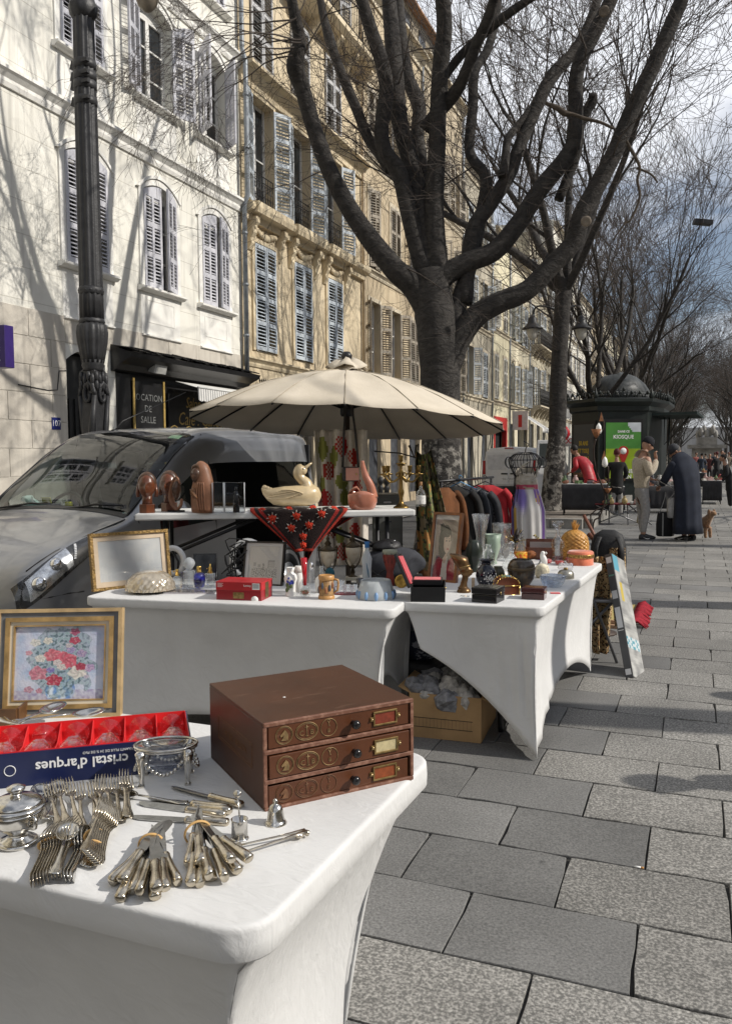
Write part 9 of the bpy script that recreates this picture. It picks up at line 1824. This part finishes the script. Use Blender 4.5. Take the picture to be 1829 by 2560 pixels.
carrier('tote_bag','black tote bag with pale grey stripes hanging from the robed man\'s hand',1662,1280,14.8,.32,.44,mat('tote_black',(.012,.012,.013),.8,var=.2),mat('tote_stripe',(.30,.30,.29),.8),.36,MATS['tote_stripe'])
carrier('plastic_carrier','white translucent plastic carrier bag beside the striped tote',1684,1245,14.7,.24,.36,mat('carrier_white',(.55,.55,.55),.45,var=.12,scale=18,bump=.6,bscale=25,trans=.25),MATS['carrier_white'],.12)
# little brown dog half hidden by the robe
p_=onz(1758,1350,0)+HF*.15;DOG=thing('dog','small curly tan dog standing beside the robed man','dog',p_,YAW+.5);FUR=mat('fur_tan',(.27,.15,.075),.95,var=.45,scale=40,bump=1,bscale=60,sheen=.5)
skinned('body',{'rump':((0,.16,.30),.085),'mid':((0,.02,.29),.09),'chest':((0,-.14,.31),.10),'neck':((0,-.2,.42),.07),'hd':((0,-.24,.50),.07),'mz':((0,-.33,.47),.035),'tail':((0,.25,.38),.03),'tt':((0,.24,.48),.035),'fl':((.06,-.15,.17),.035),'fp':((.06,-.16,.03),.03),'fr':((-.06,-.15,.17),.035),'fq':((-.06,-.16,.03),.03),'hk':((.06,.13,.22),.05),'hh':((.06,.21,.13),.03),'hp':((.06,.18,.03),.03),'gk':((-.06,.13,.22),.05),'gh':((-.06,.21,.13),.03),'gp':((-.06,.18,.03),.03)},[('rump','mid'),('mid','chest'),('chest','neck'),('neck','hd'),('hd','mz'),('rump','tail'),('tail','tt'),('chest','fl'),('fl','fp'),('chest','fr'),('fr','fq'),('rump','hk'),('hk','hh'),('hh','hp'),('rump','gk'),('gk','gh'),('gh','gp')],FUR,DOG,2,1)
for sx_ in(-1,1):m=MB();m.ball((sx_*.065,-.22,.50),(.02,.035,.055),8,6);m.build('ear',FUR,DOG)
m=MB();m.ball((0,-.365,.475),.014,8,6);m.build('nose',BLKG,DOG)
# simpler standing or stooping figures further back: body, coat, head, hands
def figure(label,px_,py_,F,coat_,legs,hair,lean=.0,H_=1.0,hat=None,d=None,long_=.55,group=None,z=0.0):
 p_=onz(px_,py_,z)if d is None else CPOS+ray(px_,py_)*d
 if d is not None:p_.z=z
 t=person(label,p_,F,group);t.scale=(H_,)*3;L=lambda z_:-lean*max(0,z_-.9)
 dz_=lambda z_:z_-.35*lean*lean*max(0,z_-.9)
 skinned('body',{'pel':((0,0,.92),.11),'ch':((0,L(1.28),dz_(1.28)),.12),'nk':((0,L(1.5),dz_(1.5)),.055),'hd':((0,L(1.56),dz_(1.56)),.055),'rs':((-.18,L(1.4),dz_(1.4)),.055),'re':((-.24,L(1.1)-.05,dz_(1.12)),.042),'rw':((-.2,L(1.2)-.22,dz_(.98)),.03),'ls':((.18,L(1.4),dz_(1.4)),.055),'le':((.24,L(1.1)-.05,dz_(1.12)),.042),'lw':((.2,L(1.2)-.22,dz_(.98)),.03),'rk':((-.1,-.02,.5),.065),'ra':((-.1,.03,.06),.05),'lk':((.1,.02,.5),.065),'la':((.1,.02,.06),.05)},[('pel','ch'),('ch','nk'),('nk','hd'),('ch','rs'),('rs','re'),('re','rw'),('ch','ls'),('ls','le'),('le','lw'),('pel','rk'),('rk','ra'),('pel','lk'),('lk','la')],SKN,t,1)
 skinned('coat',{'hem':((0,0,.95-long_*.6),(.2,.15)),'w':((0,0,.95),(.175,.14)),'ch':((0,L(1.28),dz_(1.28)),(.19,.15)),'sh':((0,L(1.42),dz_(1.42)),(.12,.1)),'rs':((-.18,L(1.38),dz_(1.38)),.085),'re':((-.25,L(1.1)-.05,dz_(1.12)),.07),'rw':((-.21,L(1.2)-.19,dz_(1.0)),.055),'ls':((.18,L(1.38),dz_(1.38)),.085),'le':((.25,L(1.1)-.05,dz_(1.12)),.07),'lw':((.21,L(1.2)-.19,dz_(1.0)),.055)},[('hem','w'),('w','ch'),('ch','sh'),('ch','rs'),('rs','re'),('re','rw'),('ch','ls'),('ls','le'),('le','lw')],coat_,t,1,1)
 skinned('trousers',{'h':((0,.0,.9),(.14,.12)),'rk':((-.1,-.02,.48),.08),'ra':((-.1,.03,.06),.06),'lk':((.1,.02,.48),.08),'la':((.1,.02,.06),.06)},[('h','rk'),('rk','ra'),('h','lk'),('lk','la')],legs,t,1)
 head(t,(0,L(1.64)-.01,dz_(1.65)),lean*.5,SKN,hair,1.0,hat)
 if p_.y<26:hand(t,(-.2,L(1.2)-.22,dz_(.98)),(0,-1,-.3),(0,0,1),SKN,.5);hand(t,(.2,L(1.2)-.22,dz_(.98)),(0,-1,-.3),(0,0,1),SKN,.5)
 return t
HBK=mat('hair_black',(.012,.010,.009),.7);HRD=mat('hair_auburn',(.09,.012,.014),.7,var=.3,scale=40);CBK=MATS['coat_black'];PUF=mat('puffer_red',(.36,.012,.02),.5,var=.25,scale=6,bump=.8,bscale=14,stretch=(.3,.3,1.2));TRK=mat('trousers_black',(.014,.014,.016),.85)
figure('person in a red quilted coat bending over the market table',1474,1262,HF*.9-HR*.5,PUF,TRK,HBK,.75,.98,d=19.2,long_=.75,z=.19)
figure('person with short auburn hair in a loose black coat by the kiosk',1540,1250,HF*.95+HR*.2,CBK,MATS['jogger_grey'],HRD,.12,.96,d=20.5,long_=.7)
figure('person in dark clothes seated low at the far market tables',1822,1262,HF*.3-HR,TRK,TRK,HBK,.3,.88,d=23.5,long_=.8)
CW=[mat('crowd%d'%k,c_,.85,var=.2)for k,c_ in enumerate(((.02,.02,.022),(.45,.44,.42),(.10,.035,.035),(.03,.04,.06),(.16,.13,.10),(.30,.10,.09)))]
for k,(px_,d,ci)in enumerate(((1802,46,1),(1790,44,0),(1772,52,2),(1752,50,3),(1818,60,4),(1700,40,0),(1735,62,5),(1786,70,3),(1808,82,0),(1762,78,4))):
 figure(('far person in a white top and dark trousers among the stalls','far person in a black jacket next to the white top','far person in a dark red jacket by the stalls','far person in a navy coat by the stalls','far person in a taupe coat deep in the market','far person in black close behind the robed man','far person in a dusty pink coat past the stalls','farther person in navy walking the promenade','farther person in black walking the promenade','farther person in taupe near the monument')[k],px_,1180,(HF if k%2 else-HF)+HR*rnd.uniform(-.6,.6),CW[ci],TRK if k%3 else CW[3],(HBK,HRD,MATS['hair_grey'])[k%3],rnd.uniform(0,.25),rnd.uniform(.93,1.05),d=d,group='people in the far market')
# two passers-by outside the picture whose shadows cross the paving
for k,(x_,y_)in enumerate(((2.05,4.38),(2.45,6.0))):t=figure(('passer-by in a dark coat strolling on the open paving','second passer-by in a dark jacket on the open paving')[k],1000,1300,Vector((-.2,-1,0)),CBK,TRK,HBK,0.05,1.0,d=5);t.location=(x_,y_,0)
# stalls by the kiosk and along the promenade
TBC=mat('stall_cloth_dark',(.03,.03,.033),.9,var=.2);CLUT=[mat('clutter%d'%k,c_,.5,var=.3,scale=30)for k,c_ in enumerate(((.5,.48,.44),(.24,.10,.06),(.05,.05,.06),(.36,.27,.12),(.10,.16,.07),(.35,.04,.05),(.45,.30,.28)))]
def clutter(par,w_,d_,z_,n,q_,big=1.0):
 bpy.context.view_layer.update();Mw=par.matrix_world;lab='among the goods on the '+par['label'];lab=' '.join(lab.split()[:12])
 for k in range(n):
  x_,y_=q_.uniform(-w_/2,w_/2),q_.uniform(-d_/2,d_/2);r_=q_.uniform(.03,.075)*big;m=MB();c_=q_.random();nm='pot' if c_<.35 else 'carton' if c_<.7 else 'bundle'
  if nm=='pot':m.lathe([(r_*.6,0),(r_,r_*.8),(r_*.8,r_*1.6),(r_*.35,r_*2.2),(r_*.5,r_*2.6)],10)
  elif nm=='carton':m.box((0,0,r_*.6),(r_*2.2,r_*1.6,r_*1.2),(0,0,q_.random()*3))
  else:m.ball((0,0,r_*.7),(r_*1.2,r_,r_*.8),9,7)
  tag(m.build(nm,CLUT[q_.randrange(7)],None,Mw@Vector((x_,y_,z_))),'small '+nm+' '+lab,nm,nm+'s on the stalls')
def stall(label,px_,py_,d,w_,dp_,z_,rz_,n,cloth=True,base=0.0,big=1.0):
 p_=CPOS+ray(px_,py_)*d;t=thing('market_stall',label,'stall',(p_.x,p_.y,base),rz_,'stalls along the promenade');m=MB();m.bx(-w_/2,w_/2,-dp_/2,dp_/2,z_-.03,z_);m.build('tabletop',MATS['table_plastic']if cloth else TRIMB,t)
 if cloth:m=MB();m.grid(24,4,lambda u,v:(-w_/2+w_*u,-dp_/2-.006-.012*math.sin(u*40)*v,z_-.002-v*(z_-.12)));m.grid(12,4,lambda u,v:(w_/2+.006+.012*math.sin(u*24)*v,-dp_/2+dp_*u,z_-.002-v*(z_-.12)));m.build('cloth',TBC,t,solid=.004,fix=False)
 for sx_ in(-1,1):
  for sy_ in(-1,1):m=MB();m.tube([(sx_*w_*.46,sy_*dp_*.42,0),(sx_*w_*.46,sy_*dp_*.42,z_-.03)],.014,6);m.build('leg',LEGM,t)
 clutter(t,w_*.92,dp_*.85,z_,n,random.Random(int(px_)),big)
stall('thin-legged market table behind the second tree with plates and boxes',1462,1200,18.6,1.0,.6,.70,.1,12,True,.19)
stall('market table heaped with pots in front of the green poster',1520,1200,21.5,.8,.7,.72,.1,16,True,0)
stall('market table with plants and bags right beside the kiosk',1650,1190,22,1.1,.9,.72,.3,26,True,0,1.7)
stall('dark-clothed market table with white crockery behind the robed man',1778,1190,26,.55,1.4,.74,.0,14)
stall('far market table crowded with goods',1735,1170,38,.9,2.6,.75,0,18,True,0,1.4);stall('farther market table loaded with goods near the crowd',1800,1165,47,.9,2.6,.75,0,16,True,0,1.4)
# low trestle with crossed legs, red cloth and dried flowers
p_=onz(1545,1312,0);TS=thing('low_trestle','low folding trestle with crossed metal legs carrying a red cloth and shells','table',p_,YAW*.3);m=MB();m.bx(-.5,.5,0,.5,.44,.46);m.build('top',mat('trestle_cloth',(.14,.012,.015),.9,var=.4,scale=14),TS)
for x_ in(-.45,.45):
 for s_ in(-1,1):m=MB();m.tube([(x_-s_*.25,.05,0),(x_+s_*.25*(1 if x_<0 else-1)*s_,.45,.44)],.014,6);m.build('leg',MATS['chair_grey'],TS)
m=MB();m.tube([(-.48,.02,.02),(.48,.02,.42)],.014,6);m.tube([(.48,.02,.02),(-.48,.02,.42)],.014,6);m.build('cross_brace',MATS['chair_grey'],TS);clutter(TS,.9,.1,.46,12,random.Random(77),1.0)
m=MB();q6=random.Random(31)
for k in range(26):a=q6.uniform(0,6.3);m.tube([(.42,0,.43),(.45+.05*math.cos(a),-.03+.03*math.sin(a),.25),(.46+.09*math.cos(a),-.04+.06*math.sin(a),.02+.06*q6.random())],.006,4)
m.build('fringe',mat('fringe_straw',(.36,.31,.2),.9,var=.3),TS,kind='stuff')
# dark bags and jacket heaped behind the drum
p_=CPOS+ray(985,1350)*5.6;t=thing('leather_bag','black leather bag with a steel stud on a folded dark jacket behind the drum','bag',(p_.x,p_.y,p_.z),YAW);m=MB();m.ball((-.05,0,-.06),(.11,.08,.07),28,18);m.v=[tuple(Vector(p)*(1+.5*nz2(p[0]*9,p[1]*9,p[2]*9+4)+.2*nz2(p[0]*25,p[1]*25,p[2]*25)))for p in m.v];m.build('bag',mat('leather_worn',(.012,.011,.012),.5,var=.3,scale=14,bump=.6,bscale=30),t)
m=MB();m.ball((.0,-.06,.0),.008,8,6);m.build('stud',CHR,t);m=MB();m.ball((-.0,-.0,-.16),(.22,.14,.12),26,16);m.v=[tuple(Vector(p)*(1+.45*nz2(p[0]*9,p[1]*9,p[2]*9)))for p in m.v];m.build('folded_jacket',mat('jacket_slate',(.035,.037,.045),.9,var=.25),t);m=MB();m.bx(-.2,.2,-.1,.2,-p_.z+.0,-.26);m.build('crate',MATS['crate_black'],t)
# cigarette end in the joint
q_=onz(1585,2166,.003);m=MB();m.cyl(q_,q_+Vector((.022,.0,0)),.0035,n=8);m.cyl(q_+Vector((.022,0,0)),q_+Vector((.032,.0,0)),.0036,n=8,mi=1);tag(m.build('cigarette_end',[WHT,mat('filter_orange',(.5,.24,.06),.8)]),'cigarette end lying in a paving joint','litter')
for o in list(bpy.data.objects):
 if o.name.startswith('proto'):bpy.data.objects.remove(o)
